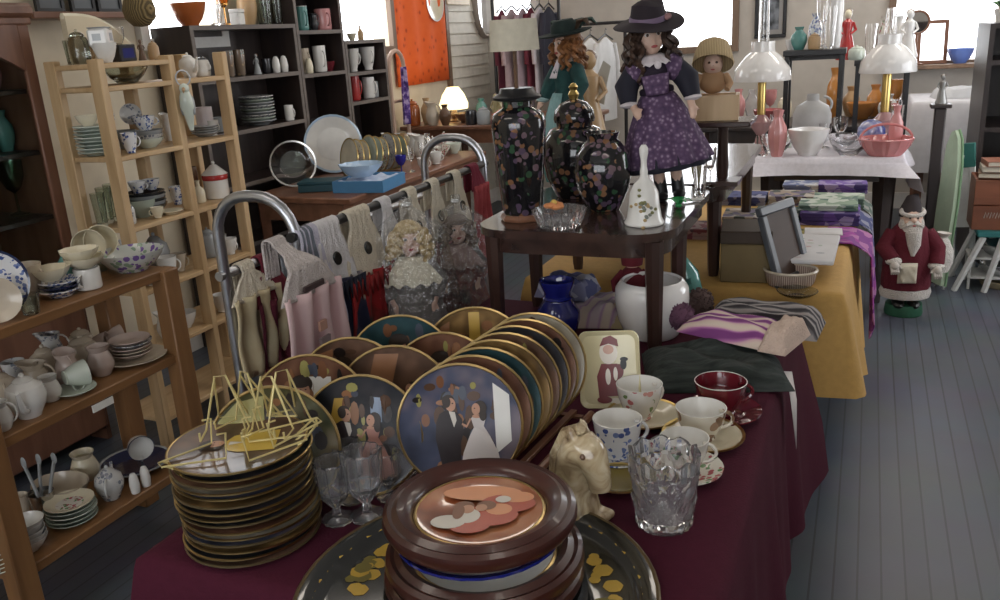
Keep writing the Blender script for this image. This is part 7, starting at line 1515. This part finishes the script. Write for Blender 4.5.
build('mouth', G().ball((0, -.068, .4535), (.009, .006, .004), 0, 8), LIP, hd)
build('hood', G().tube([(0, .006, .485), (0, .010, .525), (.01, .026, .565), (.03, .05, .575)], [.054, .048, .032, .012], 0, 16), mat('dark_brown_hood', (.04, .032, .035), .9), t); build('hood_fur', G().tube([(.05 * math.cos(a), -.008 + .05 * math.sin(a) * .6 - .012, .512 + .014 * math.sin(a)) for a in [2 * PI * k / 18 for k in range(18)]], .011, 0, 7, closed=True), fur, t)
for s, pts in ((-1, [(-.075, 0, .41), (-.118, -.03, .34), (-.085, -.095, .29)]), (1, [(.075, 0, .41), (.125, -.02, .33), (.112, -.07, .26)])):
    sl = build('sleeve', G().tube(pts, [.036, .042, .034], 0, 12), red, t); e = pts[-1]; build('cuff', G().ball(e, (.038, .036, .022), 0, 12), fur, sl); 
    g = G(); g.ball((e[0], e[1] - .026, e[2] - .018), (.022, .024, .024), 0, 10)
    for k in range(4): g.tube([(e[0] - .014 + .009 * k, e[1] - .035, e[2] - .026), (e[0] - .014 + .009 * k, e[1] - .048, e[2] - .042), (e[0] - .014 + .009 * k, e[1] - .042, e[2] - .054)], [.0065, .006, .004], 0, 6)
    g.tube([(e[0] - s * .018, e[1] - .025, e[2] - .016), (e[0] - s * .03, e[1] - .036, e[2] - .028)], [.007, .005], 0, 6); build('mitten', g, mat('knit_mitten', (.50, .46, .42), .95), t)
build('pouch', soft(12, 12, .085, .10, .03, 5, .003), mat('cream_pouch', (.55, .50, .40), .9), t).matrix_local = tr(-.02, -.098, .23) @ rot('X', PI / 2)
build('sack', G().lathe([(0, 0), (.05, .004), (.062, .05), (.055, .11), (.03, .155), (.018, .168), (.032, .19), (.02, .188), (0, .18)], 0, 18, M=tr(.135, .0, .215) @ rot('Y', .1)), fur, t)
# dark stool under the white table
def stool(name, lab, x, y, w, d, h, m, seat, cat='stool'):
    t = thing(name, lab, cat, (x, y, 0)); build('seat', G().box(-w / 2, w / 2, -d / 2, d / 2, h - .03, h, b=.006), seat, t)
    for sx in (-1, 1):
        for sy in (-1, 1): build('leg', G().tube([(sx * (w / 2 - .03), sy * (d / 2 - .03), h - .03), (sx * (w / 2 - .0), sy * (d / 2 - .0), 0)], [.018, .014], 0, 8), m, t)
    for z in (.18,): build('stretcher', G().tube([(-w / 2 + .01, 0, z), (w / 2 - .01, 0, z)], .009, 0, 8), m, t)
    return t
stool('stool', 'dark wooden stool standing under the white-clothed table', -.20, 4.80, .28, .28, .46, W['dark'], W['dark'])
t = thing('handbag', 'dark brown handbag standing on the stool under the white cloth', 'bag', (-.20, 4.78, .462)); build('body', soft(16, 10, .22, .12, .13, 7, .004, edge=.35), mat('dark_leather', (.035, .024, .022), .5), t); build('handle', G().tube([(-.06 * math.cos(a), 0, .125 + .06 * math.sin(a)) for a in [PI * k / 10 for k in range(11)]], .006, 0, 8), mat('dark_leather'), t); build('clasp', G().ball((0, -.061, .075), (.018, .006, .014), 0, 8), getm('gold'), t)
# dark post with grey figurine, ironing board, folded boards
X0, Y0 = .33, 4.95
p = T(926, 292, 0)
t = thing('pedestal', 'tall dark wooden pedestal right of the white-clothed table', 'pedestal', (p[0] + .005, p[1] + .25, 0)); hz = PY(930, 104, p[1] + .25)[2]
build('post', G().box(-.028, .028, -.028, .028, .03, hz - .02, b=.006), W['dark'], t); build('foot', G().box(-.08, .08, -.08, .08, 0, .03, b=.006), W['dark'], t); build('top_board', G().box(-.05, .05, -.05, .05, hz - .02, hz, b=.004), W['dark'], t)
figurine('grey metal figurine standing on the tall dark pedestal', (t.location.x, t.location.y, hz + .001), .15, mat('pewter_figure', (.30, .30, .29), .35, metal=.5), 0, head=mat('pewter_figure'))
p = T(929, 287, 0)
t = thing('ironing_board', 'pale green ironing board standing folded on end', 'ironing board', (p[0] + .02, p[1], 0), -.15); t.rotation_euler = (-.05, .0, -1.12); hb = PY(940, 132, p[1] + .1)[2] + .02
out = [(-.055, .03), (.085, .03), (.088, hb * .55), (.075, hb * .8), (.045, hb * .95), (.010, hb), (-.02, hb * .985), (-.05, hb * .9), (-.06, hb * .6)]
build('board', G().prism(out, -.012, .012), mat('pale_green_cover', (.40, .50, .36), .85, bump=.1), t, ang=.5); build('edge_band', G().tube([(x * 1.03, .012, z) for x, z in out], .007, 0, 6, closed=True), mat('mid_green_band', (.18, .30, .17), .8), t)
for s in (-1, 1): build('leg', G().tube([(s * .035 + .012, .03, .0), (-s * .025 + .012, .032, hb * .85)], .008, 0, 8), metal('white_steel', (.6, .6, .6), .4), t)
p = T(960, 276, 0)
t = thing('folded_chair', 'white folded wooden frame leaning beside the ironing board', 'folding chair', (p[0] + .01, p[1], 0), -.2); t.rotation_euler = (-.09, -.10, -.2); hw = PY(958, 146, p[1])[2]; wp = mat('white_paint', (.62, .62, .60), .5)
for s in (-1, 1): build('rail', G().box(s * .05 - .014, s * .05 + .014, -.012, .012, 0, hw, b=.003), wp, t)
build('panel', G().box(-.034, .034, -.006, .006, hw * .38, hw * .97, b=.002), wp, t); build('top_cap', G().box(-.064, .064, -.016, .016, hw - .12, hw + .01, b=.004), mat('deep_teal', (.02, .13, .11), .6), t)
# teal stool with white crossed legs, basins, crate
p = PY(978, 228, 4.95); z0 = p[2]
t = thing('step_stool', 'teal-topped folding stool with white crossed legs at the right', 'stool', (p[0] + .15, 5.02, 0)); tl = mat('teal_paint', (.03, .17, .17), .5)
build('seat', G().box(-.16, .24, -.16, .16, z0 - .03, z0, b=.005), tl, t)
for y in (-.142, .142):
    for a, b in ((-.13, -.24), (-.04, -.10)): build('leg', G().tube([(a, y, z0 - .031), (b, y, 0)], [.018, .016], 0, 6), wp, t)
    build('leg', G().tube([(.20, y, z0 - .031), (.22, y, 0)], [.018, .016], 0, 6), wp, t)
zs1, zs2 = PY(978, 254, 5.0)[2], PY(978, 273, 5.0)[2]
t2 = thing('wire_shelf', 'low rack of steel basins under the teal stool', 'rack', (p[0] + .16, 5.02, 0))
for z in (zs1, zs2): build('shelf', G().box(-.19, .14, -.10, .10, z - .012, z, b=.003), wp, t2)
for x in (-.18, .13):
    for y in (-.09, .09): build('post', G().tube([(x, y, 0), (x, y, zs1 - .012)], .007, 0, 8), wp, t2)
st = metal('basin_steel', (.62, .63, .64), .22)
for z, lab in ((zs1, 'steel basin on the upper level of the low rack'), (zs2, 'steel basin on the lower level of the low rack')):
    solo('basin', lab, 'basin', G().lathe([(0, 0), (.07, 0), (.085, .012), (.11, .055), (.128, .06), (.128, .064), (.105, .06), (.08, .018), (0, .008)], 0, 32), st, (p[0] + .135, 5.02 - .0, z + .001))
pt = mat('straw_tub', (.36, .30, .19), .8)
solo('tub', 'straw-coloured round tub on the floor under the basins', 'tub', G().lathe([(0, 0), (.085, 0), (.095, .01), (.105, min(.09, zs2 - .03)), (.10, min(.09, zs2 - .03)), (.088, .012), (0, .01)], 0, 28), pt, (p[0] + .14, 5.02, .001))
t = thing('wooden_crate', 'red-brown wooden crate with faded white lettering on the teal stool', 'crate', (p[0] + .10, 5.02, z0 + .001), 0); hh = (222 - 172) * mpp(p); rb = wood('red_brown_crate', (.15, .045, .02), (.25, .085, .04), 'X')
wc = .175
for z in (0, hh / 2): build('front_board', G().box(-wc / 2 - .05, wc / 2 + .05, -.12, -.108, z, z + hh / 2 - .004, b=.002), rb, t)
build('sides', G().box(-wc / 2 - .05, -wc / 2 - .038, -.108, .12, 0, hh).box(wc / 2 + .038, wc / 2 + .05, -.108, .12, 0, hh).box(-wc / 2 - .038, wc / 2 + .038, .108, .12, 0, hh).box(-wc / 2 - .038, wc / 2 + .038, -.108, .108, 0, .01), rb, t, smooth=False)
g = G()
for k in range(7):
    x = -.085 + k * .026; g.tube([(x, -.1215, hh * .24), (x + .006, -.1215, hh * .36), (x + .014, -.1215, hh * .25), (x + .020, -.1215, hh * .35)], .0028, 0, 5)
build('faded_lettering', g, mat('faded_white', (.46, .40, .36), .8), t)
for i, (c, dz, lab) in enumerate(((mat('book_brown', (.20, .12, .07), .6), 0, 'brown book lowest in the pile on the crate'), (mat('book_cream', (.52, .46, .38), .6), .032, 'cream book in the middle of the pile on the crate'), (mat('book_rust', (.26, .10, .06), .6), .060, 'rust book topmost in the pile on the crate'))):
    b = thing('book', lab, 'book', (p[0] + .09 + .01 * i, 5.0, z0 + hh + .003 + dz), .1 * i - .1); build('cover', G().box(-.11, .11, -.08, .08, 0, .003).box(-.11, .11, -.08, .08, .023, .026).box(-.11, -.107, -.08, .08, .003, .023), c, b, smooth=False); build('pages', G().box(-.107, .105, -.076, .076, .003, .023), mat('pages', (.6, .56, .46), .8), b, smooth=False)
# draped white cloth, low cupboard and dark bookcase by the far right window
table('low_cupboard', 'brown table under the draped white cloth below the right window', .30, 1.20, 6.2, 6.85, .86, W['redwood'])
solo('draped_sheet', 'white sheet draped over the table below the right window', 'cloth', drape(.27, 1.23, 6.17, 6.86, .866, (.5, .45, .42, .6), .012, .25, flare=.02, seed=11, corner=.04, n=160), mat('white_sheet', (.66, .66, .70), .85), ang=1.2)
q = PY(970, 92, 6.4); solo('folded_cloth', 'pale blue folded cloth on the white draped sheet', 'cloth', soft(16, 12, .28, .20, .05, 9, .005), mat('sky_blue_cloth', (.30, .42, .62), .9), (.80, 6.45, .868), .1)
t = thing('folded_cloth', 'grey-white rolled cloth lying on the draped sheet', 'cloth', (.55, 6.45, .868), .1); build('roll', soft(16, 12, .30, .2, .06, 10, .006), mat('offwhite_cloth', (.55, .56, .58), .9), t)
q = PY(960, 58, YF - .08); vessel('bowl', 'blue glass bowl standing on the right window sill', 'bowl', (q[0], YF - .09, 1.056), .088, .10, mat('cornflower_glass', (.12, .20, .55), .1, coat=.5))
q = PY(930, 60, YF - .10); t = thing('picture_frame', 'wooden empty frame standing on the right window sill', 'picture frame', (q[0] + .01, YF - .06, 1.056)); t.rotation_euler = (-.10, 0, .1)
fg = G(); W_, H_ = .20, .30
for x0, x1, z0_, z1 in ((-W_ / 2, W_ / 2, 0, .025), (-W_ / 2, W_ / 2, H_ - .025, H_), (-W_ / 2, -W_ / 2 + .025, .025, H_ - .025), (W_ / 2 - .025, W_ / 2, .025, H_ - .025)): fg.box(x0, x1, -.01, .01, z0_, z1, b=.003)
build('frame', fg, W['redwood'], t); build('pane', G().box(-W_ / 2 + .025, W_ / 2 - .025, -.002, .002, .025, H_ - .025), pane_m, t, smooth=False)
t = thing('hand_mirror', 'round wooden-rimmed mirror standing behind the empty frame', 'mirror', (q[0] - .10, YF - .125, 1.056), .2)
build('rim', G().tube([(.075 * math.cos(2 * PI * k / 28), 0, .29 + .075 * math.sin(2 * PI * k / 28)) for k in range(28)], .009, 0, 8, closed=True), W['redwood'], t); build('mirror_glass', G().prism([(.07 * math.cos(2 * PI * k / 28), .29 + .07 * math.sin(2 * PI * k / 28)) for k in range(28)], -.003, .003), mat('mirror_silver'), t, smooth=False)
build('stem', G().tube([(0, 0, .01), (0, 0, .215)], .009, 0, 8), W['redwood'], t); build('foot', G().box(-.055, .055, -.03, .03, 0, .012, b=.003), W['redwood'], t)
cy0 = 5.3; xa = PY(987, 60, cy0)[0]
t = thing('dark_bookcase', 'tall dark bookcase at the right edge beside the window', 'bookcase', (xa + .2, cy0 + .3, 0)); zt = PY(985, 24, cy0)[2]
for x in (xa, xa + .42): build('side_panel', L(G().box(x, x + .025, cy0, cy0 + .6, 0, zt), t), W['dark'], t, smooth=False)
build('back_panel', L(G().box(xa + .025, xa + .42, cy0 + .58, cy0 + .6, 0, zt), t), W['dark'], t, smooth=False)
for z in (.4, .8, 1.15, zt): build('shelf', L(G().box(xa + .025, xa + .42, cy0, cy0 + .58, z - .025, z), t), W['dark'], t, smooth=False)
t = thing('potted_plant', 'small green plant in a white pot on the right dark bookcase', 'plant', (xa + .07, cy0 + .12, zt + .001)); build('pot', G().lathe([(0, 0), (.035, 0), (.048, .07), (.042, .07), (0, .06)], 0, 18), getm('white'), t)
for k in range(9): a = k * .7; build('leaf', G().grid(lambda u, v: (.09 * v * math.cos(a) - (u - .5) * .03 * math.sin(PI * v) * math.sin(a), .09 * v * math.sin(a) + (u - .5) * .03 * math.sin(PI * v) * math.cos(a), .06 + .10 * v - .05 * v * v), 5, 8), mat('plant_green', (.06, .16, .05), .5), t, solid=.002)
# ---------------------------------------------------------------- nudge free-standing crockery apart where two would touch
OBST = [(x, y, .045, 0, 1.42) for x in (-2.375, -2.575) for y in (2.20, 2.525, 2.815)] + [(x, y, .045, 0, .82) for x in (-1.88, -2.13) for y in (1.205, 1.845)]
for o in bpy.data.objects:
    if o.parent is None and o.get('category') in ('lamp', 'globe') and o.name.startswith(('oil_lamp', 'glass_globe', 'table_lamp')): OBST.append((o.location.x, o.location.y, .062, o.location.z, o.location.z + .2))
    if o.parent is None and o.name.startswith('plant_stand'):
        for c in o.children:
            if c.name.startswith('leg'):
                b = [Vector(v) for v in c.bound_box]; OBST.append((o.location.x + sum(v.x for v in b) / 8, o.location.y + sum(v.y for v in b) / 8, .02, o.location.z, o.location.z + .55))
def drop_bounds(e):
    o, r, z0, z1, b = e
    if b:
        o.location.x = min(max(o.location.x, b[0] + min(r, (b[1] - b[0]) / 2)), b[1] - min(r, (b[1] - b[0]) / 2)); o.location.y = min(max(o.location.y, b[2] + r), b[3] - r)
for it in range(60):
    for i, e in enumerate(LOOSE):
        o, r = e[0], e[1]
        for f in LOOSE[i + 1:]:
            if e[2] > f[3] or f[2] > e[3] or abs(e[2] - f[2]) > .02: continue
            dx, dy = f[0].location.x - o.location.x, f[0].location.y - o.location.y; d = math.hypot(dx, dy); gap = (r + f[1]) * 1.03 + .002 - d
            if gap > 0:
                if d < 1e-5: dx, dy, d = 1e-3, 1e-3, 1.4e-3
                k = gap / d * .5; o.location.x -= dx * k; o.location.y -= dy * k; f[0].location.x += dx * k; f[0].location.y += dy * k
        for x, y, q, z0, z1 in OBST:
            if e[2] > z1 or z0 > e[3]: continue
            dx, dy = o.location.x - x, o.location.y - y; d = math.hypot(dx, dy); gap = r + q - d
            if gap > 0 and d > 1e-5: o.location.x += dx / d * gap * .6; o.location.y += dy / d * gap * .6
        drop_bounds(e)
